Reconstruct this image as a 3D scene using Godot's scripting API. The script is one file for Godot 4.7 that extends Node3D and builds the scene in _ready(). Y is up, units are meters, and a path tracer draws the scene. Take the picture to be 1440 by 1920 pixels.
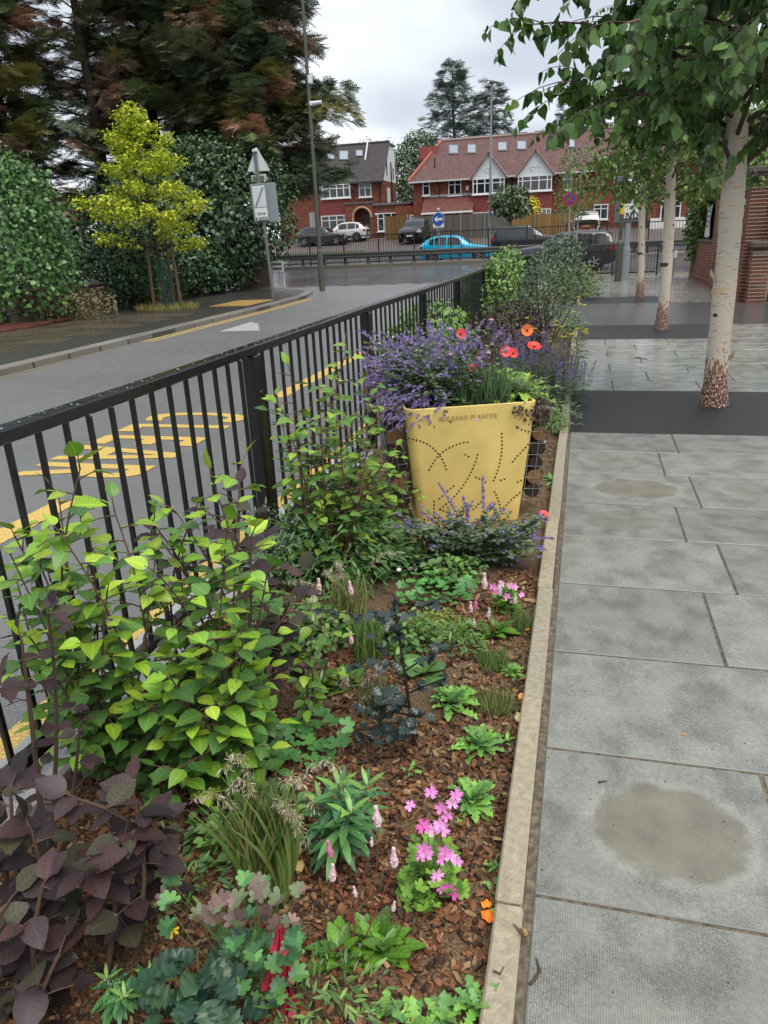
extends Node3D
# A street corner after rain: a planted verge with a yellow planter beside a flagged footway, a side road, houses beyond a main road.
# ---------------------------------------------------------------- camera geometry
const FOCAL := 1385.0
const PITCH := 20.25
const ROLL := 2.6
const EYE := Vector3(0, 1.6, 0)
const TURN := 15.3            # the footway runs 15.3 degrees to the right of the view
var c_fwd: Vector3
var c_right: Vector3
var c_up: Vector3
var along: Vector3            # unit vector along the footway (away)
var across: Vector3           # unit vector to its right
var rng := RandomNumberGenerator.new()
var counts := {}
var mats := {}
var texs := {}
var meshes := {}

func _ready():
	setup_view()
	setup_light()
	build_ground()
	build_left_side()
	build_main_road()
	build_houses()
	build_trees()
	build_footway_trees()
	build_wall()
	build_street_furniture()
	build_rail()
	build_planter()
	build_shrubs()
	build_bed_plants()
	build_details()

func setup_view():
	var p := deg_to_rad(PITCH)
	var r := deg_to_rad(ROLL)
	c_fwd = Vector3(0, -sin(p), -cos(p))
	var up0 := Vector3.RIGHT.cross(c_fwd)
	c_right = (Vector3.RIGHT * cos(r) - up0 * sin(r)).normalized()
	c_up = c_right.cross(c_fwd).normalized()
	along = Vector3(sin(deg_to_rad(TURN)), 0, -cos(deg_to_rad(TURN)))
	across = Vector3(cos(deg_to_rad(TURN)), 0, sin(deg_to_rad(TURN)))
	var cam := Camera3D.new()
	cam.name = "camera"
	cam.fov = rad_to_deg(2.0 * atan(960.0 / FOCAL))
	cam.near = 0.05
	cam.far = 900.0
	cam.transform = Transform3D(Basis(c_right, c_up, -c_fwd), EYE)
	add_child(cam)
	cam.current = true

func setup_light():
	var env := Environment.new()
	env.background_mode = Environment.BG_SKY
	var sky := Sky.new()
	var pano := PanoramaSkyMaterial.new()
	pano.panorama = ImageTexture.create_from_image(sky_image())
	sky.sky_material = pano
	env.sky = sky
	env.background_energy_multiplier = 1.0
	env.tonemap_mode = Environment.TONE_MAPPER_LINEAR
	env.tonemap_exposure = 1.8
	env.sdfgi_enabled = true
	env.ssao_enabled = true
	env.ssil_enabled = true
	var we := WorldEnvironment.new()
	we.name = "environment"
	we.environment = env
	add_child(we)
	var sun := DirectionalLight3D.new()
	sun.name = "sun"
	sun.light_energy = 0.5
	sun.light_color = Color(1.0, 0.97, 0.93)
	sun.light_angular_distance = 40.0
	sun.shadow_enabled = true
	sun.look_at_from_position(Vector3.ZERO, Vector3(-0.25, -1.0, -0.45))
	add_child(sun)

func sky_image() -> Image:
	# rain cloud: an even white-grey cover with soft darker banks
	var w := 1024
	var h := 512
	var n1 := FastNoiseLite.new()
	n1.seed = 7
	n1.noise_type = FastNoiseLite.TYPE_SIMPLEX_SMOOTH
	n1.frequency = 1.5
	n1.fractal_octaves = 5
	n1.fractal_gain = 0.5
	var im := Image.create(w, h, false, Image.FORMAT_RGBF)
	for y in h:
		var el := PI * (0.5 - (y + 0.5) / h)
		for x in w:
			var az := TAU * (x + 0.5) / w
			var d := Vector3(cos(el) * sin(az), sin(el), cos(el) * cos(az))
			var q := d / (absf(d.y) + 0.28)
			var k := n1.get_noise_3d(q.x * 0.75, d.y * 0.9, q.z * 0.75)
			k = clampf(0.5 + k * 1.5, 0.0, 1.0)
			k = k * k * (3.0 - 2.0 * k)
			var c := Color(0.37, 0.41, 0.465).lerp(Color(0.555, 0.585, 0.62), k)
			if el < 0.0:
				c = Color(0.22, 0.22, 0.21)
			im.set_pixel(x, y, c)
	return im

# ---------------------------------------------------------------- places
func W(s: float, t: float, y := 0.0) -> Vector3:
	return along * s + across * t + Vector3.UP * y

func ray(px: float, py: float) -> Vector3:
	return (c_fwd * FOCAL + c_right * (px - 720.0) - c_up * (py - 960.0)).normalized()

func G(px: float, py: float, h := 0.0) -> Vector3:      # where the line of sight meets the level h
	var d := ray(px, py)
	return EYE + d * ((h - EYE.y) / d.y)

func D(px: float, py: float, like: Vector3) -> Vector3:  # the line of sight at the distance of a known place
	var d := ray(px, py)
	return EYE + d * ((like.z) / d.z)

func F(px: float, py: float, s0: float) -> Vector3:      # where the line of sight meets the upright plane s = s0; gives (t, y, 0)
	var d := ray(px, py)
	var p := EYE + d * ((s0 - EYE.dot(along)) / d.dot(along))
	return Vector3(p.dot(across), p.y, 0)

func road_rise(s: float) -> float:                       # the land climbs beyond the junction
	var k := [[-60.0, 0.0], [30.0, 0.0], [36.0, 0.06], [40.5, 0.36], [46.0, 0.28], [50.0, 0.42], [58.0, 1.2], [64.0, 1.72], [90.0, 2.2], [400.0, 4.0]]
	for i in k.size() - 1:
		if s <= k[i + 1][0]:
			return lerpf(k[i][1], k[i + 1][1], clampf((s - k[i][0]) / (k[i + 1][0] - k[i][0]), 0.0, 1.0))
	return 4.0

func frame_at(p: Vector3) -> Transform3D:                # x to the right across the footway, z back towards the camera
	return Transform3D(Basis(across, Vector3.UP, -along), p)

# ---------------------------------------------------------------- scene objects
func numbered(called: String) -> String:
	var k: int = counts.get(called, 0)
	counts[called] = k + 1
	return called if k == 0 else "%s_%03d" % [called, k]

func thing(called: String, label: String, category: String, xf := Transform3D(), group := "") -> Node3D:
	var o := Node3D.new()
	o.name = numbered(called)
	add_child(o)
	o.transform = xf
	o.set_meta("label", label)
	o.set_meta("category", category)
	if group != "":
		o.set_meta("group", group)
	return o

func structure(called: String, mesh: Mesh, m: Material) -> MeshInstance3D:
	var o := MeshInstance3D.new()
	o.name = numbered(called)
	o.mesh = mesh
	o.material_override = null
	o.set_surface_override_material(0, m)
	add_child(o)
	o.set_meta("kind", "structure")
	return o

func part(parent: Node3D, called: String, mesh: Mesh, m: Material, xf := Transform3D()) -> MeshInstance3D:
	var o := MeshInstance3D.new()
	var key := str(parent.get_instance_id()) + called
	var k: int = counts.get(key, 0)
	counts[key] = k + 1
	o.name = called if k == 0 else "%s_%03d" % [called, k]
	o.mesh = mesh
	o.set_surface_override_material(0, m)
	o.transform = xf
	parent.add_child(o)
	return o

func many(parent: Node3D, called: String, mesh: Mesh, m: Material, xfs: Array, cols: Array = []) -> MultiMeshInstance3D:
	var mm := MultiMesh.new()
	mm.transform_format = MultiMesh.TRANSFORM_3D
	mm.use_colors = cols.size() > 0
	mm.mesh = mesh
	mm.instance_count = xfs.size()
	for i in xfs.size():
		mm.set_instance_transform(i, xfs[i])
		if cols.size() > 0:
			mm.set_instance_color(i, cols[i])
	var o := MultiMeshInstance3D.new()
	var key := str(parent.get_instance_id()) + called
	var k: int = counts.get(key, 0)
	counts[key] = k + 1
	o.name = called if k == 0 else "%s_%03d" % [called, k]
	o.multimesh = mm
	o.material_override = m
	parent.add_child(o)
	o.set_meta("kind", "stuff")
	return o

# ---------------------------------------------------------------- materials
func lin(r: float, g: float, b: float) -> Color:
	return Color(r, g, b).linear_to_srgb()

func mat(r: float, g: float, b: float, rough := 0.7, metal := 0.0, extra := {}) -> StandardMaterial3D:
	var key := "%f %f %f %f %f %s" % [r, g, b, rough, metal, str(extra)]
	if mats.has(key):
		return mats[key]
	var m := StandardMaterial3D.new()
	m.albedo_color = lin(r, g, b)
	m.roughness = rough
	m.metallic = metal
	for k in extra:
		m.set(k, extra[k])
	mats[key] = m
	return m

func ntex(seed_: int, freq: float, dark: float, light: float, octaves := 4, size := 512, kind := FastNoiseLite.TYPE_SIMPLEX_SMOOTH, tint := Color(1, 1, 1), steep := 0.0) -> NoiseTexture2D:
	var key := "n%d %f %f %f %d %d %d %s %f" % [seed_, freq, dark, light, octaves, size, kind, tint, steep]
	if texs.has(key):
		return texs[key]
	var n := FastNoiseLite.new()
	n.seed = seed_
	n.noise_type = kind
	n.frequency = freq
	n.fractal_octaves = octaves
	var t := NoiseTexture2D.new()
	t.width = size
	t.height = size
	t.seamless = true
	t.noise = n
	var gr := Gradient.new()
	gr.offsets = PackedFloat32Array([steep, 1.0 - steep])
	gr.colors = PackedColorArray([Color(dark, dark, dark) * tint, Color(light, light, light)])
	t.color_ramp = gr
	texs[key] = t
	return t

func nrm(seed_: int, freq: float, strength: float, octaves := 4, size := 512) -> NoiseTexture2D:
	var key := "b%d %f %f %d" % [seed_, freq, strength, octaves]
	if texs.has(key):
		return texs[key]
	var n := FastNoiseLite.new()
	n.seed = seed_
	n.frequency = freq
	n.fractal_octaves = octaves
	var t := NoiseTexture2D.new()
	t.width = size
	t.height = size
	t.seamless = true
	t.noise = n
	t.as_normal_map = true
	t.bump_strength = strength
	texs[key] = t
	return t

func grained(r: float, g: float, b: float, rough: float, tex: Texture2D, scale: float, bump: Texture2D = null, bscale := 1.0, rtex: Texture2D = null) -> StandardMaterial3D:
	var m := StandardMaterial3D.new()
	m.albedo_color = lin(r, g, b)
	m.roughness = rough
	m.albedo_texture = tex
	m.uv1_triplanar = true
	m.uv1_world_triplanar = true
	m.uv1_scale = Vector3.ONE * scale
	if bump:
		m.normal_enabled = true
		m.normal_texture = bump
		m.normal_scale = bscale
	if rtex:
		m.roughness_texture = rtex
	return m

# ---------------------------------------------------------------- meshes
class MB:
	var v := PackedVector3Array()
	var n := PackedVector3Array()
	var c := PackedColorArray()
	var u := PackedVector2Array()
	var ix := PackedInt32Array()
	var col := Color(1, 1, 1)
	func vert(p: Vector3, nn: Vector3, uv := Vector2.ZERO) -> int:
		v.append(p)
		n.append(nn)
		u.append(uv)
		c.append(col)
		return v.size() - 1
	func tri(a: int, b: int, d: int) -> void:            # counter-clockwise as seen from outside
		ix.append(a)
		ix.append(d)
		ix.append(b)
	func poly(pts: Array, nn := Vector3.ZERO, uvs: Array = []) -> void:   # flat convex polygon, counter-clockwise, or turned to face nn
		var k: Vector3 = (pts[1] - pts[0]).cross(pts[2] - pts[0])
		if k.length() < 1e-12 and pts.size() > 3:
			k = (pts[2] - pts[0]).cross(pts[3] - pts[0])
		k = k.normalized()
		var rev := nn != Vector3.ZERO and k.dot(nn) < 0.0
		if rev:
			k = -k
		var s := v.size()
		for i in pts.size():
			vert(pts[i], k, uvs[i] if uvs.size() else Vector2.ZERO)
		for i in range(1, pts.size() - 1):
			if rev:
				tri(s, s + i + 1, s + i)
			else:
				tri(s, s + i, s + i + 1)
	func box(xf: Transform3D, size: Vector3) -> void:
		var h := size * 0.5
		for ax in 3:
			var bx := (ax + 1) % 3
			var cx := (ax + 2) % 3
			for sg in [-1.0, 1.0]:
				var pts := []
				for q in [[-1, -1], [1, -1], [1, 1], [-1, 1]]:
					var p := Vector3.ZERO
					p[ax] = h[ax] * sg
					p[bx] = h[bx] * q[0]
					p[cx] = h[cx] * q[1]
					pts.append(xf * p)
				var nn := Vector3.ZERO
				nn[ax] = sg
				poly(pts, xf.basis * nn, [Vector2(0, 0), Vector2(1, 0), Vector2(1, 1), Vector2(0, 1)])
	func cbox(xf: Transform3D, size: Vector3, ch: float) -> void:        # chamfered box
		var h := size * 0.5
		var face := func(sx, ax):
			var p := Vector3(h.x * sx[0], h.y * sx[1], h.z * sx[2])
			for k in 3:
				if k != ax:
					p[k] -= ch * sx[k]
			return xf * p
		var ctr := xf.origin
		for ax in 3:
			var bx := (ax + 1) % 3
			var cx := (ax + 2) % 3
			for sg in [-1, 1]:
				var pts := []
				var uvs := []
				for q in [[-1, -1], [1, -1], [1, 1], [-1, 1]]:
					var sx := [0, 0, 0]
					sx[ax] = sg
					sx[bx] = q[0]
					sx[cx] = q[1]
					pts.append(face.call(sx, ax))
					uvs.append(Vector2(0.5 + 0.5 * sx[0], 0.5 + 0.5 * sx[2]))
				var nn := Vector3.ZERO
				nn[ax] = sg
				poly(pts, xf.basis * nn, uvs)
			for s1 in [-1, 1]:
				for s2 in [-1, 1]:
					var a := [0, 0, 0]
					a[bx] = s1
					a[cx] = s2
					var b := a.duplicate()
					a[ax] = -1
					b[ax] = 1
					var nn2 := Vector3.ZERO
					nn2[bx] = s1
					nn2[cx] = s2
					poly([face.call(a, bx), face.call(b, bx), face.call(b, cx), face.call(a, cx)], xf.basis * nn2)
		for s1 in [-1, 1]:
			for s2 in [-1, 1]:
				for s3 in [-1, 1]:
					var sx := [s1, s2, s3]
					poly([face.call(sx, 0), face.call(sx, 1), face.call(sx, 2)], xf.basis * Vector3(s1, s2, s3))
	func tube(pts: Array, radii: Array, sides := 6, cap := true) -> void:
		var prev := Vector3.ZERO
		var rings := []
		var L := 0.0
		for i in pts.size():
			var t: Vector3 = (pts[mini(i + 1, pts.size() - 1)] - pts[maxi(i - 1, 0)]).normalized()
			if prev == Vector3.ZERO:
				prev = t.cross(Vector3.UP if absf(t.y) < 0.9 else Vector3.RIGHT).normalized()
			var x: Vector3 = (prev - t * prev.dot(t)).normalized()
			prev = x
			var y := t.cross(x)
			if i > 0:
				L += pts[i].distance_to(pts[i - 1])
			var r: float = radii[i] if i < radii.size() else radii[-1]
			var s := v.size()
			for k in sides + 1:
				var a := TAU * k / sides
				var nn := x * cos(a) + y * sin(a)
				vert(pts[i] + nn * r, nn, Vector2(float(k) / sides, L))
			rings.append(s)
		for i in rings.size() - 1:
			for k in sides:
				var a: int = rings[i] + k
				var b: int = rings[i + 1] + k
				tri(a, a + 1, b + 1)
				tri(a, b + 1, b)
		if cap:
			for e in [0, rings.size() - 1]:
				var ring := []
				for k in sides:
					ring.append(v[rings[e] + k])
				poly(ring, (pts[0] - pts[1]) if e == 0 else (pts[-1] - pts[-2]))
	func bar(a: Vector3, b: Vector3, w: float, d: float, side := Vector3.RIGHT) -> void:   # a straight square bar
		var t := (b - a).normalized()
		var x := (side - t * side.dot(t)).normalized()
		box(Transform3D(Basis(x, t, x.cross(t)), (a + b) * 0.5), Vector3(w, a.distance_to(b), d))
	func lathe(xf: Transform3D, prof: Array, sides := 16) -> void:       # profile of (radius, height), bottom to top
		var s := v.size()
		for i in prof.size():
			var a: Vector2 = prof[maxi(i - 1, 0)]
			var b: Vector2 = prof[mini(i + 1, prof.size() - 1)]
			var t := (b - a).normalized()
			for k in sides + 1:
				var an := TAU * k / sides
				var o := Vector3(cos(an), 0, -sin(an))
				vert(xf * (o * prof[i].x + Vector3.UP * prof[i].y), (xf.basis * (o * t.y - Vector3.UP * t.x)).normalized(), Vector2(float(k) / sides, float(i) / (prof.size() - 1)))
		for i in prof.size() - 1:
			for k in sides:
				var p := s + i * (sides + 1) + k
				var q := p + sides + 1
				tri(p, p + 1, q + 1)
				tri(p, q + 1, q)
	func grid(pts: Array, nx: int, uvs: Array = [], cols: Array = []) -> void:   # rows of nx points, smooth; faces towards du x dv
		var s := v.size()
		var ny := pts.size() / nx
		for j in ny:
			for i in nx:
				var du: Vector3 = pts[j * nx + mini(i + 1, nx - 1)] - pts[j * nx + maxi(i - 1, 0)]
				var dv: Vector3 = pts[mini(j + 1, ny - 1) * nx + i] - pts[maxi(j - 1, 0) * nx + i]
				if cols.size():
					col = cols[j * nx + i]
				vert(pts[j * nx + i], du.cross(dv).normalized(), uvs[j * nx + i] if uvs.size() else Vector2(float(i) / (nx - 1), float(j) / (ny - 1)))
		for j in ny - 1:
			for i in nx - 1:
				var a := s + j * nx + i
				tri(a, a + 1, a + nx + 1)
				tri(a, a + nx + 1, a + nx)
	func prism(outline: Array, xf: Transform3D, depth: float) -> void:   # a flat outline (Vector2, any simple polygon) given thickness along its z
		var p2 := PackedVector2Array(outline)
		if Geometry2D.is_polygon_clockwise(p2):
			p2.reverse()
		var tr := Geometry2D.triangulate_polygon(p2)
		for sg in [0.0, 1.0]:
			var s := v.size()
			for p in p2:
				vert(xf * Vector3(p.x, p.y, depth * sg), (xf.basis * Vector3(0, 0, 1.0 if sg > 0 else -1.0)).normalized(), p)
			for i in range(0, tr.size(), 3):
				var a := s + tr[i]
				var b := s + tr[i + 1]
				var d := s + tr[i + 2]
				var k := (v[b] - v[a]).cross(v[d] - v[a]).dot(n[a])
				if k > 0:
					tri(a, b, d)
				else:
					tri(a, d, b)
		for i in p2.size():
			var a := p2[i]
			var b := p2[(i + 1) % p2.size()]
			poly([xf * Vector3(a.x, a.y, 0), xf * Vector3(b.x, b.y, 0), xf * Vector3(b.x, b.y, depth), xf * Vector3(a.x, a.y, depth)])
	func done() -> ArrayMesh:
		var arr := []
		arr.resize(Mesh.ARRAY_MAX)
		arr[Mesh.ARRAY_VERTEX] = v
		arr[Mesh.ARRAY_NORMAL] = n
		arr[Mesh.ARRAY_TEX_UV] = u
		arr[Mesh.ARRAY_COLOR] = c
		arr[Mesh.ARRAY_INDEX] = ix
		var m := ArrayMesh.new()
		m.add_surface_from_arrays(Mesh.PRIMITIVE_TRIANGLES, arr)
		return m

func box_mesh(size: Vector3, ch := 0.0) -> Mesh:
	var key := "box%s %f" % [size, ch]
	if not meshes.has(key):
		var b := MB.new()
		if ch > 0.0:
			b.cbox(Transform3D(), size, ch)
		else:
			b.box(Transform3D(), size)
		meshes[key] = b.done()
	return meshes[key]

func at(p: Vector3, b := Basis()) -> Transform3D:
	return Transform3D(b, p)

func R(a: float, b: float) -> float:
	return rng.randf_range(a, b)

func towards(z: Vector3, up := Vector3.UP) -> Basis:      # a basis whose z runs along the given direction and whose y leans up
	z = z.normalized()
	var x := up.cross(z)
	if x.length() < 0.01:
		x = Vector3.RIGHT.cross(z)
	x = x.normalized()
	return Basis(x, z.cross(x), z)

func lettering(text: String, height: float, depth: float) -> TextMesh:
	var t := TextMesh.new()
	t.text = text
	var f := SystemFont.new()
	f.font_names = PackedStringArray(["Droid Sans"])
	f.font_weight = 700
	t.font = f
	t.font_size = 64
	t.pixel_size = height / 46.0
	t.depth = depth
	t.curve_step = 2.0
	return t
# ================================================================ the ground
func sheet(s0: float, s1: float, t0: float, t1: float, ns: int, nt: int, lift: float, wave: FastNoiseLite = null, amount := 0.0, uvs := 1.0, uvt := 1.0) -> ArrayMesh:
	var b := MB.new()
	var pts := []
	var uv := []
	var cols := []
	for j in ns + 1:
		for i in nt + 1:
			var s := lerpf(s0, s1, float(j) / ns)
			var t := lerpf(t0, t1, float(i) / nt)
			pts.append(W(s, t, road_rise(s) + lift))
			uv.append(Vector2(t * uvt, s * uvs))
			var k := 1.0
			if wave:
				k = 1.0 + amount * wave.get_noise_2d(s * 10.0, t * 10.0)
			cols.append(Color(k, k, k))
	b.grid(pts, nt + 1, uv, cols)
	return b.done()

func wave(seed_: int, freq: float) -> FastNoiseLite:
	var n := FastNoiseLite.new()
	n.seed = seed_
	n.frequency = freq
	n.fractal_octaves = 4
	return n

func flat_shape(pts: Array) -> ArrayMesh:                 # a flat marking laid on the ground; pts are places in the world
	var b := MB.new()
	var p2 := PackedVector2Array()
	for p in pts:
		p2.append(Vector2(p.x, p.z))
	var tr := Geometry2D.triangulate_polygon(p2)
	for p in pts:
		b.vert(p, Vector3.UP, Vector2(p.x, p.z))
	for i in range(0, tr.size(), 3):
		var a: Vector3 = pts[tr[i]]
		if (pts[tr[i + 1]] - a).cross(pts[tr[i + 2]] - a).y > 0:
			b.tri(tr[i], tr[i + 1], tr[i + 2])
		else:
			b.tri(tr[i], tr[i + 2], tr[i + 1])
	return b.done()

func strip(line: Array, width: float, y: float) -> ArrayMesh:  # a painted line along (s, t) points
	var b := MB.new()
	var pts := []
	for i in line.size():
		var p: Vector2 = line[i]
		var d: Vector2 = (line[mini(i + 1, line.size() - 1)] - line[maxi(i - 1, 0)]).normalized()
		var o := Vector2(-d.y, d.x) * width * 0.5
		pts.append(W(p.x + o.x, p.y + o.y, road_rise(p.x) + y))
		pts.append(W(p.x - o.x, p.y - o.y, road_rise(p.x) + y))
	var cr: float = (pts[1] - pts[0]).cross(pts[2] - pts[0]).y
	if cr < 0:
		for i in range(0, pts.size(), 2):
			var q = pts[i]
			pts[i] = pts[i + 1]
			pts[i + 1] = q
	b.grid(pts, 2)
	return b.done()

func slab_texture(seed_: int, stain: float) -> ImageTexture:
	# a dried puddle with a silty middle and a pale rim, speckled like pressed concrete
	var key := "slab%d" % seed_
	if texs.has(key):
		return texs[key]
	var n := wave(seed_, 0.012)
	var f := wave(seed_ + 50, 0.12)
	var im := Image.create(256, 256, false, Image.FORMAT_RGB8)
	for y in 256:
		for x in 256:
			var u := (x - 118.0 - (seed_ % 5) * 8.0) / 95.0
			var w := (y - 128.0 + (seed_ % 3) * 9.0) / 88.0
			var a := n.get_noise_2d(x, y)
			var e := sqrt(u * u + w * w) + a * 0.16
			var base := Vector3(0.80, 0.815, 0.79) * (1.0 + 0.10 * a + 0.10 * f.get_noise_2d(x, y))
			var mud := smoothstep(1.02, 0.80, e) * stain
			var rim := smoothstep(0.84, 0.96, e) * smoothstep(1.12, 0.98, e) * stain
			base = base.lerp(Vector3(0.72, 0.69, 0.61) * (1.0 + 0.12 * a), mud * 0.7)
			base += Vector3(0.06, 0.065, 0.06) * rim
			# scuffed, darker damp patches with a broken edge
			var damp := smoothstep(0.05, 0.42, n.get_noise_2d(x * 1.2 + 300.0, y * 0.8) + 0.9 * f.get_noise_2d(x * 3.0, y * 3.0))
			base *= 1.0 - 0.17 * damp * (1.0 - 0.6 * mud)
			im.set_pixel(x, y, Color(clampf(base.x, 0, 1), clampf(base.y, 0, 1), clampf(base.z, 0, 1)))
	texs[key] = ImageTexture.create_from_image(im)
	return texs[key]

func dimple_map() -> ImageTexture:
	# the fine dot pattern pressed into the flags
	if texs.has("dimple"):
		return texs["dimple"]
	var im := Image.create(512, 512, false, Image.FORMAT_RGB8)
	for y in 512:
		for x in 512:
			var a := sin((x + y) * TAU / 8.0) * sin((x - y) * TAU / 8.0)
			var h := clampf(0.5 + 0.5 * a, 0.0, 1.0)
			im.set_pixel(x, y, Color(h, h, h))
	im.bump_map_to_normal_map(2.0)
	texs["dimple"] = ImageTexture.create_from_image(im)
	return texs["dimple"]

func slab_material(k: int) -> StandardMaterial3D:
	var key := "slabmat%d" % k
	if mats.has(key):
		return mats[key]
	var m := StandardMaterial3D.new()
	var tone: float = [1.0, 0.93, 1.05, 0.97, 1.02, 0.9][k % 6]
	m.albedo_color = lin(0.42 * tone, 0.42 * tone, 0.405 * tone)
	m.albedo_texture = slab_texture(k + 3, [1.0, 0.15, 0.0, 0.55, 0.3, 0.0][k % 6])
	m.roughness = [0.62, 0.5, 0.55, 0.46, 0.5, 0.42][k % 6]
	m.roughness_texture = ntex(40 + k % 3, 0.006, 0.55, 1.0, 4, 256)
	m.normal_enabled = true
	m.normal_texture = dimple_map()
	m.normal_scale = 0.8
	mats[key] = m
	return m

func wet_slab_material(k: int) -> StandardMaterial3D:
	var key := "wetslab%d" % k
	if mats.has(key):
		return mats[key]
	var m := StandardMaterial3D.new()
	var tone: float = [1.0, 0.92, 1.06, 0.97][k % 4]
	m.albedo_color = lin(0.50 * tone, 0.505 * tone, 0.49 * tone)
	m.albedo_texture = slab_texture(k + 10, 0.0)
	m.roughness = 0.27
	m.roughness_texture = ntex(43 + k % 2, 0.008, 0.35, 1.0, 4, 256)
	mats[key] = m
	return m

func build_ground():
	# --- earth under and behind everything
	var earth := grained(0.10, 0.095, 0.055, 0.95, ntex(3, 0.02, 0.45, 1.0), 0.2)
	structure("ground", sheet(-60, 400, -220, 220, 46, 44, -0.32), earth)
	# --- side road
	var tar := StandardMaterial3D.new()
	tar.vertex_color_use_as_albedo = true
	tar.albedo_color = lin(0.42, 0.425, 0.43)
	tar.albedo_texture = ntex(11, 0.16, 0.30, 1.0, 3, 1024, FastNoiseLite.TYPE_SIMPLEX, Color(1, 1, 1), 0.12)
	tar.uv1_scale = Vector3(0.8, 0.8, 1)
	tar.roughness = 0.46
	tar.roughness_texture = ntex(12, 0.01, 0.62, 1.0, 4, 512)
	tar.normal_enabled = true
	tar.normal_texture = nrm(13, 0.15, 3.0, 3, 1024)
	tar.normal_scale = 0.7
	structure("side_road", sheet(-14, 29.6, -19, 6, 110, 62, -0.1, wave(5, 0.035), 0.22), tar)
	# --- paint on the side road
	var yellow := grained(0.84, 0.62, 0.19, 0.5, ntex(21, 0.06, 0.8, 1.0, 5, 512, FastNoiseLite.TYPE_SIMPLEX, Color(0.9, 0.85, 0.7), 0.1), 1.5)
	var white := grained(0.66, 0.66, 0.64, 0.5, ntex(22, 0.06, 0.6, 1.0, 5), 1.5)
	var y1 := -0.096
	structure("yellow_line", strip([Vector2(-6, -2.0), Vector2(6, -1.99), Vector2(13.5, -1.94)], 0.1, y1), yellow)
	structure("yellow_line", strip([Vector2(-4, -3.6), Vector2(4.36, -3.58)], 0.2, y1), yellow)
	structure("yellow_line", strip([Vector2(8.05, -3.45), Vector2(13.6, -3.36)], 0.2, y1), yellow)
	var kerb_line := [Vector2(-6, -8.6), Vector2(9, -8.6), Vector2(14, -8.62), Vector2(20, -8.68), Vector2(23.5, -8.85), Vector2(25.6, -9.35), Vector2(27.4, -10.5), Vector2(28.4, -12.2), Vector2(28.8, -14.5), Vector2(28.9, -19)]
	for off in [0.22, 0.4]:
		var l := []
		for p in [Vector2(13.2, -8.62), Vector2(16, -8.64), Vector2(20, -8.68), Vector2(23.3, -8.82)]:
			l.append(p + Vector2(0, off))
		structure("yellow_line", strip(l, 0.075, y1), yellow)
	structure("yellow_line", strip([Vector2(7, -8.36), Vector2(13.2, -8.4)], 0.06, y1), grained(0.5, 0.4, 0.16, 0.5, ntex(21, 0.06, 0.55, 1.0, 5, 512, FastNoiseLite.TYPE_SIMPLEX, Color(0.9, 0.85, 0.7), 0.1), 1.5))
	var tri := []
	for p in [[410, 622], [470, 604], [484, 607], [487, 620]]:
		var q := G(p[0], p[1], -0.1)
		tri.append(Vector3(q.x, y1, q.z))
	structure("road_arrow_marking", flat_shape(tri), white)
	# the word on the road, read from the road: tops of the letters towards the kerb
	var letters := "CLEAR"
	for i in 5:
		var tm := lettering(letters[i], 0.36, 0.003)
		var o := structure("road_lettering", tm, yellow)
		# letter x runs towards the camera (-along), letter y towards the kerb (+across), flat on the road
		o.transform = Transform3D(Basis(-along * 1.5, across * 3.05, Vector3.UP), W(7.0 - i * 0.48, -3.96, -0.0945))
	# --- footway beside the bed: mortar, flags, tree pits, a tarmac crossing
	var mortar := grained(0.26, 0.21, 0.145, 0.8, ntex(31, 0.03, 0.5, 1.0, 5), 2.0, nrm(32, 0.08, 4.0), 0.8)
	structure("footway_bed", sheet(-3, 30.5, -0.075, 30.0, 60, 30, -0.0065), mortar)
	var foot := Node3D.new()
	foot.name = "footway"
	foot.set_meta("kind", "structure")
	add_child(foot)
	rng.seed = 41
	var rows := [-0.92, -0.32, 0.28, 0.88, 1.48, 2.08, 2.70, 3.345, 3.96, 4.52, 5.15, 5.72, 6.3]
	for j in rows.size() - 1:
		lay_row(foot, rows[j], rows[j + 1], -0.055, 3.4, 0.6 if j % 2 == 0 else 0.75, 0.9, j, false)
	var s := 8.1
	var k := 0
	while s < 12.0:
		lay_row(foot, s, s + 0.575, -0.055, 3.4, 0.35 if k % 2 == 0 else 0.75, 0.88, k + 20, true)
		s += 0.575
		k += 1
	s = 20.05
	while s < 29.0:
		lay_row(foot, s, s + 0.6, -0.055, 3.4 if s < 26.9 else 9.0, 0.35 if k % 2 == 0 else 0.75, 0.88, k + 40, true)
		s += 0.6
		k += 1
	# flags either side of the pits
	for r in [[6.3, 8.1, 2.25], [12.125, 13.92, 2.1], [18.2, 20.05, 1.75]]:
		var q: float = r[0]
		while q < r[1] - 0.3:
			lay_row(foot, q, minf(q + 0.6, r[1]), r[2], 3.4, r[2] + 0.55, 0.88, k, r[0] > 8.0)
			q += 0.6
			k += 1
	var rubber := grained(0.085, 0.086, 0.09, 0.42, ntex(61, 0.09, 0.05, 1.0, 2, 1024, FastNoiseLite.TYPE_CELLULAR), 3.2, nrm(62, 0.09, 9.0, 3, 1024), 1.0)
	for r in [[6.31, 8.09, 2.24], [12.13, 13.91, 2.09], [18.21, 20.04, 1.74]]:
		var b := MB.new()
		b.cbox(frame_at(W((r[0] + r[1]) * 0.5, (r[2] - 0.065) * 0.5, -0.03)), Vector3(r[2] + 0.055, 0.06, r[1] - r[0]), 0.006)
		structure("tree_pit_surface", b.done(), rubber)
	var wet := grained(0.17, 0.175, 0.185, 0.22, ntex(63, 0.05, 0.5, 1.0, 4, 512, FastNoiseLite.TYPE_SIMPLEX), 1.2, nrm(64, 0.1, 3.0), 0.35, ntex(65, 0.008, 0.4, 1.0, 4))
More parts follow.
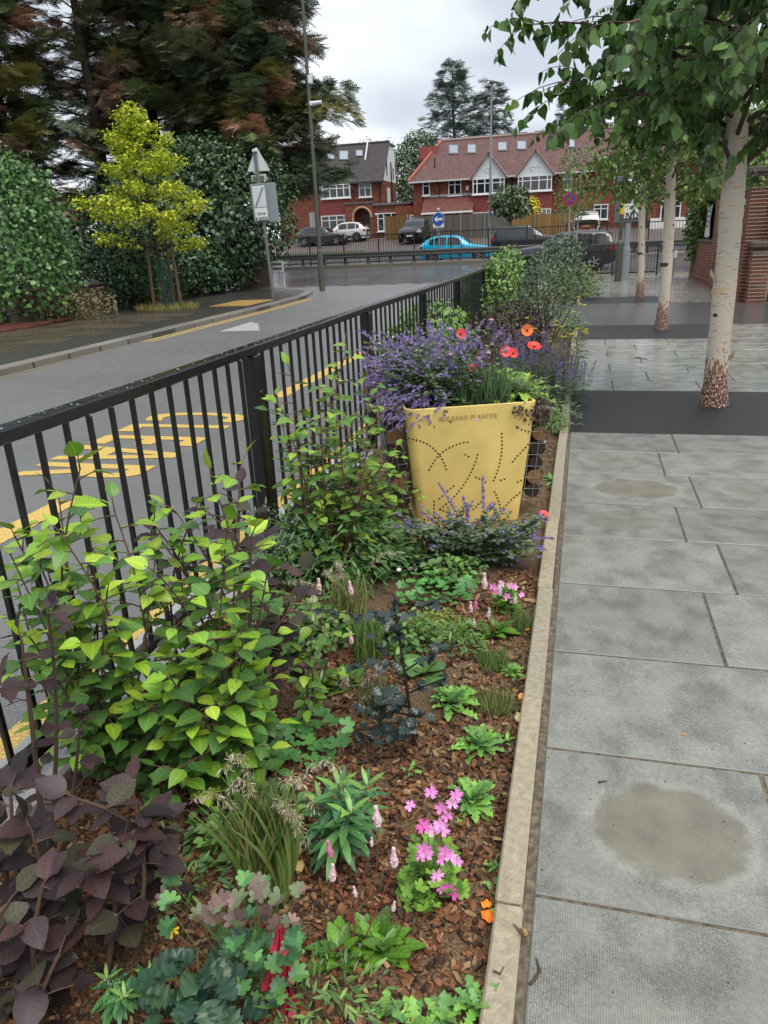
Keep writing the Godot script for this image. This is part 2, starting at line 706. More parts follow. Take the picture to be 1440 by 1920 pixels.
	structure("tarmac_crossing", sheet(13.93, 18.19, -1.9, 9.0, 10, 10, 0.001), wet)
	# --- concrete edging between bed and footway
	var conc := grained(0.47, 0.41, 0.29, 0.75, ntex(71, 0.03, 0.78, 1.0, 5, 512), 1.6, nrm(72, 0.12, 3.0), 0.6)
	var conc2 := grained(0.42, 0.37, 0.275, 0.75, ntex(71, 0.03, 0.78, 1.0, 5, 512), 1.9, nrm(72, 0.12, 3.0), 0.6)
	var edge := Node3D.new()
	edge.name = "bed_edging"
	edge.set_meta("kind", "structure")
	add_child(edge)
	var e := 1.43 - 0.915 * 3
	while e < 24.5:
		if e < 13.2 or e > 18.1:
			var b := MB.new()
			b.cbox(Transform3D(), Vector3(0.07, 0.15, 0.908), 0.006)
			var wob := R(-0.004, 0.004)
			part(edge, "edging_stone", b.done(), conc if R(0, 1) < 0.6 else conc2, frame_at(W(e + 0.4575, -0.112 + wob, -0.064 + R(-0.002, 0.003))))
		e += 0.915
	# --- kerb of the side road along the rail
	var granite := grained(0.80, 0.80, 0.80, 0.6, ntex(81, 0.12, 0.5, 1.0, 3, 512, FastNoiseLite.TYPE_SIMPLEX), 2.5, nrm(82, 0.15, 3.0), 0.5)
	var kerb := Node3D.new()
	kerb.name = "roadside_kerb"
	kerb.set_meta("kind", "structure")
	add_child(kerb)
	e = -3.0
	while e < 27.0:
		if e < 13.0 or e > 17.9:
			var b := MB.new()
			b.cbox(Transform3D(), Vector3(0.26, 0.25, 0.908), 0.012)
			part(kerb, "kerb_stone", b.done(), granite, frame_at(W(e + 0.4575, -1.72 + maxf(0.0, (e - 15.0) * 0.04), -0.128 + R(-0.002, 0.002))))
		e += 0.915
	# --- soil of the bed
	build_soil(-3.0, 13.93)
	build_soil(18.19, 26.0)
	build_mulch()

func lay_row(foot: Node3D, s0: float, s1: float, t0: float, t1: float, first: float, width: float, seed_: int, is_wet: bool):
	var gap := 0.012
	var t := t0
	var nxt := first
	var k := 0
	while t < t1 - 0.02:
		var te := minf(nxt, t1)
		var b := MB.new()
		b.cbox(Transform3D(), Vector3(te - t - gap, 0.05, s1 - s0 - gap), 0.003)
		var pick: int = [1, 2, 4, 5][(seed_ * 7 + k * 3) % 4]
		if not is_wet and k == 0:
			pick = {4: 2, 5: 5, 6: 1, 3: 1, 7: 2, 8: 3, 9: 0, 10: 4, 11: 5}.get(seed_, 2)
			if seed_ == 4:
				pick = 0
			elif seed_ == 5:
				pick = 2
		part(foot, "flagstone", b.done(), wet_slab_material(pick) if is_wet else slab_material(pick), frame_at(W((s0 + s1) * 0.5, (t + te) * 0.5, -0.025 + R(-0.0012, 0.0012))))
		t = te
		nxt = te + width
		k += 1

func bed_height(s: float, t: float) -> float:
	var u := clampf(minf(t + 1.6, -0.15 - t) / 0.25, 0.0, 1.0)
	return -0.05 + 0.03 * u + bed_noise.get_noise_2d(s * 3.0, t * 3.0) * 0.035 * u

var bed_noise := FastNoiseLite.new()

func build_soil(s0: float, s1: float):
	bed_noise.seed = 9
	bed_noise.frequency = 0.6
	bed_noise.fractal_octaves = 4
	var soil := grained(0.43, 0.285, 0.155, 0.95, ntex(91, 0.05, 0.35, 1.0, 5, 1024, FastNoiseLite.TYPE_SIMPLEX), 1.6, nrm(92, 0.06, 10.0, 5, 1024), 1.3)
	soil.vertex_color_use_as_albedo = true
	var b := MB.new()
	var pts := []
	var cols := []
	var nt := 30
	var ns := int((s1 - s0) / 0.05)
	var tone := wave(14, 0.11)
	for j in ns + 1:
		for i in nt + 1:
			var s := lerpf(s0, s1, float(j) / ns)
			var t := lerpf(-1.61, -0.14, float(i) / nt)
			var grit := bed_noise.get_noise_2d(s * 40.0, t * 40.0) * 0.008
			pts.append(W(s, t, bed_height(s, t) + grit))
			var k := 0.85 + 0.4 * tone.get_noise_2d(s * 10.0, t * 10.0)
			cols.append(Color(k, k, k))
	b.grid(pts, nt + 1, [], cols)
	structure("soil", b.done(), soil)

func chip_mesh(seed_: int) -> ArrayMesh:
	rng.seed = seed_
	var b := MB.new()
	var lo := []
	var hi := []
	for q in [[-0.4, -0.9], [0.5, -1.0], [1.0, -0.2], [0.6, 0.7], [0.1, 1.0], [-0.7, 0.6], [-0.9, -0.1]]:
		var p := Vector3(q[0] * R(0.3, 0.58), 0, q[1] * R(0.34, 0.56))
		lo.append(p + Vector3(0, R(-0.5, -0.3), 0))
		hi.append(p * R(0.7, 1.0) + Vector3(R(-0.1, 0.1), R(0.1, 0.8), R(-0.1, 0.1)))
	var mid := Vector3(R(-0.1, 0.1), R(0.3, 0.7), R(-0.2, 0.2))
	for i in 7:
		var j := (i + 1) % 7
		b.poly([lo[i], lo[j], hi[j], hi[i]], lo[i] + lo[j])
		b.poly([hi[i], hi[j], mid], Vector3.UP)
	b.poly(lo, Vector3.DOWN)
	return b.done()

func build_mulch():
	var m := StandardMaterial3D.new()
	m.vertex_color_use_as_albedo = true
	m.roughness = 0.62
	m.albedo_texture = ntex(95, 0.03, 0.6, 1.0, 3, 256)
	m.uv1_triplanar = true
	m.uv1_scale = Vector3(1, 6, 1)
	var kinds := [chip_mesh(1), chip_mesh(2), chip_mesh(3)]
	rng.seed = 77
	var patch := wave(19, 0.13)
	var xf := [[], [], []]
	var cl := [[], [], []]
	var n := 0
	var tries := 0
	while n < 21000 and tries < 160000:
		tries += 1
		var far := R(0, 1) < 0.34
		var s := R(3.3, 13.8) if far else R(0.55, 3.7)
		var t := R(-1.6, -0.15)
		# thick near the camera, thin over the sandy soil further along
		var dens := 1.0
		if s > 2.15:
			dens = clampf(0.75 + 1.8 * patch.get_noise_2d(s * 10.0, t * 10.0) - (s - 2.15) * 0.5, 0.0, 1.0)
			if t > -0.32 and s > 4.5:
				dens = 0.9
			if s > 5.0:
				dens = maxf(dens, 0.25)
		if R(0, 1) > dens:
			continue
		var l := R(0.011, 0.037) * (1.7 if R(0, 1) < 0.12 else 1.0)
		var w := l * R(0.22, 0.7) if R(0, 1) < 0.8 else l * R(0.1, 0.2)
		var h := R(0.004, 0.009)
		var bas := Basis(Vector3.UP, R(0, TAU)) * Basis(Vector3.RIGHT, R(-0.7, 0.7)) * Basis(Vector3.BACK, R(-0.7, 0.7))
		var k := rng.randi() % 3
		xf[k].append(Transform3D(bas.scaled_local(Vector3(w, h, l)), W(s, t, bed_height(s, t) + R(0.0, 0.014))))
		var q := R(0, 1)
		var c := Color(0.22, 0.085, 0.036).lerp(Color(0.42, 0.19, 0.08), R(0, 1))
		if q < 0.30:
			c = Color(0.045, 0.022, 0.013).lerp(Color(0.10, 0.045, 0.022), R(0, 1))
		elif q > 0.86:
			c = Color(0.50, 0.30, 0.13).lerp(Color(0.60, 0.42, 0.22), R(0, 1))
		cl[k].append(c)
		n += 1
	for k in 3:
		var o := many(self, "bark_mulch", kinds[k], m, xf[k], cl[k])
		o.name = "bark_mulch" if k == 0 else "bark_mulch_%03d" % k
		o.set_meta("label", "reddish brown bark chips spread over the soil of the planted bed")
		o.set_meta("category", "mulch")
# ================================================================ the far side of the side road
func leaf_mesh(key: String, prof: Array, fold := 0.25, droop := 0.15, pleat := 0.0, wav := 0.0) -> ArrayMesh:
	# a leaf one unit long, from the origin along +z, upper face +y; prof = half widths from base to tip
	if meshes.has(key):
		return meshes[key]
	var b := MB.new()
	var pts := []
	var n := prof.size() - 1
	for i in n + 1:
		var z := float(i) / n
		var w: float = prof[i]
		var y := -droop * z * z
		var k := pleat * (1.0 if i % 2 == 0 else -1.0)
		var q := wav * sin(i * 2.1)
		pts.append(Vector3(w, y + fold * w + k + q, z - 0.04 * w))
		pts.append(Vector3(0, y + k * 0.3, z))
		pts.append(Vector3(-w, y + fold * w + k - q, z - 0.04 * w))
	var rev := []
	for j in n + 1:
		for i in 3:
			rev.append(pts[j * 3 + 2 - i])
	var uv := []
	for j in n + 1:
		for i in 3:
			uv.append(Vector2(0.5 * i, float(j) / n))
	b.grid(rev, 3, uv)
	# grid's normals face du x dv; turn them up
	for i in b.n.size():
		if b.n[i].y < 0:
			b.n[i] = -b.n[i]
	var ix := b.ix
	for i in range(0, ix.size(), 3):
		var a := b.v[ix[i]]
		if (b.v[ix[i + 2]] - a).cross(b.v[ix[i + 1]] - a).y < 0:
			var t := ix[i + 1]
			ix[i + 1] = ix[i + 2]
			ix[i + 2] = t
	b.ix = ix
	meshes[key] = b.done()
	return meshes[key]

func leaf_mat(rough := 0.45, back := 0.35, tex: Texture2D = null) -> StandardMaterial3D:   # colour comes with each leaf
	var key := "leaf%f%f%s" % [rough, back, tex]
	if mats.has(key):
		return mats[key]
	var m := StandardMaterial3D.new()
	m.vertex_color_use_as_albedo = true
	m.roughness = rough
	m.cull_mode = BaseMaterial3D.CULL_DISABLED
	m.backlight_enabled = true
	m.backlight = Color(back, back, back)
	if tex:
		m.albedo_texture = tex
	mats[key] = m
	return m

func shade(c: Color, k: float) -> Color:
	return Color(c.r * k, c.g * k, c.b * k)

func pick_colour(list: Array) -> Color:
	var a: Color = list[rng.randi() % list.size()]
	var b: Color = list[rng.randi() % list.size()]
	return shade(a.lerp(b, R(0, 0.5)), R(0.9, 1.5))

func bush(o: Node3D, lumps: Array, count: int, size: float, mesh: Mesh, cols: Array, rough := 0.4, back := 0.3):
	# leaves on the skins of overlapping lumps: [centre, radii]; a second, inner skin stops the light
	var xf := []
	var cl := []
	var area := 0.0
	for l in lumps:
		area += l[1].x * l[1].y + l[1].y * l[1].z + l[1].x * l[1].z
	var nz := wave(rng.randi() % 1000, 0.09)
	for l in lumps:
		var rr: Vector3 = l[1]
		var c: Vector3 = l[0]
		var n := int(count * (rr.x * rr.y + rr.y * rr.z + rr.x * rr.z) / area)
		for i in n:
			var d := Vector3(rng.randfn(), rng.randfn() * 0.9 + 0.15, rng.randfn()).normalized()
			var q := 1.0 + 0.30 * nz.get_noise_3d(d.x * 22.0 + c.x * 9.0, d.y * 22.0, d.z * 22.0)
			q *= R(0.55, 0.85) if R(0, 1) < 0.25 else R(0.84, 1.06)
			var p := c + d * rr * q
			if p.y < 0.02:
				continue
			var inside := false
			for m in lumps:
				if m != l and ((p - m[0]) / m[1]).length() < 0.62:
					inside = true
			if inside:
				continue
			var up := (d + Vector3(R(-0.6, 0.6), R(-0.2, 0.9), R(-0.6, 0.6))).normalized()
			var z := Vector3(R(-1, 1), R(-1.1, 0.2), R(-1, 1)).normalized()
			xf.append(Transform3D(towards(z, up).scaled_local(Vector3.ONE * size * R(0.65, 1.3)), p))
			cl.append(pick_colour(cols))
	many(o, "foliage", mesh, leaf_mat(rough, back), xf, cl)

const OVATE := [0.02, 0.22, 0.33, 0.34, 0.27, 0.15, 0.01]
const HEART := [0.08, 0.34, 0.40, 0.36, 0.25, 0.12, 0.01]
const NARROW := [0.02, 0.08, 0.115, 0.12, 0.10, 0.06, 0.005]
const IVY := [0.10, 0.40, 0.34, 0.42, 0.30, 0.16, 0.01]

func build_left_side():
	rng.seed = 101
	# footway of the other side, with its kerb curving into the main road
	var line := [Vector2(-14, -8.6), Vector2(9, -8.6), Vector2(14, -8.62), Vector2(20, -8.68), Vector2(23.5, -8.85), Vector2(25.6, -9.35), Vector2(27.2, -10.4), Vector2(28.2, -12.0), Vector2(28.7, -14.2), Vector2(28.9, -22)]
	var b := MB.new()
	var inner := [Vector2(28.9, -30), Vector2(-14, -30)]
	var outl := []
	for p in line + inner:
		outl.append(Vector2(p.y + 0.12, -p.x))            # local x = t, local y = -s
	var lie := Transform3D(Basis(across, -along, Vector3.UP), Vector3(0, -0.3, 0))
	b.prism(outl, lie, 0.295)
	var tar := grained(0.11, 0.105, 0.10, 0.38, ntex(11, 0.16, 0.35, 1.0, 3, 1024, FastNoiseLite.TYPE_SIMPLEX, Color(1, 1, 1), 0.12), 0.8, nrm(13, 0.15, 3.0, 3, 1024), 0.6, ntex(12, 0.01, 0.6, 1.0, 4, 512))
	structure("far_footway", b.done(), tar)
	var kerb := Node3D.new()
	kerb.name = "far_kerb"
	kerb.set_meta("kind", "structure")
	add_child(kerb)
	var granite := [grained(0.40, 0.36, 0.31, 0.6, ntex(84, 0.1, 0.45, 1.0, 3), 3.0), grained(0.33, 0.31, 0.29, 0.6, ntex(84, 0.1, 0.45, 1.0, 3), 2.6), grained(0.45, 0.42, 0.38, 0.6, ntex(84, 0.1, 0.45, 1.0, 3), 3.3)]
	# walk along the line and set the stones
	var curve := Curve3D.new()
	for p in line:
		curve.add_point(Vector3(p.x, 0, p.y))
	var L := curve.get_baked_length()
	var d := 16.0
	while d < L - 1.0:
		var p0 := curve.sample_baked(d)
		var p1 := curve.sample_baked(d + 0.9)
		var a := W(p0.x, p0.z, 0)
		var z := W(p1.x, p1.z, 0)
		var dir := (z - a).normalized()
		part(kerb, "kerb_stone", box_mesh(Vector3(0.28, 0.26, 0.895), 0.02), granite[rng.randi() % 3], Transform3D(Basis(dir.cross(Vector3.UP), Vector3.UP, -dir), (a + z) * 0.5 + Vector3(0, -0.118 + R(-0.004, 0.004), 0) - dir.cross(Vector3.UP) * 0.02))
		d += 0.905
	# old wet flags next to the gardens
	var flags := [grained(0.155, 0.125, 0.09, 0.35, ntex(71, 0.03, 0.5, 1.0, 5), 1.2, null, 1.0, ntex(65, 0.008, 0.5, 1.0, 4)), grained(0.185, 0.15, 0.11, 0.38, ntex(71, 0.03, 0.5, 1.0, 5), 1.0, null, 1.0, ntex(65, 0.008, 0.5, 1.0, 4)), grained(0.13, 0.11, 0.085, 0.33, ntex(71, 0.03, 0.5, 1.0, 5), 1.4, null, 1.0, ntex(65, 0.008, 0.5, 1.0, 4))]
	var fl := Node3D.new()
	fl.name = "far_flags"
	fl.set_meta("kind", "structure")
	add_child(fl)
	for j in 15:
		for i in 4:
			var s := 9.0 + j * 0.62
			part(fl, "flagstone", box_mesh(Vector3(0.89, 0.05, 0.605), 0.004), flags[rng.randi() % 3], frame_at(W(s, -10.25 - i * 0.9 - (0.45 if j % 2 else 0.0), -0.018 + R(-0.002, 0.002))))
	# tactile paving at the crossing point
	var buff := grained(0.55, 0.33, 0.09, 0.5, ntex(71, 0.03, 0.6, 1.0, 5), 1.2)
	var tp := Node3D.new()
	tp.name = "tactile_paving"
	tp.set_meta("kind", "structure")
	add_child(tp)
	var tb := MB.new()
	tb.cbox(Transform3D(), Vector3(0.394, 0.04, 0.394), 0.004)
	for i in 6:
		for j in 6:
			tb.lathe(Transform3D(Basis(), Vector3(-0.165 + i * 0.066, 0.02, -0.165 + j * 0.066)), [Vector2(0.018, 0), Vector2(0.012, 0.005), Vector2(0.001, 0.0055)], 6)
	var tmesh := tb.done()
	for i in 3:
		for j in 5:
			part(tp, "paving_slab", tmesh, buff, frame_at(W(20.2 + j * 0.4, -10.2 + i * 0.4, -0.011)))
	# broken red garden paving at the near end
	var red := grained(0.20, 0.065, 0.04, 0.5, ntex(71, 0.03, 0.5, 1.0, 5), 1.4)
	var rp := Node3D.new()
	rp.name = "garden_paving"
	rp.set_meta("kind", "structure")
	add_child(rp)
	for i in 26:
		part(rp, "paving_slab", box_mesh(Vector3(0.58, 0.05, 0.42), 0.006), red, Transform3D(Basis(Vector3.UP, deg_to_rad(-TURN) + R(-0.2, 0.2)) * Basis(Vector3.RIGHT, R(-0.06, 0.06)), W(13.2 + (i % 6) * 0.62, -12.75 - (i / 6) * 0.45, 0.03 + R(0, 0.03))))
	# low brick garden walls
	garden_wall("low brown brick garden wall under the leaning ivy beside the white post", W(15.6, -13.35), W(19.2, -13.15), 0.75)
	garden_wall("low brown brick garden wall below the clipped laurel hedge by the iron gate", W(20.6, -13.3), W(26.9, -13.6), 0.5)
	garden_wall("short brick corner wall at the end of the dark shrubbery by the main road", W(28.0, -13.2), W(28.35, -11.9), 0.85)
	# white gate post in the hedge
	var o := thing("gate_post", "short white painted timber post standing in the hedge at the wall's end", "post", at(W(19.45, -13.1, 0)))
	var pb := MB.new()
	pb.cbox(at(Vector3(0, 0.55, 0)), Vector3(0.1, 1.1, 0.1), 0.008)
	part(o, "post", pb.done(), mat(0.7, 0.7, 0.68, 0.5))
	pb = MB.new()
	pb.lathe(at(Vector3(0, 1.1, 0)), [Vector2(0.07, 0), Vector2(0.07, 0.02), Vector2(0.03, 0.06), Vector2(0.002, 0.08)], 8)
	part(o, "cap", pb.done(), mat(0.7, 0.7, 0.68, 0.5))
	iron_gate()
	# little white name board by the corner
	o = thing("street_nameplate", "small white nameplate on short posts at the foot of the corner wall", "sign", at(W(28.3, -11.6, 0), Basis(Vector3.UP, deg_to_rad(-TURN - 18))))
	part(o, "board", box_mesh(Vector3(0.62, 0.42, 0.03), 0.005), mat(0.72, 0.73, 0.72, 0.4), at(Vector3(0, 0.78, 0)))
	for y in [0.87, 0.70]:
		part(o, "text_line", box_mesh(Vector3(0.46, 0.07, 0.006)), mat(0.1, 0.1, 0.11, 0.5), at(Vector3(0, y, 0.017)))
	for x in [-0.26, 0.26]:
		part(o, "leg", box_mesh(Vector3(0.05, 0.6, 0.04), 0.004), mat(0.6, 0.6, 0.58, 0.5), at(Vector3(x, 0.3, -0.02)))

func brick_run(parent: Node3D, called: String, a: Vector3, z: Vector3, y0: float, y1: float, thick: float, m: Material, mort: Material, long := 0.225, high := 0.075, gap := 0.012):
	# bricks laid in half bond on a recessed core; the bricks are one joined part
	var dir := (z - a)
	dir.y = 0
	var L := dir.length()
	dir = dir.normalized()
	var bas := Basis(dir, Vector3.UP, dir.cross(Vector3.UP))
	var core := MB.new()
	core.box(Transform3D(bas, (a + z) * 0.5 + Vector3(0, (y0 + y1) * 0.5, 0)), Vector3(L - 0.012, y1 - y0 - 0.002, thick - 0.016))
	part(parent, called + "_core", core.done(), mort)
	var b := MB.new()
	var rows := maxi(1, int(round((y1 - y0) / high)))
	var hh := (y1 - y0) / rows
	for r in rows:
		var x := -long * 0.5 if r % 2 else 0.0
		while x < L - 0.01:
			var x0 := maxf(x, 0.0)
			var x1 := minf(x + long, L)
			if x1 - x0 > 0.03:
				var k := R(0.62, 1.2)
				b.col = Color(k, k * R(0.9, 1.05), k * R(0.88, 1.05))
				b.box(Transform3D(bas, a + dir * ((x0 + x1) * 0.5) + Vector3(0, y0 + (r + 0.5) * hh, 0)), Vector3(x1 - x0 - gap, hh - gap, thick + R(-0.003, 0.003)))
			x += long
	var o := part(parent, called, b.done(), m)
	o.set_meta("kind", "stuff")

func brick_material(r: float, g: float, bl: float) -> StandardMaterial3D:
	var m := grained(r, g, bl, 0.75, ntex(71, 0.03, 0.55, 1.0, 5), 2.5)
	m.vertex_color_use_as_albedo = true
	return m

func garden_wall(label: String, a: Vector3, z: Vector3, h: float):
	var o := thing("garden_wall", label, "wall")
	brick_run(o, "bricks", a, z, -0.05, h, 0.22, brick_material(0.15, 0.085, 0.055), mat(0.2, 0.18, 0.15, 0.9))
	var dir := (z - a).normalized()
	var b := MB.new()
	b.cbox(Transform3D(Basis(dir, Vector3.UP, dir.cross(Vector3.UP)), (a + z) * 0.5 + Vector3(0, h + 0.03, 0)), Vector3(a.distance_to(z) + 0.04, 0.06, 0.28), 0.01)
	part(o, "coping", b.done(), grained(0.17, 0.13, 0.10, 0.8, ntex(71, 0.03, 0.5, 1.0, 5), 1.5))

func iron_gate():
	# scrolled white garden gate, a little open
	var a := G(436, 545)
	var base := W(28.2, -13.9)
	var o := thing("iron_gate", "rusty white wrought iron garden gate with scrollwork between hedge and shrubbery", "gate", at(base, Basis(Vector3.UP, deg_to_rad(28))))
	var m := grained(0.5, 0.47, 0.45, 0.5, ntex(71, 0.03, 0.4, 1.0, 5, 512, FastNoiseLite.TYPE_SIMPLEX_SMOOTH, Color(0.9, 0.7, 0.6)), 4.0)
	for q in [[Vector3(-0.6, 0.1, 0), Vector3(-0.6, 1.35, 0)], [Vector3(0.6, 0.1, 0), Vector3(0.6, 1.55, 0)], [Vector3(-0.6, 0.12, 0), Vector3(0.6, 0.12, 0)], [Vector3(-0.6, 1.33, 0), Vector3(0.6, 1.5, 0)]]:
		var b := MB.new()
		b.bar(q[0], q[1], 0.03, 0.03, Vector3.BACK)
		part(o, "frame_bar", b.done(), m)
	for i in 8:
		var x := -0.47 + i * 0.134
		var b := MB.new()
		b.bar(Vector3(x, 0.13, 0), Vector3(x, 1.34 + (x + 0.6) * 0.14, 0), 0.014, 0.014)
		part(o, "upright", b.done(), m)
	for i in 7:
		for j in 5:
			var b := MB.new()
			var c := Vector3(-0.40 + i * 0.134, 0.3 + j * 0.24, 0)
			var pts := []
			for k in 10:
				var t := k / 9.0
				var an := t * 5.2 + (PI if (i + j) % 2 else 0.0)
				pts.append(c + Vector3(cos(an), sin(an) * 1.5, 0) * lerpf(0.064, 0.02, t))
			b.tube(pts, [0.007], 4)
			part(o, "scroll", b.done(), m)

# ================================================================ the main road and its traffic
func build_main_road():
	rng.seed = 202
	var wet := StandardMaterial3D.new()
	wet.albedo_color = lin(0.22, 0.23, 0.245)
	wet.vertex_color_use_as_albedo = true
	wet.albedo_texture = ntex(63, 0.05, 0.5, 1.0, 4, 512, FastNoiseLite.TYPE_SIMPLEX)
	wet.roughness = 0.25
	wet.roughness_texture = ntex(66, 0.02, 0.2, 1.0, 4, 512)
	wet.normal_enabled = true
	wet.normal_texture = nrm(67, 0.05, 3.0)
	wet.normal_scale = 0.25
	wet.uv1_scale = Vector3(0.03, 0.45, 1)
	structure("main_road", sheet(29.6, 40.3, -120, 120, 24, 60, -0.1, wave(6, 0.02), 0.15), wet)
	structure("far_carriageway", sheet(42.4, 51.6, -120, 120, 24, 60, -0.1, wave(7, 0.02), 0.15), wet)
	var b := MB.new()
	var grey := grained(0.3, 0.27, 0.22, 0.6, ntex(84, 0.1, 0.5, 1.0, 3), 2.0)
	structure("central_reservation", sheet(40.3, 42.4, -120, 120, 2, 4, 0.03), grained(0.12, 0.12, 0.12, 0.35, ntex(63, 0.05, 0.4, 1.0, 4, 512, FastNoiseLite.TYPE_SIMPLEX), 0.6))
	for s in [40.2, 42.5]:
		b = MB.new()
		b.cbox(frame_at(W(s, 0, road_rise(s) - 0.05)), Vector3(240, 0.2, 0.2), 0.02)
		structure("median_kerb", b.done(), grey)
	var white := grained(0.62, 0.62, 0.62, 0.35, ntex(22, 0.06, 0.5, 1.0, 5), 1.0)
	for i in 9:
		structure("give_way_dash", strip([Vector2(29.95, -11.2 + i * 1.0), Vector2(29.95, -10.6 + i * 1.0)], 0.2, -0.096), white)
	for s in [33.4, 36.8]:
		for i in 7:
			structure("lane_dash", strip([Vector2(s, -24 + i * 6.0), Vector2(s, -21.5 + i * 6.0)], 0.12, -0.096), white)
	structure("edge_line", strip([Vector2(39.7, -60), Vector2(39.7, 60)], 0.15, -0.095), white)
	# forecourts and verge in front of the houses
	structure("forecourt", sheet(51.6, 64.5, -120, 120, 20, 40, -0.02, wave(8, 0.03), 0.3), grained_v(0.24, 0.19, 0.175, 0.5, ntex(71, 0.03, 0.5, 1.0, 5), 0.5))
	b = MB.new()
	structure("verge", sheet(52.2, 54.6, -21.5, -15.5, 6, 4, 0.03), grained(0.10, 0.13, 0.03, 0.9, ntex(63, 0.05, 0.3, 1.0, 4, 512, FastNoiseLite.TYPE_SIMPLEX), 0.8))
	median_rail()
	crash_barrier()
	# vehicles
	var blue := Color(0.0, 0.42, 0.66)
	var black := Color(0.014, 0.015, 0.018)
	car("hatchback", "turquoise blue hatchback driving on the far carriageway behind the median rail", "car", W(45.2, -7.2, road_rise(45.2) - 0.1), 1, 4.35, 1.47, 1.78, "hatch", blue)
	car("estate_car", "black people carrier with red tail light driving in front of the timber fences", "car", W(49.3, -3.4, road_rise(49.3) - 0.1), 1, 4.6, 1.76, 1.85, "suv", black)
	car("sport_utility_vehicle", "black sport utility vehicle turning at the junction behind the grey-green shrub", "car", W(35.6, -1.05, road_rise(35.6) - 0.1), -1, 4.65, 1.62, 1.88, "suv", Color(0.02, 0.021, 0.024))
	car("parked_car", "dark grey car with silver wheels parked before the dark-roofed house", "car", W(60.0, -20.4, road_rise(60.0) - 0.03), 1, 4.3, 1.46, 1.78, "hatch", Color(0.035, 0.037, 0.04))
	car("parked_car", "white hatchback parked beneath the bay window of the dark-roofed house", "car", W(62.2, -19.3, road_rise(62.2) - 0.03), -1, 4.1, 1.5, 1.76, "hatch", Color(0.62, 0.62, 0.62))
	car("parked_car", "black sport utility vehicle parked nose outwards beside the orange board fence", "car", W(59.5, -12.75, road_rise(59.5) - 0.03), 0, 4.5, 1.68, 1.86, "suv", Color(0.018, 0.019, 0.023))
	car("parked_car", "white car parked tail outwards beyond the railings near the zone sign", "car", W(58.5, -0.05, road_rise(58.5) - 0.03), 2, 4.3, 1.62, 1.84, "suv", Color(0.62, 0.62, 0.62))

func grained_v(r: float, g: float, b: float, rough: float, tex: Texture2D, scale: float) -> StandardMaterial3D:
	var m := grained(r, g, b, rough, tex, scale)
	m.vertex_color_use_as_albedo = true
	return m

func median_rail():
	var o := thing("median_railing", "tall black pedestrian railing along the central reservation of the main road", "railing", frame_at(W(41.6, 0, road_rise(41.6) + 0.03)))
	var m := mat(0.018, 0.019, 0.02, 0.4)
	var h := 1.5
	var t := -21.0
	while t < 12.5:
		var b := MB.new()
		b.cbox(at(Vector3(t, h * 0.5 + 0.04, 0)), Vector3(0.07, h + 0.1, 0.07), 0.008)
		part(o, "post", b.done(), m)
		for y in [h - 0.03, 0.1]:
			part(o, "rail", box_mesh(Vector3(1.93, 0.05, 0.04), 0.006), m, at(Vector3(t + 1.0, y, 0)))
		for k in 13:
			part(o, "bar", box_mesh(Vector3(0.02, h - 0.18, 0.02)), m, at(Vector3(t + 0.14 + k * 0.143, h * 0.5 + 0.03, 0)))
		t += 2.0

func crash_barrier():
	var o := thing("crash_barrier", "low galvanised crash barrier beam on short posts in front of the railing", "barrier", frame_at(W(40.75, 0, road_rise(40.75) + 0.02)))
	var m := grained(0.14, 0.14, 0.135, 0.45, ntex(71, 0.03, 0.5, 1.0, 5), 0.8)
	var b := MB.new()
	var prof := [Vector2(0, -0.15), Vector2(0.05, -0.12), Vector2(0.05, -0.05), Vector2(0.0, 0.0), Vector2(0.05, 0.05), Vector2(0.05, 0.12), Vector2(0, 0.15)]
	var pts := []
	for x in [-40.0, 20.0]:
		for p in prof:
			pts.append(Vector3(x, 0.48 + p.y, 0.05 + p.x))
	b.grid(pts, prof.size())
	b.box(at(Vector3(-10, 0.48, 0.03)), Vector3(60, 0.3, 0.02))
	part(o, "beam", b.done(), m)
	var t := -21.4
	while t < 12.0:
		b = MB.new()
		b.cbox(at(Vector3(t, 0.22, -0.02)), Vector3(0.12, 0.5, 0.1), 0.01)
		b.cbox(at(Vector3(t, 0.02, -0.02)), Vector3(0.26, 0.05, 0.26), 0.01)
		part(o, "post", b.done(), m)
		t += 1.25

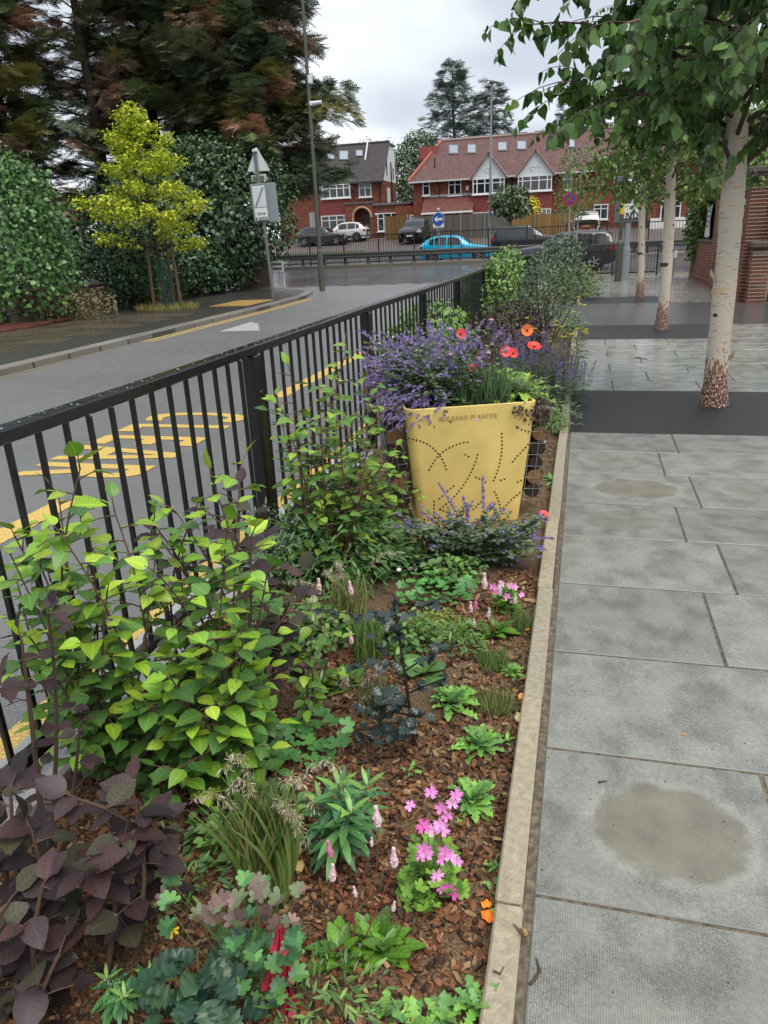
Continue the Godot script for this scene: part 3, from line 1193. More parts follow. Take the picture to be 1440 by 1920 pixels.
# stations: place along the length (0 tail .. 1 nose), sill, belt, top, half width at belt, half width at top (all shares)
const SHAPES := {
	"hatch": [[0.0, 0.28, 0.55, 0.60, 0.82, 0.72], [0.03, 0.2, 0.62, 0.68, 0.93, 0.74], [0.10, 0.16, 0.63, 0.86, 0.97, 0.68], [0.2, 0.15, 0.62, 0.97, 1.0, 0.70], [0.34, 0.15, 0.61, 1.0, 1.0, 0.72], [0.5, 0.15, 0.60, 0.98, 1.0, 0.72], [0.6, 0.15, 0.59, 0.86, 1.0, 0.72], [0.7, 0.15, 0.58, 0.64, 0.99, 0.8], [0.82, 0.16, 0.56, 0.60, 0.97, 0.8], [0.93, 0.19, 0.50, 0.54, 0.9, 0.76], [0.985, 0.22, 0.40, 0.44, 0.78, 0.66], [1.0, 0.26, 0.36, 0.38, 0.7, 0.6]],
	"suv": [[0.0, 0.28, 0.58, 0.64, 0.86, 0.76], [0.02, 0.2, 0.63, 0.74, 0.95, 0.78], [0.06, 0.17, 0.63, 0.93, 0.98, 0.76], [0.13, 0.16, 0.62, 0.985, 1.0, 0.77], [0.34, 0.16, 0.61, 1.0, 1.0, 0.78], [0.5, 0.16, 0.61, 0.985, 1.0, 0.77], [0.62, 0.16, 0.60, 0.82, 1.0, 0.76], [0.70, 0.16, 0.60, 0.665, 0.99, 0.82], [0.84, 0.17, 0.58, 0.625, 0.97, 0.82], [0.94, 0.2, 0.54, 0.575, 0.92, 0.78], [0.985, 0.22, 0.44, 0.48, 0.82, 0.7], [1.0, 0.26, 0.38, 0.42, 0.75, 0.62]]}

func car_at(kind: String, x: float) -> Array:
	var tb: Array = SHAPES[kind]
	for i in tb.size() - 1:
		if x <= tb[i + 1][0]:
			var k: float = (x - tb[i][0]) / (tb[i + 1][0] - tb[i][0])
			var r := []
			for j in 6:
				r.append(lerpf(tb[i][j], tb[i + 1][j], k))
			return r
	return tb[-1]

func car_point(kind: String, x: float, u: float, side: float, L: float, H: float, HW: float, out := 0.0) -> Vector3:
	# u: 0 sill, 1 belt, 2 edge of the roof, 3 middle of the roof
	var q := car_at(kind, x)
	var y := 0.0
	var z := 0.0
	if u <= 1.0:
		y = lerpf(q[1], q[2], u)
		z = q[4] * (0.9 + 0.1 * sin(minf(u * 2.2, PI * 0.5)))
	elif u <= 2.0:
		y = lerpf(q[2], q[3] - 0.03 * (q[3] - q[2] + 0.1), u - 1.0)
		z = lerpf(q[4], q[5], u - 1.0)
	else:
		y = lerpf(q[3] - 0.03 * (q[3] - q[2] + 0.1), q[3] + 0.012, sin((u - 2.0) * PI * 0.5))
		z = q[5] * (3.0 - u)
	return Vector3((x - 0.5) * L, y * H, side * (z * HW + (out if u <= 2.0 else 0.0))) + (Vector3(0, out, 0) if u > 1.5 else Vector3.ZERO)

func car(called: String, label: String, cat: String, place: Vector3, facing: int, L: float, H: float, Wd: float, kind: String, paint: Color):
	# facing 1: nose to the right, -1: nose to the left, 0: nose towards the camera, 2: tail towards the camera
	var fwd: Vector3 = {1: across, -1: -across, 0: -along, 2: along}[facing]
	var o := thing(called, label, cat, Transform3D(Basis(fwd, Vector3.UP, fwd.cross(Vector3.UP)), place))
	var HW := Wd * 0.5
	var pm := mat(paint.r, paint.g, paint.b, 0.28, 0.0, {"clearcoat_enabled": true, "clearcoat": 1.0, "clearcoat_roughness": 0.06})
	var b := MB.new()
	var us := [0.0, 0.12, 0.3, 0.5, 0.75, 1.0, 1.35, 1.7, 2.0, 2.25, 2.6, 3.0]
	var xs := []
	for i in 41:
		xs.append(i / 40.0)
	for sd in [-1.0, 1.0]:
		var pts := []
		for x in xs:
			for u in us:
				pts.append(car_point(kind, x, u, sd, L, H, HW))
		var k := us.size()
		if sd > 0:
			var rv := []
			for j in xs.size():
				for i in k:
					rv.append(pts[j * k + k - 1 - i])
			pts = rv
		b.grid(pts, k)
	b.box(at(Vector3(0, H * 0.2, 0)), Vector3(L * 0.9, H * 0.1, Wd * 0.86))
	part(o, "body", b.done(), pm)
	var glass := mat(0.012, 0.014, 0.016, 0.06, 0.0, {"metallic_specular": 0.8})
	var pane := func(x0, x1, u0, u1, sd, called2):
		var g := MB.new()
		var pts := []
		var n := 7
		for i in n:
			for j in 4:
				pts.append(car_point(kind, lerpf(x0, x1, i / float(n - 1)), lerpf(u0, u1, j / 3.0), sd, L, H, HW, 0.008))
		if sd > 0:
			var rv := []
			for i in n:
				for j in 4:
					rv.append(pts[i * 4 + 3 - j])
			pts = rv
		g.grid(pts, 4)
		part(o, called2, g.done(), glass)
	var suv := kind == "suv"
	for sd in [-1.0, 1.0]:
		pane.call(0.10 if suv else 0.14, 0.205, 1.12, 1.84, sd, "side_window")
		pane.call(0.22, 0.375, 1.08, 1.86, sd, "side_window")
		pane.call(0.39, 0.565, 1.08, 1.84, sd, "side_window")
	for e in [[0.585, 0.675, "windscreen"], [0.035 if suv else 0.05, 0.085 if suv else 0.14, "rear_window"]]:
		var g := MB.new()
		var pts := []
		for i in 5:
			var x: float = lerpf(e[0], e[1], i / 4.0)
			for q in [[2.02, -1.0], [2.5, -1.0], [3.0, 1.0], [2.5, 1.0], [2.02, 1.0]]:
				pts.append(car_point(kind, x, q[0], q[1], L, H, HW) + Vector3(0.012 if e[0] > 0.3 else -0.012, 0.01, 0))
		g.grid(pts, 5)
		part(o, e[2], g.done(), glass)
	var rubber := mat(0.012, 0.012, 0.012, 0.8)
	var alloy := mat(0.45, 0.46, 0.47, 0.3, 0.9)
	var wr := 0.33 if not suv else 0.36
	for x in [0.19, 0.805]:
		for sd in [-1.0, 1.0]:
			var w := Transform3D(Basis(Vector3.RIGHT, PI * 0.5 * sd), Vector3((x - 0.5) * L, wr, sd * (HW * 0.995 - 0.1)))
			b = MB.new()
			b.lathe(w, [Vector2(wr * 0.62, 0.13), Vector2(wr * 0.9, 0.125), Vector2(wr, 0.09), Vector2(wr, -0.09), Vector2(wr * 0.6, -0.1)], 24)
			b.lathe(w, [Vector2(wr * 1.16, 0.104), Vector2(wr * 0.3, 0.105)], 24)
			var ty := part(o, "wheel", b.done(), rubber)
			b = MB.new()
			b.lathe(w, [Vector2(wr * 0.66, 0.118), Vector2(wr * 0.6, 0.128), Vector2(wr * 0.58, 0.115)], 24)
			for k in 5:
				var an := TAU * k / 5
				b.box(w * Transform3D(Basis(Vector3.UP, an), Basis(Vector3.UP, an) * Vector3(wr * 0.32, 0.123, 0)), Vector3(wr * 0.6, 0.02, wr * 0.16))
			part(ty, "rim", b.done(), alloy)
	for sd in [-1.0, 1.0]:
		for e in [["headlight", 0.93, 0.975, 0.62, 0.9, mat(0.6, 0.62, 0.65, 0.12)], ["tail_light", 0.006, 0.055, 0.72, 1.05, mat(0.38, 0.012, 0.012, 0.15)]]:
			var g := MB.new()
			var pts := []
			for i in 4:
				for j in 3:
					pts.append(car_point(kind, lerpf(e[1], e[2], i / 3.0), lerpf(e[3], e[4], j / 2.0), sd, L, H, HW, 0.012))
			if sd > 0:
				var rv := []
				for i in 4:
					for j in 3:
						rv.append(pts[i * 3 + 2 - j])
				pts = rv
			g.grid(pts, 3)
			part(o, e[0], g.done(), e[5])
		var mr := MB.new()
		mr.cbox(at(Vector3(0.09 * L, H * 0.63, sd * (HW + 0.07))), Vector3(0.12, 0.13, 0.2), 0.03)
		part(o, "wing_mirror", mr.done(), pm)
	for e in [[1.0, "number_plate", mat(0.6, 0.6, 0.58, 0.4)], [-1.0, "number_plate", mat(0.55, 0.42, 0.06, 0.4)]]:
		var g := MB.new()
		g.box(at(Vector3(e[0] * (L * 0.5 + 0.008), H * (0.27 if e[0] > 0 else 0.42), 0)), Vector3(0.012, 0.11, 0.5))
		part(o, e[1], g.done(), e[2])
	if facing == 0:
		var g := MB.new()
		g.cbox(at(Vector3(L * 0.5 - 0.02, H * 0.36, 0)), Vector3(0.06, 0.16, 0.9), 0.02)
		part(o, "grille", g.done(), mat(0.03, 0.03, 0.03, 0.3))
	for sd in [-1.0, 1.0]:
		for x in [0.212, 0.382]:
			var g := MB.new()
			g.box(at(car_point(kind, x + 0.05, 0.82, sd, L, H, HW, 0.012)), Vector3(0.16, 0.03, 0.03))
			part(o, "door_handle", g.done(), pm)
# ================================================================ the houses beyond the main road
func brick_texture() -> ImageTexture:       # far brickwork: a brick is about a pixel and a half high there
	if texs.has("brick"):
		return texs["brick"]
	rng.seed = 31
	var im := Image.create(256, 256, false, Image.FORMAT_RGB8)
	im.fill(Color(0.62, 0.55, 0.48))
	for r in 16:
		for k in 9:
			var q := R(0.62, 1.0)
			im.fill_rect(Rect2i(k * 32 - (16 if r % 2 else 0), r * 16, 29, 13), Color(q * 0.98, q * R(0.86, 1.0), q * R(0.84, 1.0)))
	texs["brick"] = ImageTexture.create_from_image(im)
	return texs["brick"]

func tile_texture() -> ImageTexture:
	if texs.has("tile"):
		return texs["tile"]
	rng.seed = 32
	var im := Image.create(256, 256, false, Image.FORMAT_RGB8)
	im.fill(Color(0.4, 0.4, 0.4))
	for r in 16:
		for k in 17:
			var q := R(0.68, 1.0)
			im.fill_rect(Rect2i(k * 16 - (8 if r % 2 else 0), r * 16, 15, 14), Color(q, q * R(0.92, 1.0), q * R(0.92, 1.0)))
	texs["tile"] = ImageTexture.create_from_image(im)
	return texs["tile"]

func uv_mat(r: float, g: float, b: float, rough: float, tex: Texture2D, scale: float) -> StandardMaterial3D:
	var m := mat(r, g, b, rough, 0.0, {"resource_name": "uv%s%f" % [tex.get_instance_id(), scale]})
	m.albedo_texture = tex
	m.uv1_triplanar = true
	m.uv1_scale = Vector3.ONE * scale
	return m

func slope(a: Vector3, b: Vector3, c: Vector3, d: Vector3, thick := 0.1) -> ArrayMesh:  # a roof plane a-b (eave), c-d (ridge)
	var m := MB.new()
	var nn := (b - a).cross(d - a).normalized()
	if nn.y < 0:
		nn = -nn
	var low := -nn * thick
	m.poly([a, b, c, d], nn)
	m.poly([a + low, b + low, c + low, d + low], -nn)
	var ctr := (a + b + c + d) * 0.25
	for e in [[a, b], [b, c], [c, d], [d, a]]:
		m.poly([e[0], e[1], e[1] + low, e[0] + low], (e[0] + e[1]) * 0.5 - ctr)
	return m.done()

func slab_box(o: Node3D, called: String, t0: float, t1: float, y0: float, y1: float, z0: float, z1: float, m: Material, ch := 0.0) -> MeshInstance3D:
	var b := MB.new()
	var xf := at(Vector3((t0 + t1) * 0.5, (y0 + y1) * 0.5, (z0 + z1) * 0.5))
	var sz := Vector3(absf(t1 - t0), absf(y1 - y0), absf(z1 - z0))
	if ch > 0:
		b.cbox(xf, sz, ch)
	else:
		b.box(xf, sz)
	return part(o, called, b.done(), m)

func window(o: Node3D, x0: float, x1: float, y0: float, y1: float, z: float, cols: Array, transom := 0.3, sill := true, pane_m: Material = null):
	# white casement: cols are the shares of the lights across; the transom bar sits the given share below the top
	var white := mat(0.74, 0.75, 0.75, 0.35)
	var b := MB.new()
	var f := 0.075
	var zc := z + 0.02
	for e in [[x0, x1, y1 - f, y1], [x0, x1, y0, y0 + f]]:
		b.box(at(Vector3((e[0] + e[1]) * 0.5, (e[2] + e[3]) * 0.5, zc)), Vector3(e[1] - e[0], e[3] - e[2], 0.12))
	for e in [[x0, x0 + f], [x1 - f, x1]]:
		b.box(at(Vector3((e[0] + e[1]) * 0.5, (y0 + y1) * 0.5, zc)), Vector3(f, y1 - y0 - f * 2 - 0.004, 0.12))
	var tot := 0.0
	for c in cols:
		tot += c
	var w := part(o, "window", b.done(), white)
	if sill:
		b = MB.new()
		b.cbox(at(Vector3((x0 + x1) * 0.5, y0 - 0.05, z + 0.07)), Vector3(x1 - x0 + 0.16, 0.09, 0.24), 0.01)
		part(w, "sill", b.done(), white)
	var gm: Material = pane_m if pane_m else mat(0.02, 0.023, 0.028, 0.08, 0.0, {"metallic_specular": 0.7})
	var x := x0 + f
	var span := x1 - x0 - f * 2
	var yt := y1 - (y1 - y0) * transom
	for i in cols.size():
		var cw: float = span * cols[i] / tot
		for e in ([[y0 + f, yt - 0.03], [yt + 0.03, y1 - f]] if transom > 0.0 else [[y0 + f, y1 - f]]):
			var g := MB.new()
			g.box(at(Vector3(x + cw * 0.5, (e[0] + e[1]) * 0.5, z)), Vector3(cw - 0.004, e[1] - e[0], 0.02))
			part(w, "pane", g.done(), gm)
		if i > 0:
			b = MB.new()
			b.box(at(Vector3(x, (y0 + y1) * 0.5, zc)), Vector3(0.075, y1 - y0 - f * 2 - 0.004, 0.1))
			part(w, "mullion", b.done(), white)
		x += cw
	if transom > 0.0:
		b = MB.new()
		b.box(at(Vector3((x0 + x1) * 0.5, yt, zc)), Vector3(x1 - x0 - f * 2 - 0.004, 0.06, 0.092))
		part(w, "transom", b.done(), white)

func win_px(o: Node3D, s0: float, z: float, px0: float, px1: float, py0: float, py1: float, cols: Array, transom := 0.3, sill := true):
	var a := F(px0, py1, s0 - z)
	var b := F(px1, py0, s0 - z)
	window(o, a.x, b.x, a.y, b.y, z, cols, transom, sill)

func rooflight(o: Node3D, s0: float, px: Array, ridge: Vector3, eave: Vector3):
	# find where the line of sight meets the roof plane through eave and ridge (both (0, y, z) in the house's own axes)
	var mid := Vector3.ZERO
	var pts := []
	var dz := ridge.z - eave.z
	var dy := ridge.y - eave.y
	for q in [[px[0], px[3]], [px[1], px[3]], [px[1], px[2]], [px[0], px[2]]]:
		var d := ray(q[0], q[1])
		var ox := EYE.dot(across)
		var oz := s0
		var lx := d.dot(across)
		var lz := -d.dot(along)
		# point: x = k lx, y = 1.6 + k d.y, z = s0 + k lz ; on plane (y - ey) dz = (z - ez) dy
		var k := ((oz - eave.z) * dy - (EYE.y - eave.y) * dz) / (d.y * dz - lz * dy)
		pts.append(Vector3(ox + k * lx, EYE.y + k * d.y, oz + k * lz))
		mid += pts[-1] * 0.25
	var nn := Vector3(0, -dz, dy).normalized()
	if nn.y < 0:
		nn = -nn
	var b := MB.new()
	var up := nn * 0.07
	b.poly([pts[0] + up, pts[1] + up, pts[2] + up, pts[3] + up], nn)
	for i in 4:
		b.poly([pts[i] - up, pts[(i + 1) % 4] - up, pts[(i + 1) % 4] + up, pts[i] + up], (pts[i] + pts[(i + 1) % 4]) * 0.5 - mid)
	var f := part(o, "roof_window", b.done(), mat(0.12, 0.12, 0.125, 0.4))
	b = MB.new()
	var q2 := []
	for p in pts:
		q2.append(mid + (p - mid) * 0.8 + up * 1.15)
	b.poly(q2, nn)
	part(f, "pane", b.done(), mat(0.55, 0.58, 0.62, 0.05, 0.85))

func downpipe(o: Node3D, pts: Array, m: Material, r := 0.05):
	var b := MB.new()
	b.tube(pts, [r], 8)
	part(o, "downpipe", b.done(), m)

func tile_hung(o: Node3D, x0: float, x1: float, y0: float, y1: float, z: float):
	# lapped courses of red tiles, each course a wedge of its own
	var m := grained(0.36, 0.05, 0.04, 0.5, ntex(71, 0.03, 0.6, 1.0, 5), 1.5)
	var n := 8
	for i in n:
		var b := MB.new()
		var ya := lerpf(y0, y1, float(i) / n)
		var yb := lerpf(y0, y1, float(i + 1) / n) + 0.03
		b.poly([Vector3(x0, ya, z + 0.06), Vector3(x1, ya, z + 0.06), Vector3(x1, yb, z + 0.01), Vector3(x0, yb, z + 0.01)], Vector3(0, 0, 1))
		b.poly([Vector3(x0, ya, z + 0.06), Vector3(x1, ya, z + 0.06), Vector3(x1, ya, z - 0.05), Vector3(x0, ya, z - 0.05)], Vector3.DOWN)
		for x in [x0, x1]:
			b.poly([Vector3(x, ya, z + 0.06), Vector3(x, yb, z + 0.01), Vector3(x, yb, z - 0.3), Vector3(x, ya, z - 0.3)], Vector3(1 if x == x1 else -1, 0, 0))
		part(o, "tile_course", b.done(), m)

func build_houses():
	rng.seed = 303
	dark_roof_house()
	red_roof_house()
	side_house()
	board_fence("weathered grey close-board timber fence in front of the red-roofed house", 60.6, 776, 955, 402, 468, Color(0.22, 0.20, 0.17))
	board_fence("new orange-brown close-board timber fence below the yellow flowering shrub", 60.6, 957, 1079, 401, 448, Color(0.45, 0.25, 0.07))
	board_fence("tall orange board screen beside the black parked vehicle and brick extension", 61.6, 722, 764, 405, 458, Color(0.33, 0.18, 0.06))
	keep_left_sign()

func dark_roof_house():
	var s0 := 66.0
	var o := thing("brick_house", "red brick house with dark slate roof, white gable end and arched porch", "house", frame_at(W(s0, 0, 0)))
	var brick := uv_mat(0.34, 0.125, 0.075, 0.8, brick_texture(), 0.85)
	var slate := uv_mat(0.075, 0.068, 0.072, 0.6, tile_texture(), 0.6)
	var white := mat(0.74, 0.75, 0.75, 0.5)
	var base := 1.4
	var xr := F(717, 338, s0).x
	var xl := xr - 9.5
	var ye := F(717, 338, s0).y
	slab_box(o, "wall", xl, xr, base, ye, -4.9, 0, brick)
	# roof: front slope to a ridge 2.6 m back, flat dormer behind
	var zr := -2.5
	var yr := F(727, 266, s0 - zr).y
	part(o, "roof", slope(Vector3(xl, ye - 0.05, 0.35), Vector3(xr + 0.12, ye - 0.05, 0.35), Vector3(xr + 0.12, yr, zr), Vector3(xl, yr, zr), 0.12), slate)
	var b := MB.new()
	b.prism([Vector2(0.0, ye + 0.02), Vector2(-zr, yr - 0.14), Vector2(-zr + 2.0, yr - 0.3), Vector2(4.9, ye + 0.02)], Transform3D(Basis(Vector3(0, 0, -1), Vector3.UP, Vector3.RIGHT), Vector3(xr - 0.3, 0, 0)), 0.3)
	part(o, "gable_end", b.done(), mat(0.72, 0.735, 0.76, 0.6))
	slab_box(o, "dormer_roof", xl + 1, xr + 0.1, yr - 0.22, yr - 0.06, -4.7, zr - 0.02, mat(0.09, 0.09, 0.095, 0.6))
	b = MB.new()
	b.tube([Vector3(xl, yr + 0.03, zr), Vector3(xr + 0.14, yr + 0.03, zr)], [0.09], 8)
	part(o, "ridge_tiles", b.done(), mat(0.07, 0.065, 0.066, 0.7))
	slab_box(o, "gutter", xl, xr + 0.1, ye - 0.16, ye - 0.04, 0.36, 0.5, mat(0.03, 0.03, 0.03, 0.4))
	downpipe(o, [Vector3(xr - 0.25, ye - 0.1, 0.42), Vector3(xr - 0.25, ye - 0.3, 0.08), Vector3(xr - 0.25, F(717, 382, s0).y, 0.08)], mat(0.02, 0.02, 0.02, 0.4))
	downpipe(o, [Vector3(xr + 0.08, ye + 1.6, -2.9), Vector3(xr + 0.08, ye - 0.6, -3.0), Vector3(xr + 0.08, base + 2.6, -3.0)], mat(0.02, 0.02, 0.02, 0.4))
	for q in [[-1.6, ye + 0.5, 1.5], [-3.9, ye + 0.3, 0.9]]:
		slab_box(o, "slit_window", xr + 0.004, xr + 0.03, q[1], q[1] + q[2], q[0] - 0.14, q[0] + 0.14, mat(0.03, 0.03, 0.035, 0.1))
	var er := Vector3(0, ye - 0.05, 0.35)
	var rr := Vector3(0, yr, zr)
	rooflight(o, s0, [636, 654, 283, 301], rr, er)
	rooflight(o, s0, [667, 681, 282, 294], rr, er)
	rooflight(o, s0, [614, 628, 286, 300], rr, er)
	b = MB.new()
	var p0 := F(685, 295, s0 + 1.4)
	b.tube([Vector3(p0.x, p0.y - 0.2, -1.3), Vector3(p0.x + 0.18, yr + 0.45, -2.0)], [0.075], 10)
	part(o, "flue_pipe", b.done(), white)
	# two-storey bay with tile-hung band
	var bz := 0.55
	var bl := F(600, 400, s0 - bz).x
	var br := F(657, 400, s0 - bz).x
	slab_box(o, "bay_wall", bl, br, base, F(657, 436, s0 - bz).y, 0.002, bz, brick)
	slab_box(o, "bay_core", bl + 0.05, br - 0.05, base + 0.2, ye - 0.12, 0.002, bz - 0.06, mat(0.25, 0.25, 0.25, 0.8))
	tile_hung(o, bl, br, F(640, 402, s0 - bz).y, F(640, 374, s0 - bz).y, bz - 0.03)
	win_px(o, s0, bz, 605, 656, 344, 373, [1, 1, 1, 0.8])
	win_px(o, s0, bz, 604, 658, 402, 436, [1, 1, 1, 0.8])
	win_px(o, s0, 0.02, 674, 696, 342, 370, [1, 1], 0.36)
	# porch: an arched recess with its ring of brick and the dark door
	var pc := F(684, 400, s0)
	var pr := 0.72
	var py := F(684, 400, s0).y
	var pts := [Vector2(-pr, base)]
	for i in 13:
		var an := PI - PI * i / 12.0
		pts.append(Vector2(cos(an) * pr, py - 0.35 + sin(an) * pr))
	pts.append(Vector2(pr, base))
	# a porch front standing 0.9 m before the wall, with the arch left open
	var front := [Vector2(-pr - 0.75, base), Vector2(-pr - 0.75, py + 0.75), Vector2(pr + 0.2, py + 0.75), Vector2(pr + 0.2, base)]
	var hole := pts.duplicate()
	hole.reverse()
	b = MB.new()
	b.prism(front + hole, at(Vector3(pc.x, 0, 0.66)), 0.24)
	part(o, "porch_front", b.done(), brick)
	slab_box(o, "porch_side", pc.x - pr - 0.75, pc.x - pr - 0.5, base, py + 0.75, 0.002, 0.655, brick)
	slab_box(o, "porch_roof", pc.x - pr - 0.85, pc.x + pr + 0.25, py + 0.753, py + 0.86, 0.002, 0.98, mat(0.13, 0.12, 0.12, 0.7))
	b = MB.new()
	var ring := []
	for i in 13:
		var an := PI - PI * i / 12.0
		ring.append(Vector3(pc.x + cos(an) * (pr + 0.09), py - 0.35 + sin(an) * (pr + 0.09), 0.9))
	ring.push_front(ring[0] - Vector3(0, 1.0, 0))
	b.tube(ring, [0.1], 6)
	part(o, "arch_ring", b.done(), mat(0.42, 0.27, 0.17, 0.8))
	var dr := slab_box(o, "door", pc.x - 0.1, pc.x + 0.62, base + 0.2, py - 0.1, 0.04, 0.09, mat(0.035, 0.02, 0.032, 0.35), 0.01)
	slab_box(dr, "letter_box", pc.x + 0.1, pc.x + 0.4, base + 1.35, base + 1.42, 0.092, 0.11, mat(0.6, 0.6, 0.6, 0.3))
	# flat-roofed extension
	var xe := F(768, 378, s0 - 0.7).x
	var x1 := F(692, 400, s0 - 0.7).x
	var yf := F(730, 384, s0 - 0.7).y
	slab_box(o, "extension_wall", x1, xe, base, yf, -4.5, 0.7, brick)
	slab_box(o, "flat_roof", x1 - 0.25, xe + 0.15, yf, yf + 0.17, -4.6, 0.85, mat(0.16, 0.155, 0.15, 0.7))
	win_px(o, s0, 0.72, 709, 747, 398, 434, [0.7, 1, 0.8], 0.3)
	slab_box(o, "bell_lamp", x1 + 0.55, x1 + 0.72, yf - 0.75, yf - 0.6, 0.702, 0.78, white)
	slab_box(o, "side_window", xr + 0.004, xr + 0.05, ye - 1.7, ye - 0.5, -2.4, -1.5, white)

func red_roof_house():
	var s0 := 64.0
	var o := thing("semi_detached_houses", "pair of brick houses under one red tiled roof with twin white gables", "house", frame_at(W(s0, 0, 0)))
	var brick := uv_mat(0.36, 0.115, 0.06, 0.8, brick_texture(), 0.85)
	var tiles := uv_mat(0.205, 0.105, 0.095, 0.6, tile_texture(), 0.55)
	var white := mat(0.76, 0.77, 0.77, 0.5)
	var dark := mat(0.03, 0.03, 0.03, 0.4)
	var base := 1.3
	var xl := F(774, 337, s0).x
	var xr := F(1210, 330, s0).x
	var ye := F(840, 336, s0).y
	slab_box(o, "wall", xl, xr, base, ye, -8, 0, brick)
	var zr := -4.0
	var yr := F(940, 256, s0 - zr).y
	var hx := F(828, 263, s0 - zr).x
	part(o, "roof", slope(Vector3(xl - 0.3, ye - 0.05, 0.4), Vector3(xr, ye - 0.05, 0.4), Vector3(xr, yr, zr), Vector3(hx, yr, zr), 0.14), tiles)
	part(o, "roof", slope(Vector3(xl - 0.3, ye - 0.05, -8.4), Vector3(xl - 0.3, ye - 0.05, 0.39), Vector3(hx, yr, zr), Vector3(hx, yr, zr - 0.01), 0.14), tiles)
	part(o, "roof", slope(Vector3(xr, ye - 0.05, -8.4), Vector3(xl - 0.3, ye - 0.05, -8.4), Vector3(hx, yr, zr - 0.02), Vector3(xr, yr, zr - 0.02), 0.14), tiles)
	var b := MB.new()
	b.tube([Vector3(xl - 0.32, ye, 0.42), Vector3(hx, yr + 0.06, zr)], [0.12], 8)
	part(o, "hip_tiles", b.done(), mat(0.38, 0.10, 0.075, 0.6))
	b = MB.new()
	b.tube([Vector3(hx, yr + 0.04, zr), Vector3(xr, yr + 0.04, zr)], [0.11], 8)
	part(o, "ridge_tiles", b.done(), mat(0.33, 0.24, 0.22, 0.7))
	for q in [[hx + 1.2, hx + 7.0], [hx + 7.6, hx + 13.5]]:
		slab_box(o, "flat_dormer", q[0], q[1], yr - 0.4, yr + 0.28, zr - 3.4, zr - 0.6, mat(0.13, 0.15, 0.17, 0.5))
	slab_box(o, "side_dormer", xl + 0.1, hx - 0.1, F(800, 300, s0 + 3).y, F(800, 276, s0 + 3).y, -5.6, -2.6, mat(0.28, 0.07, 0.05, 0.7))
	slab_box(o, "gutter", xl - 0.25, xr, ye - 0.17, ye - 0.05, 0.41, 0.56, mat(0.55, 0.55, 0.54, 0.4))
	for px in [824, 960]:
		var x := F(px, 350, s0).x
		downpipe(o, [Vector3(x, ye - 0.1, 0.5), Vector3(x, ye - 0.35, 0.08), Vector3(x, base + 1.5, 0.08)], dark)
	b = MB.new()
	var vp := F(816, 305, s0 + 1.2)
	b.tube([Vector3(vp.x, vp.y - 0.4, -1.0), Vector3(vp.x, vp.y + 0.35, -1.0)], [0.06], 8)
	part(o, "vent_pipe", b.done(), dark)
	var er := Vector3(0, ye - 0.05, 0.4)
	var rr := Vector3(0, yr, zr)
	for px in [[841, 860, 272, 290], [876, 893, 271, 289], [933, 951, 267, 284], [969, 987, 265, 282], [1031, 1048, 261, 280], [1066, 1078, 262, 278]]:
		rooflight(o, s0, px, rr, er)
	# two bays under white gables
	for q in [[884, 949, 334, 289, 915.5], [969, 1038, 329, 284, 1004.5]]:
		var bz := 0.6
		var a := F(q[0], q[2], s0 - bz)
		var c := F(q[1], q[2] - 2, s0 - bz)
		var ap := F(q[4], q[3], s0 - bz)
		var yb := (a.y + c.y) * 0.5
		var mx := (a.x + c.x) * 0.5
		var w2 := (c.x - a.x) * 0.5
		b = MB.new()
		b.prism([Vector2(-w2 + 0.05, yb - 0.02), Vector2(w2 - 0.05, yb - 0.02), Vector2(0, ap.y - 0.14)], at(Vector3(mx, 0, bz - 0.1)), 0.1)
		var ped := part(o, "gable", b.done(), mat(0.62, 0.64, 0.67, 0.7))
		for sd in [-1.0, 1.0]:
			b = MB.new()
			b.bar(Vector3(mx + sd * (w2 + 0.08), yb - 0.08, bz + 0.06), Vector3(mx, ap.y + 0.02, bz + 0.06), 0.06, 0.2, Vector3(0, 0, 1))
			part(ped, "bargeboard", b.done(), white)
			# little roof slopes running back into the main roof
			part(o, "gable_roof", slope(Vector3(mx + sd * (w2 + 0.2), yb - 0.12, bz + 0.2), Vector3(mx, ap.y + 0.14, bz + 0.2), Vector3(mx, ap.y + 0.14, -2.4), Vector3(mx + sd * (w2 + 0.2), yb - 0.12, -0.2), 0.1), tiles)
		for i in 14:                                     # pargeting
			b = MB.new()
			var an := R(0, TAU)
			var rd := R(0, 0.45)
			b.tube([Vector3(mx + cos(an) * rd, yb + 0.45 + sin(an) * rd * 0.6, bz + 0.005), Vector3(mx + cos(an + 0.6) * rd * 1.2, yb + 0.5 + sin(an + 0.7) * rd * 0.7, bz + 0.005)], [0.03], 5)
			part(ped, "moulding", b.done(), mat(0.62, 0.64, 0.67, 0.7))
		slab_box(o, "bay_core", a.x + 0.15, c.x - 0.15, base, yb - 0.02, 0.003, bz - 0.1, mat(0.3, 0.3, 0.3, 0.8))
		var sill_y := F(q[0] + 20, q[2] + 30, s0 - bz).y
		window(o, a.x + 0.1, c.x - 0.1, sill_y, yb - 0.03, bz, [0.45, 1, 1, 1, 0.45], 0.32)
		var y1 := F(q[0] + 20, q[2] + 63, s0 - bz).y
		tile_hung(o, a.x + 0.08, c.x - 0.08, y1, sill_y - 0.09, bz - 0.04)
		window(o, a.x + 0.1, c.x - 0.1, y1 - 1.5, y1 - 0.03, bz, [0.45, 1, 1, 1, 0.45], 0.32, true, mat(0.28, 0.29, 0.31, 0.2))
	win_px(o, s0, 0.02, 793, 806, 341, 367, [1], 0.3)
	win_px(o, s0, 0.02, 841, 865, 337, 367, [1, 1], 0.3)
	win_px(o, s0, 0.02, 1056, 1073, 326, 357, [1, 1], 0.3)
	win_px(o, s0, 0.02, 1150, 1185, 322, 354, [1, 1], 0.3)
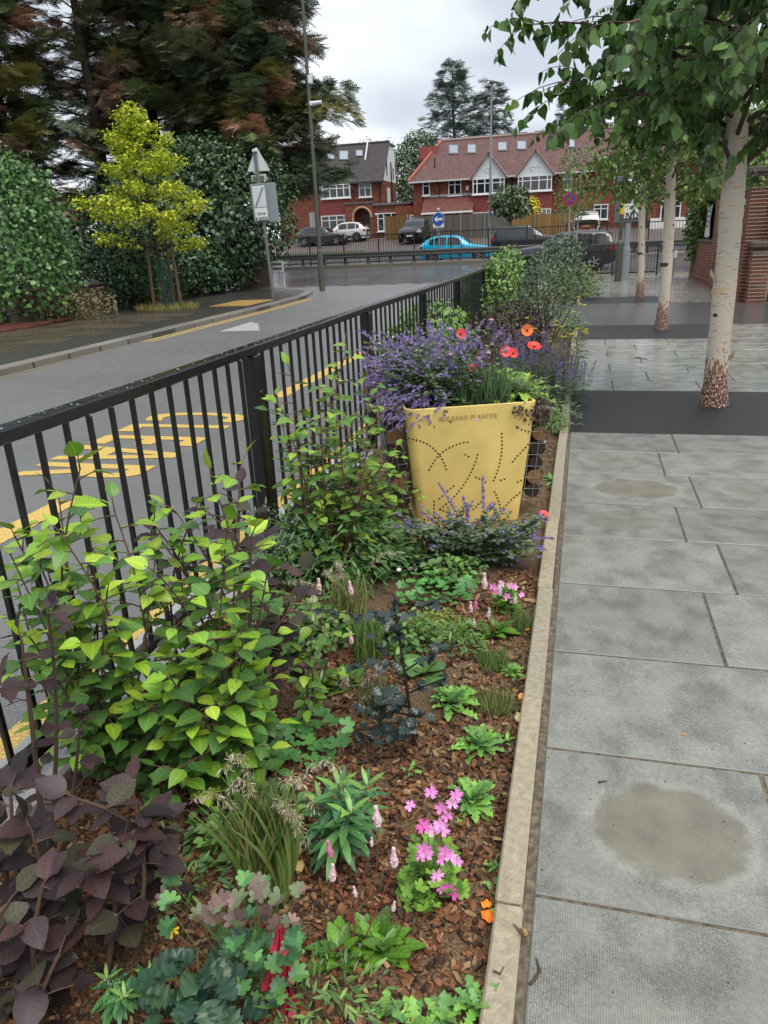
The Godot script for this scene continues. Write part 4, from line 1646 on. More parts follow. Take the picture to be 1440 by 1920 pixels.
	win_px(o, s0, 0.02, 1112, 1141, 382, 412, [1, 1], 0.3)
	# tiled lean-to over the side entrance
	var a1 := F(790, 398, s0 - 1.3)
	var c1 := F(886, 396, s0 - 1.3)
	var top := F(800, 371, s0).y
	part(o, "lean_to_roof", slope(Vector3(a1.x, a1.y, 1.35), Vector3(c1.x, a1.y, 1.35), Vector3(c1.x, top, 0.02), Vector3(a1.x, top, 0.02), 0.1), uv_mat(0.23, 0.075, 0.05, 0.6, tile_texture(), 0.55))
	slab_box(o, "fascia", a1.x - 0.02, c1.x + 0.02, a1.y - 0.2, a1.y - 0.04, 1.3, 1.38, white)
	slab_box(o, "lead_flashing", a1.x, c1.x, top, top + 0.18, 0.004, 0.12, mat(0.3, 0.3, 0.3, 0.5))
	slab_box(o, "entrance_wall", a1.x + 0.05, c1.x - 0.05, base, a1.y - 0.15, 0.003, 1.1, brick)
	slab_box(o, "alarm_box", F(874, 346, s0).x, F(879, 346, s0).x, ye - 0.9, ye - 0.6, 0.003, 0.1, white)
	slab_box(o, "alarm_box", F(1046, 340, s0).x, F(1050, 340, s0).x, ye - 0.8, ye - 0.4, 0.003, 0.12, dark)
	slab_box(o, "link_wall", xl - 1.6, xl - 0.003, base, F(760, 398, s0).y + 0.5, -1, -0.3, brick)
	win_px(o, s0, -0.28, 769, 789, 402, 420, [1, 1], 0.3, false)

func side_house():
	var s0 := 62.0
	var o := thing("brick_house", "brick house with tall white bay window behind the birch trunks", "house", frame_at(W(s0, 0, 0)))
	var brick := uv_mat(0.33, 0.115, 0.07, 0.8, brick_texture(), 0.85)
	var x0 := F(1215, 400, s0).x
	slab_box(o, "wall", x0, x0 + 12, 1.0, 6.0, -7, 0, brick)
	part(o, "roof", slope(Vector3(x0 - 0.3, 5.9, 0.4), Vector3(x0 + 12, 5.9, 0.4), Vector3(x0 + 12, 9.0, -3.5), Vector3(x0 + 1.5, 9.0, -3.5), 0.12), uv_mat(0.2, 0.1, 0.09, 0.6, tile_texture(), 0.55))
	win_px(o, s0, 0.3, 1236, 1278, 374, 424, [0.6, 1, 1], 0.25)
	win_px(o, s0, 0.02, 1290, 1320, 374, 410, [1, 1], 0.3)
	win_px(o, s0, 0.02, 1240, 1275, 322, 350, [1, 1, 1], 0.3)
	part(o, "bay_wall", box_mesh(Vector3(3.0, 1.2, 0.5)), mat(0.72, 0.72, 0.7, 0.5), at(Vector3(F(1257, 430, s0).x, 1.6, 0.26)))

func board_fence(label: String, s0: float, px0: float, px1: float, py0: float, py1: float, c: Color):
	var a := F(px0, py0, s0)
	var z := F(px1, py0, s0)
	var y0 := road_rise(s0) - 0.1
	var o := thing("board_fence", label, "fence", frame_at(W(s0, 0, 0)))
	var ms := []
	for k in 4:
		var q: float = [1.0, 0.8, 1.15, 0.92][k]
		ms.append(grained(c.r * q, c.g * q, c.b * q, 0.8, ntex(71, 0.03, 0.5, 1.0, 5), 1.0 + k * 0.3))
	var x := a.x
	var top := (a.y + z.y) * 0.5
	var i := 0
	while x < z.x - 0.05:
		var h := top + R(-0.015, 0.015) - (0.04 if i % 13 == 12 else 0.0)
		slab_box(o, "board", x, x + 0.135, y0, h, -0.012 + R(-0.006, 0.006), 0.014 + R(-0.006, 0.006), ms[rng.randi() % 4])
		x += 0.14
		i += 1
	x = a.x
	while x < z.x + 0.1:
		slab_box(o, "post", x - 0.06, x + 0.06, y0, top + 0.06, 0.03, 0.14, grained(0.36, 0.34, 0.31, 0.8, ntex(71, 0.03, 0.5, 1.0, 5), 1.0), 0.01)
		x += 1.83
	for y in [y0 + 0.35, top - 0.3]:
		slab_box(o, "rail", a.x, z.x, y, y + 0.08, -0.09, -0.03, ms[1])

func keep_left_sign():
	# blue disc with a white arrow, and a plate under it, on a post in the central reservation
	var s0 := 42.2
	var c := F(822, 411, s0)
	var y0 := road_rise(s0)
	var o := thing("direction_sign", "round blue sign with white left arrow above a small white plate", "sign", frame_at(W(s0, c.x, 0)))
	var b := MB.new()
	b.tube([Vector3(0, y0, -0.06), Vector3(0, c.y + 0.5, -0.06)], [0.045], 10)
	part(o, "post", b.done(), mat(0.32, 0.33, 0.34, 0.4, 0.6))
	var r := 0.34
	b = MB.new()
	b.lathe(Transform3D(Basis(Vector3.RIGHT, PI * 0.5), Vector3(0, c.y, 0)), [Vector2(r, -0.012), Vector2(r, 0.012), Vector2(0.001, 0.0125)], 32)
	var disc := part(o, "disc", b.done(), mat(0.55, 0.57, 0.6, 0.35))
	b = MB.new()
	b.lathe(Transform3D(Basis(Vector3.RIGHT, PI * 0.5), Vector3(0, c.y, 0)), [Vector2(r * 0.95, 0.013), Vector2(r * 0.94, 0.016), Vector2(0.001, 0.0165)], 32)
	part(disc, "face", b.done(), mat(0.012, 0.11, 0.42, 0.3))
	b = MB.new()
	b.prism([Vector2(-0.24, 0), Vector2(-0.06, 0.17), Vector2(-0.06, 0.06), Vector2(0.24, 0.06), Vector2(0.24, -0.06), Vector2(-0.06, -0.06), Vector2(-0.06, -0.17)], at(Vector3(0, c.y, 0.018)), 0.004)
	part(disc, "arrow", b.done(), mat(0.75, 0.76, 0.78, 0.4))
	var p := F(823, 424, s0)
	var plate := part(o, "plate", box_mesh(Vector3(0.62, 0.26, 0.02), 0.004), mat(0.7, 0.71, 0.72, 0.4), at(Vector3(0, p.y, 0)))
	for e in [["Dual", 0.05], ["carriageway", -0.06]]:
		part(plate, "lettering", lettering(e[0], 0.085, 0.004), mat(0.02, 0.02, 0.02, 0.5), at(Vector3(0, e[1] - 0.03, 0.013)))
	b = MB.new()
	b.cbox(at(Vector3(0, c.y + 0.5, -0.02)), Vector3(0.1, 0.12, 0.3), 0.02)
	part(o, "lamp_hood", b.done(), mat(0.6, 0.6, 0.6, 0.4))
# ================================================================ trees
func spray_mesh(key: String, n: int, spread: float, wide: float, droop: float) -> ArrayMesh:
	# a flat feathery spray one unit long: an axis with narrow side shoots
	if meshes.has(key):
		return meshes[key]
	var b := MB.new()
	for i in n:
		var z := 0.08 + 0.9 * i / n
		var sd := 1.0 if i % 2 else -1.0
		var len := spread * (1.0 - 0.75 * z) + 0.06
		var a := Vector3(0, -droop * z * z, z)
		var tip := a + Vector3(sd * len, -droop * 0.6 * len + R(-0.05, 0.05), len * 0.75)
		var w := Vector3(0.3 * sd, 0, -1).normalized() * wide
		b.poly([a - w, a + w, tip + w * 0.35, tip - w * 0.35], Vector3.UP)
		var mid := a.lerp(tip, 0.5)
		b.poly([mid - w * 0.7, mid + Vector3(sd * len * 0.15, R(-0.06, 0.06), len * 0.5), mid + w * 0.7], Vector3.UP)
	b.poly([Vector3(-wide, 0, 0), Vector3(wide, 0, 0), Vector3(0, -droop, 1.05)], Vector3.UP)
	meshes[key] = b.done()
	return meshes[key]

func limb(b: MB, a: Vector3, dir: Vector3, L: float, r0: float, r1: float, bend: Vector3, n := 6, sides := 6) -> Array:
	var pts := []
	var rad := []
	for i in n + 1:
		var k := float(i) / n
		pts.append(a + dir * L * k + bend * L * k * k)
		rad.append(lerpf(r0, r1, k))
	b.tube(pts, rad, sides)
	return pts

func conifer(label: String, base: Vector3, H: float, spread: float, count: int, cols: Array, seed_: int, bare := 0.2, first := 1.2, lean := Vector3.ZERO, size := 0.52):
	rng.seed = seed_
	var o := thing("conifer_tree", label, "tree", at(base), "conifers behind the gardens")
	var bark := grained(0.075, 0.055, 0.042, 0.9, ntex(71, 0.03, 0.4, 1.0, 5), 1.2)
	var b := MB.new()
	var tp := []
	var tr := []
	for i in 9:
		var k := i / 8.0
		tp.append(Vector3(sin(k * 5.0) * 0.15, H * k, cos(k * 4.0) * 0.15 - 0.15) + lean * k * k)
		tr.append(lerpf(0.32, 0.03, k))
	b.tube(tp, tr, 9)
	part(o, "trunk", b.done(), bark)
	b = MB.new()
	var xf := []
	var cl := []
	var nb := int(H * 6.5)
	var per := count / nb
	for i in nb:
		var k := pow(float(i) / nb, 0.85)
		var y := lerpf(first, H * 0.985, k)
		var az := i * 2.39996 + R(-0.5, 0.5)
		var L := spread * pow(1.0 - k, 0.7) * R(0.65, 1.15) + 0.35
		var trunk_at := Vector3(sin(y / H * 5.0) * 0.15, y, cos(y / H * 4.0) * 0.15 - 0.15) + lean * (y / H) * (y / H)
		var dir := Vector3(cos(az), R(0.1, 0.5), sin(az)).normalized()
		var pts := limb(b, trunk_at, dir, L, 0.05 * (1.1 - k) + 0.012, 0.006, Vector3(0, R(-0.25, 0.05), 0), 5, 4)
		var brown := R(0, 1)
		var tint: Color = cols[rng.randi() % cols.size()]
		for j in int(per * (0.5 + L / spread)):
			var q := lerpf(bare, 1.0, pow(R(0, 1), 0.65))
			var f := q * 5.0
			var f0 := mini(int(f), 4)
			var p: Vector3 = pts[f0].lerp(pts[f0 + 1], f - f0)
			var side := Vector3(-dir.z, 0, dir.x) * R(-1, 1)
			p += side * L * 0.22 * (1.1 - q * 0.5) + Vector3(0, R(-0.35, 0.2), 0)
			var z := (dir + side * 0.9 + Vector3(0, R(-0.75, 0.35), 0)).normalized()
			xf.append(Transform3D(towards(z, Vector3(R(-0.5, 0.5), 1, R(-0.5, 0.5))).scaled_local(Vector3.ONE * size * R(0.6, 1.35)), p))
			cl.append(shade(tint, R(2.0, 4.3)))
	part(o, "branches", b.done(), bark).set_meta("kind", "stuff")
	many(o, "crown", spray_mesh("spray", 12, 0.55, 0.045, 0.25), leaf_mat(0.6, 0.15), xf, cl)

func build_trees():
	var green := [Color(0.055, 0.07, 0.03), Color(0.045, 0.065, 0.035), Color(0.05, 0.055, 0.03), Color(0.085, 0.085, 0.028), Color(0.04, 0.055, 0.035)]
	var brownish := green + [Color(0.095, 0.065, 0.05), Color(0.08, 0.06, 0.048), Color(0.07, 0.058, 0.04), Color(0.10, 0.085, 0.035)]
	var rusty := brownish + [Color(0.115, 0.07, 0.05), Color(0.09, 0.06, 0.045)]
	conifer("tall brown-tinged conifer rising behind the ivy-covered hedge", W(27, -21.9), 13.4, 3.0, 8000, rusty, 1, 0.12, 1.5)
	conifer("slender thin-crowned conifer with sky showing between its bare upper stems", W(29.5, -19.6), 18.0, 2.0, 2300, rusty, 2, 0.3, 4.0)
	conifer("broad dark conifer standing behind the yellow-green street tree", W(32, -18.4), 18.0, 3.7, 9500, brownish, 3, 0.12, 1.6)
	conifer("largest dark conifer with long spreading boughs beside the tall lamp column", W(33, -15.4), 20.0, 5.7, 15500, green + [Color(0.10, 0.07, 0.045)], 4, 0.1, 6.2)
	conifer("shorter dark conifer with drooping low boughs behind the zone sign", W(31.2, -13.7), 11.0, 3.3, 7500, green + [Color(0.13, 0.08, 0.055)], 5, 0.12, 3.4)
	conifer("dull olive conifer at the end of the row nearest the ivy hedge", W(24, -24.8), 13.0, 4.0, 6000, rusty, 6, 0.12, 0.8)
	# far firs behind the houses
	var fir := [Color(0.045, 0.065, 0.055), Color(0.04, 0.055, 0.045), Color(0.06, 0.075, 0.055)]
	conifer("tall spreading fir rising behind the red tiled roof", W(82, -13.3, 0), 17.6, 4.4, 1000, fir, 7, 0.25, 6.0, Vector3.ZERO, 0.95)
	conifer("narrow fir beside the taller one behind the red tiled roof", W(84, -9.6, 0), 16.0, 2.7, 650, fir, 8, 0.2, 6.0, Vector3.ZERO, 0.9)
	conifer("small distant fir above the right end of the red roof", W(86, -1.8, 0), 15.2, 2.0, 380, fir, 9, 0.2, 6.0, Vector3.ZERO, 0.9)
	# broad-leaved trees between and behind the houses
	rng.seed = 410
	var mid := [Color(0.06, 0.10, 0.035), Color(0.045, 0.08, 0.035), Color(0.08, 0.12, 0.04)]
	far_tree("rounded green tree standing between the two houses", W(76, -16.6, 1.5), [[Vector3(0, 5.5, 0), Vector3(2.2, 3.2, 2.2)], [Vector3(0.9, 8.0, 0), Vector3(1.7, 1.7, 1.7)], [Vector3(-0.6, 2.4, 1), Vector3(2.0, 2.0, 1.6)]], 5200, mid)
	far_tree("hazy dark tree line tree behind the slate-roofed house", W(84, -22, 1.5), [[Vector3(0, 6, 0), Vector3(4.5, 3.9, 3)], [Vector3(5, 5.4, 0), Vector3(2.6, 3.2, 2.4)]], 3600, mid)
	far_tree("leafy tree behind the brick wall and railings", W(33, 7.0, 0), [[Vector3(0, 3.9, 0), Vector3(2.6, 1.9, 2.2)], [Vector3(2.2, 3.4, 0.5), Vector3(1.8, 1.8, 1.5)]], 3600, [Color(0.10, 0.17, 0.03), Color(0.13, 0.2, 0.04)])
	far_tree("small street tree with feathery crown in front of the timber fences", W(52.5, -4.9, road_rise(52.5)), [[Vector3(0, 3.1, 0), Vector3(1.25, 0.85, 0.9)], [Vector3(0.6, 2.5, 0), Vector3(0.8, 0.6, 0.7)], [Vector3(-0.5, 2.6, 0.1), Vector3(0.7, 0.6, 0.6)]], 1500, [Color(0.10, 0.14, 0.06), Color(0.07, 0.11, 0.05)])
	var o := thing("flowering_shrub", "bright yellow flowering shrub leaning over the new orange fence", "shrub", at(W(61.6, -4.35, road_rise(61.6))))
	bush(o, [[Vector3(0, 1.3, 0), Vector3(1.0, 1.35, 0.8)], [Vector3(0.2, 2.0, 0), Vector3(0.6, 0.7, 0.5)]], 1300, 0.17, leaf_mesh("ov", OVATE), [Color(0.55, 0.42, 0.01), Color(0.6, 0.5, 0.03), Color(0.25, 0.28, 0.03)], 0.5, 0.4)
	trunk_sticks(o, 5, 1.6, 0.5)
	golden_tree()
	hedges()

func trunk_sticks(o: Node3D, n: int, h: float, spread: float):
	for i in n:
		var b := MB.new()
		limb(b, Vector3(R(-0.1, 0.1), -0.05, R(-0.1, 0.1)), Vector3(R(-spread, spread), 1, R(-spread, spread)).normalized(), h, 0.03, 0.008, Vector3(R(-0.1, 0.1), 0, R(-0.1, 0.1)), 5, 5)
		part(o, "stem", b.done(), mat(0.09, 0.065, 0.045, 0.9))

func far_tree(label: String, base: Vector3, lumps: Array, count: int, cols: Array):
	var o := thing("leafy_tree", label, "tree", at(base))
	var b := MB.new()
	var bark := mat(0.08, 0.06, 0.045, 0.9)
	limb(b, Vector3(0, -0.3, 0), Vector3.UP, lumps[0][0].y + 0.4, 0.12, 0.05, Vector3.ZERO, 4, 7)
	for l in lumps:
		for i in 4:
			var a := Vector3(0, lumps[0][0].y * R(0.4, 0.7), 0)
			var d: Vector3 = l[0] + Vector3(R(-0.5, 0.5), R(-0.2, 0.5), R(-0.5, 0.5)) * l[1] - a
			limb(b, a, d.normalized(), d.length(), 0.05, 0.012, Vector3(0, 0.05, 0), 4, 4)
	part(o, "trunk", b.done(), bark)
	bush(o, lumps, count, 0.24, leaf_mesh("ov", OVATE), cols, 0.5, 0.35)

func golden_tree():
	# young street tree with lime yellow leaves, three stakes and a green trunk guard
	rng.seed = 420
	var base := G(315, 580)
	var o := thing("street_tree", "young lime-yellow street tree held by three timber stakes on the far footway", "tree", at(base))
	var bark := grained(0.10, 0.08, 0.055, 0.9, ntex(71, 0.03, 0.4, 1.0, 5), 2.0)
	var px := 1.0 / 60.0
	var b := MB.new()
	limb(b, Vector3(0, -0.1, 0), Vector3(-0.06, 1, 0).normalized(), 5.1, 0.055, 0.008, Vector3(0.02, 0, 0), 10, 8)
	part(o, "trunk", b.done(), bark)
	b = MB.new()
	var xf := []
	var cl := []
	var cols := [Color(0.42, 0.47, 0.03), Color(0.36, 0.43, 0.03), Color(0.50, 0.53, 0.05), Color(0.30, 0.38, 0.03)]
	var n := 46
	for i in n:
		var k := float(i) / n
		var y := lerpf(1.55, 5.0, k)
		var az := i * 2.39996
		# widest low down, then narrowing to a leader with uneven tiers
		var L := lerpf(2.3, 0.35, pow(k, 0.8)) * R(0.55, 1.2)
		var a := Vector3(-0.06 * y, y, 0)
		var dir := Vector3(cos(az), R(0.25, 0.75), sin(az)).normalized()
		var pts := limb(b, a, dir, L, 0.022 * (1.2 - k), 0.003, Vector3(0, -0.12, 0), 6, 4)
		for j in int(60 + 210 * L / 1.8):
			var q := lerpf(0.22, 1.02, sqrt(R(0, 1)))
			var f := minf(q, 0.999) * 6.0
			var f0 := int(f)
			var p: Vector3 = pts[f0].lerp(pts[f0 + 1], f - f0)
			p += Vector3(R(-1, 1), R(-0.8, 0.7), R(-1, 1)) * 0.2
			var z := (dir * 0.5 + Vector3(R(-1, 1), R(-0.9, 0.4), R(-1, 1))).normalized()
			xf.append(Transform3D(towards(z, Vector3(R(-0.7, 0.7), 1, R(-0.7, 0.7))).scaled_local(Vector3.ONE * R(0.06, 0.115)), p))
			cl.append(pick_colour(cols))
	part(o, "branches", b.done(), bark).set_meta("kind", "stuff")
	many(o, "crown", leaf_mesh("ov", OVATE), leaf_mat(0.45, 0.6), xf, cl)
	var wood := grained(0.24, 0.16, 0.09, 0.85, ntex(71, 0.03, 0.45, 1.0, 5), 2.0)
	for q in [[-0.34, 0.15], [0.42, 0.12], [0.1, -0.4]]:
		b = MB.new()
		b.tube([Vector3(q[0], -0.1, q[1]), Vector3(q[0] * 0.85, 1.86, q[1])], [0.045, 0.04], 8)
		part(o, "stake", b.done(), wood)
	b = MB.new()
	b.bar(Vector3(-0.36, 1.68, 0.2), Vector3(0.42, 1.72, 0.17), 0.05, 0.02)
	part(o, "tie", b.done(), mat(0.02, 0.02, 0.02, 0.7))
	var net := mat(0.03, 0.10, 0.075, 0.7)
	for i in 14:
		var an := TAU * i / 14
		b = MB.new()
		b.bar(Vector3(cos(an) * 0.17, 0.0, sin(an) * 0.17), Vector3(cos(an) * 0.17, 1.35, sin(an) * 0.17), 0.012, 0.004)
		part(o, "guard_strand", b.done(), net)
	for i in 16:
		b = MB.new()
		var ring := []
		for k in 13:
			ring.append(Vector3(cos(TAU * k / 12) * 0.172, 0.04 + i * 0.085, sin(TAU * k / 12) * 0.172))
		b.tube(ring, [0.005], 4)
		part(o, "guard_strand", b.done(), net)
	# dry grass at its foot
	xf = []
	cl = []
	for i in 900:
		var an := R(0, TAU)
		var rd := sqrt(R(0, 1))
		var p := base + across * cos(an) * rd * 0.95 + along * sin(an) * rd * 0.6
		xf.append(Transform3D(towards(Vector3(R(-0.7, 0.7), 1, R(-0.7, 0.7)), Vector3(R(-1, 1), 0.3, R(-1, 1))).scaled_local(Vector3(0.1, 1, 1) * R(0.10, 0.26)), p + Vector3(0, -0.01, 0)))
		cl.append(pick_colour([Color(0.30, 0.27, 0.07), Color(0.20, 0.22, 0.05), Color(0.35, 0.3, 0.12)]))
	var g := many(self, "grass", leaf_mesh("nar", NARROW), leaf_mat(0.7, 0.3), xf, cl)
	g.name = "grass"
	g.set_meta("label", "dry yellowish grass round the foot of the staked tree")
	g.set_meta("category", "grass")

func hedges():
	rng.seed = 430
	var ivy := leaf_mesh("ivy", IVY, 0.15, 0.25)
	var lg := [Color(0.055, 0.13, 0.028), Color(0.075, 0.17, 0.035), Color(0.04, 0.10, 0.03), Color(0.10, 0.21, 0.05), Color(0.05, 0.12, 0.04)]
	var dg := [Color(0.025, 0.055, 0.022), Color(0.035, 0.075, 0.03), Color(0.02, 0.045, 0.025), Color(0.045, 0.09, 0.03)]
	var o := thing("ivy_hedge", "tall billowing ivy-covered hedge on the garden wall beside the golden tree", "hedge", frame_at(W(17.2, -13.7, 0)))
	trunk_sticks(o, 7, 2.2, 0.6)
	bush(o, [[Vector3(-0.6, 1.9, 0.6), Vector3(1.9, 2.1, 1.7)], [Vector3(-2.6, 1.7, 1.8), Vector3(2.2, 1.9, 1.8)], [Vector3(-0.2, 3.0, 0.2), Vector3(1.1, 0.95, 1.0)], [Vector3(0.4, 1.1, 0.8), Vector3(1.1, 1.2, 1.2)], [Vector3(-4.6, 1.7, 3.0), Vector3(2.0, 1.9, 2.0)]], 17000, 0.11, ivy, lg, 0.35, 0.3)
	o = thing("ivy_hedge", "lower dark ivy mass trailing over the brick wall behind the staked tree", "hedge", frame_at(W(19.6, -13.9, 0)))
	trunk_sticks(o, 5, 1.2, 0.6)
	bush(o, [[Vector3(0.0, 0.9, 0), Vector3(1.25, 1.05, 0.9)], [Vector3(0.9, 1.2, -0.4), Vector3(1.2, 1.1, 0.9)], [Vector3(-0.6, 0.5, 0.7), Vector3(0.8, 0.6, 0.6)]], 8000, 0.09, ivy, dg, 0.35, 0.25)
	o = thing("scrub_plant", "twiggy brownish scrub growing at the foot of the ivy hedge", "shrub", frame_at(W(16.7, -12.75, 0)))
	trunk_sticks(o, 9, 0.8, 0.7)
	bush(o, [[Vector3(0, 0.35, 0), Vector3(0.8, 0.6, 0.5)], [Vector3(0.7, 0.3, -0.3), Vector3(0.6, 0.45, 0.4)]], 1700, 0.06, leaf_mesh("ov", OVATE), [Color(0.14, 0.13, 0.05), Color(0.10, 0.12, 0.04), Color(0.18, 0.13, 0.07)], 0.6, 0.3)
	o = thing("laurel_hedge", "glossy clipped laurel hedge between the staked tree and the iron gate", "hedge", frame_at(W(23.3, -13.6, 0)))
	trunk_sticks(o, 6, 1.4, 0.5)
	bush(o, [[Vector3(0, 1.25, 0.2), Vector3(1.25, 1.25, 2.2)], [Vector3(0.3, 0.9, -2.0), Vector3(0.95, 1.05, 1.6)], [Vector3(-0.3, 1.7, 1.2), Vector3(1.0, 0.9, 1.2)]], 9500, 0.13, leaf_mesh("ov", OVATE), dg + [Color(0.04, 0.10, 0.035), Color(0.06, 0.13, 0.04)], 0.25, 0.25)
	o = thing("leafy_shrub", "bright green sapling leaning out of the laurel beside the staked tree", "shrub", frame_at(W(21.2, -13.2, 0)))
	trunk_sticks(o, 4, 1.3, 0.4)
	bush(o, [[Vector3(0, 1.2, 0), Vector3(0.75, 0.9, 0.7)], [Vector3(0.2, 0.6, 0.2), Vector3(0.6, 0.5, 0.5)]], 1900, 0.13, leaf_mesh("ov", OVATE), [Color(0.12, 0.2, 0.03), Color(0.08, 0.15, 0.03), Color(0.22, 0.25, 0.05)], 0.3, 0.4)
	o = thing("evergreen_shrubbery", "large dark evergreen shrub with ivy skirts behind the zone sign", "shrub", frame_at(W(28.0, -13.9, 0)))
	trunk_sticks(o, 7, 3.2, 0.4)
	bush(o, [[Vector3(0.6, 3.6, -0.3), Vector3(2.3, 1.7, 2.0)], [Vector3(-1.8, 3.5, 0.2), Vector3(1.9, 1.8, 1.8)], [Vector3(1.5, 2.3, -0.6), Vector3(1.5, 1.7, 1.5)], [Vector3(0.7, 1.2, -0.4), Vector3(1.15, 1.4, 1.1)], [Vector3(-0.3, 4.7, 0), Vector3(1.4, 0.9, 1.2)]], 15000, 0.14, leaf_mesh("ov", OVATE), dg + [Color(0.05, 0.11, 0.035), Color(0.07, 0.13, 0.03)], 0.3, 0.25)
	o = thing("ivy_bank", "dark ivy clothing the low garden boundary behind the conifer trunks", "hedge", frame_at(W(24.0, -18.2, 0)))
	trunk_sticks(o, 5, 1.6, 0.6)
	bush(o, [[Vector3(-2.0, 1.9, 1.0), Vector3(3.5, 2.4, 1.5)], [Vector3(3.0, 2.0, -2.5), Vector3(3.6, 2.5, 2.0)]], 11000, 0.16, ivy, dg, 0.35, 0.2)
# ================================================================ birches on the footway
func birch_bark() -> ImageTexture:
	if texs.has("birch"):
		return texs["birch"]
	rng.seed = 51
	var n := wave(52, 0.03)
	var w := 256
	var h := 1024
	var im := Image.create(w, h, false, Image.FORMAT_RGB8)
	# v runs up the trunk: row 0 is the foot, the picture covers 3.2 m
	for y in h:
		var m := y / float(h) * 3.2
		for x in w:
			var a := n.get_noise_2d(x * 0.6, y * 2.2)
			var c := Vector3(0.86, 0.83, 0.77) * (1.0 + 0.10 * a)
			c = c.lerp(Vector3(0.84, 0.72, 0.62), clampf(0.25 + a * 0.8, 0.0, 0.5))
			# the old bark at the foot splits into brown and black plates
			var f := n.get_noise_2d(x * 2.2 + 400.0, y * 0.9)
			var k := smoothstep(0.75, 0.05, m) + f * 0.7
			if k > 0.45:
				c = c.lerp(Vector3(0.58, 0.40, 0.31), smoothstep(0.45, 0.75, k))
			var pl := n.get_noise_2d(x * 4.0 + 900.0, y * 3.0)
			if m < 0.34 and pl > 0.16 - 0.3 * (0.34 - m):
				c = c.lerp(Vector3(0.17, 0.12, 0.10), 0.8 * smoothstep(0.0, 0.2, pl + 0.3 * (0.34 - m) - 0.16))
			elif m < 0.3 and pl < -0.28:
				c = Vector3(0.9, 0.87, 0.84)
			im.set_pixel(x, y, Color(clampf(c.x, 0, 1), clampf(c.y, 0, 1), clampf(c.z, 0, 1)))
	for i in 150:                                        # breathing pores: short dark dashes round the stem
		var y := int(R(150, h - 2))
		var x := int(R(0, w - 50))
		var l := int(R(5, 34))
		var q := R(0.35, 0.7)
		im.fill_rect(Rect2i(x, y, l, 1 if R(0, 1) < 0.7 else 2), Color(q, q * 0.86, q * 0.76))
	for i in 14:                                          # branch scars
		var y := int(R(200, h - 20))
		var x := int(R(10, w - 30))
		for k in 9:
			im.fill_rect(Rect2i(x + absi(4 - k), y + k, 22 - absi(4 - k) * 2, 1), Color(0.16, 0.12, 0.1))
	texs["birch"] = ImageTexture.create_from_image(im)
	return texs["birch"]

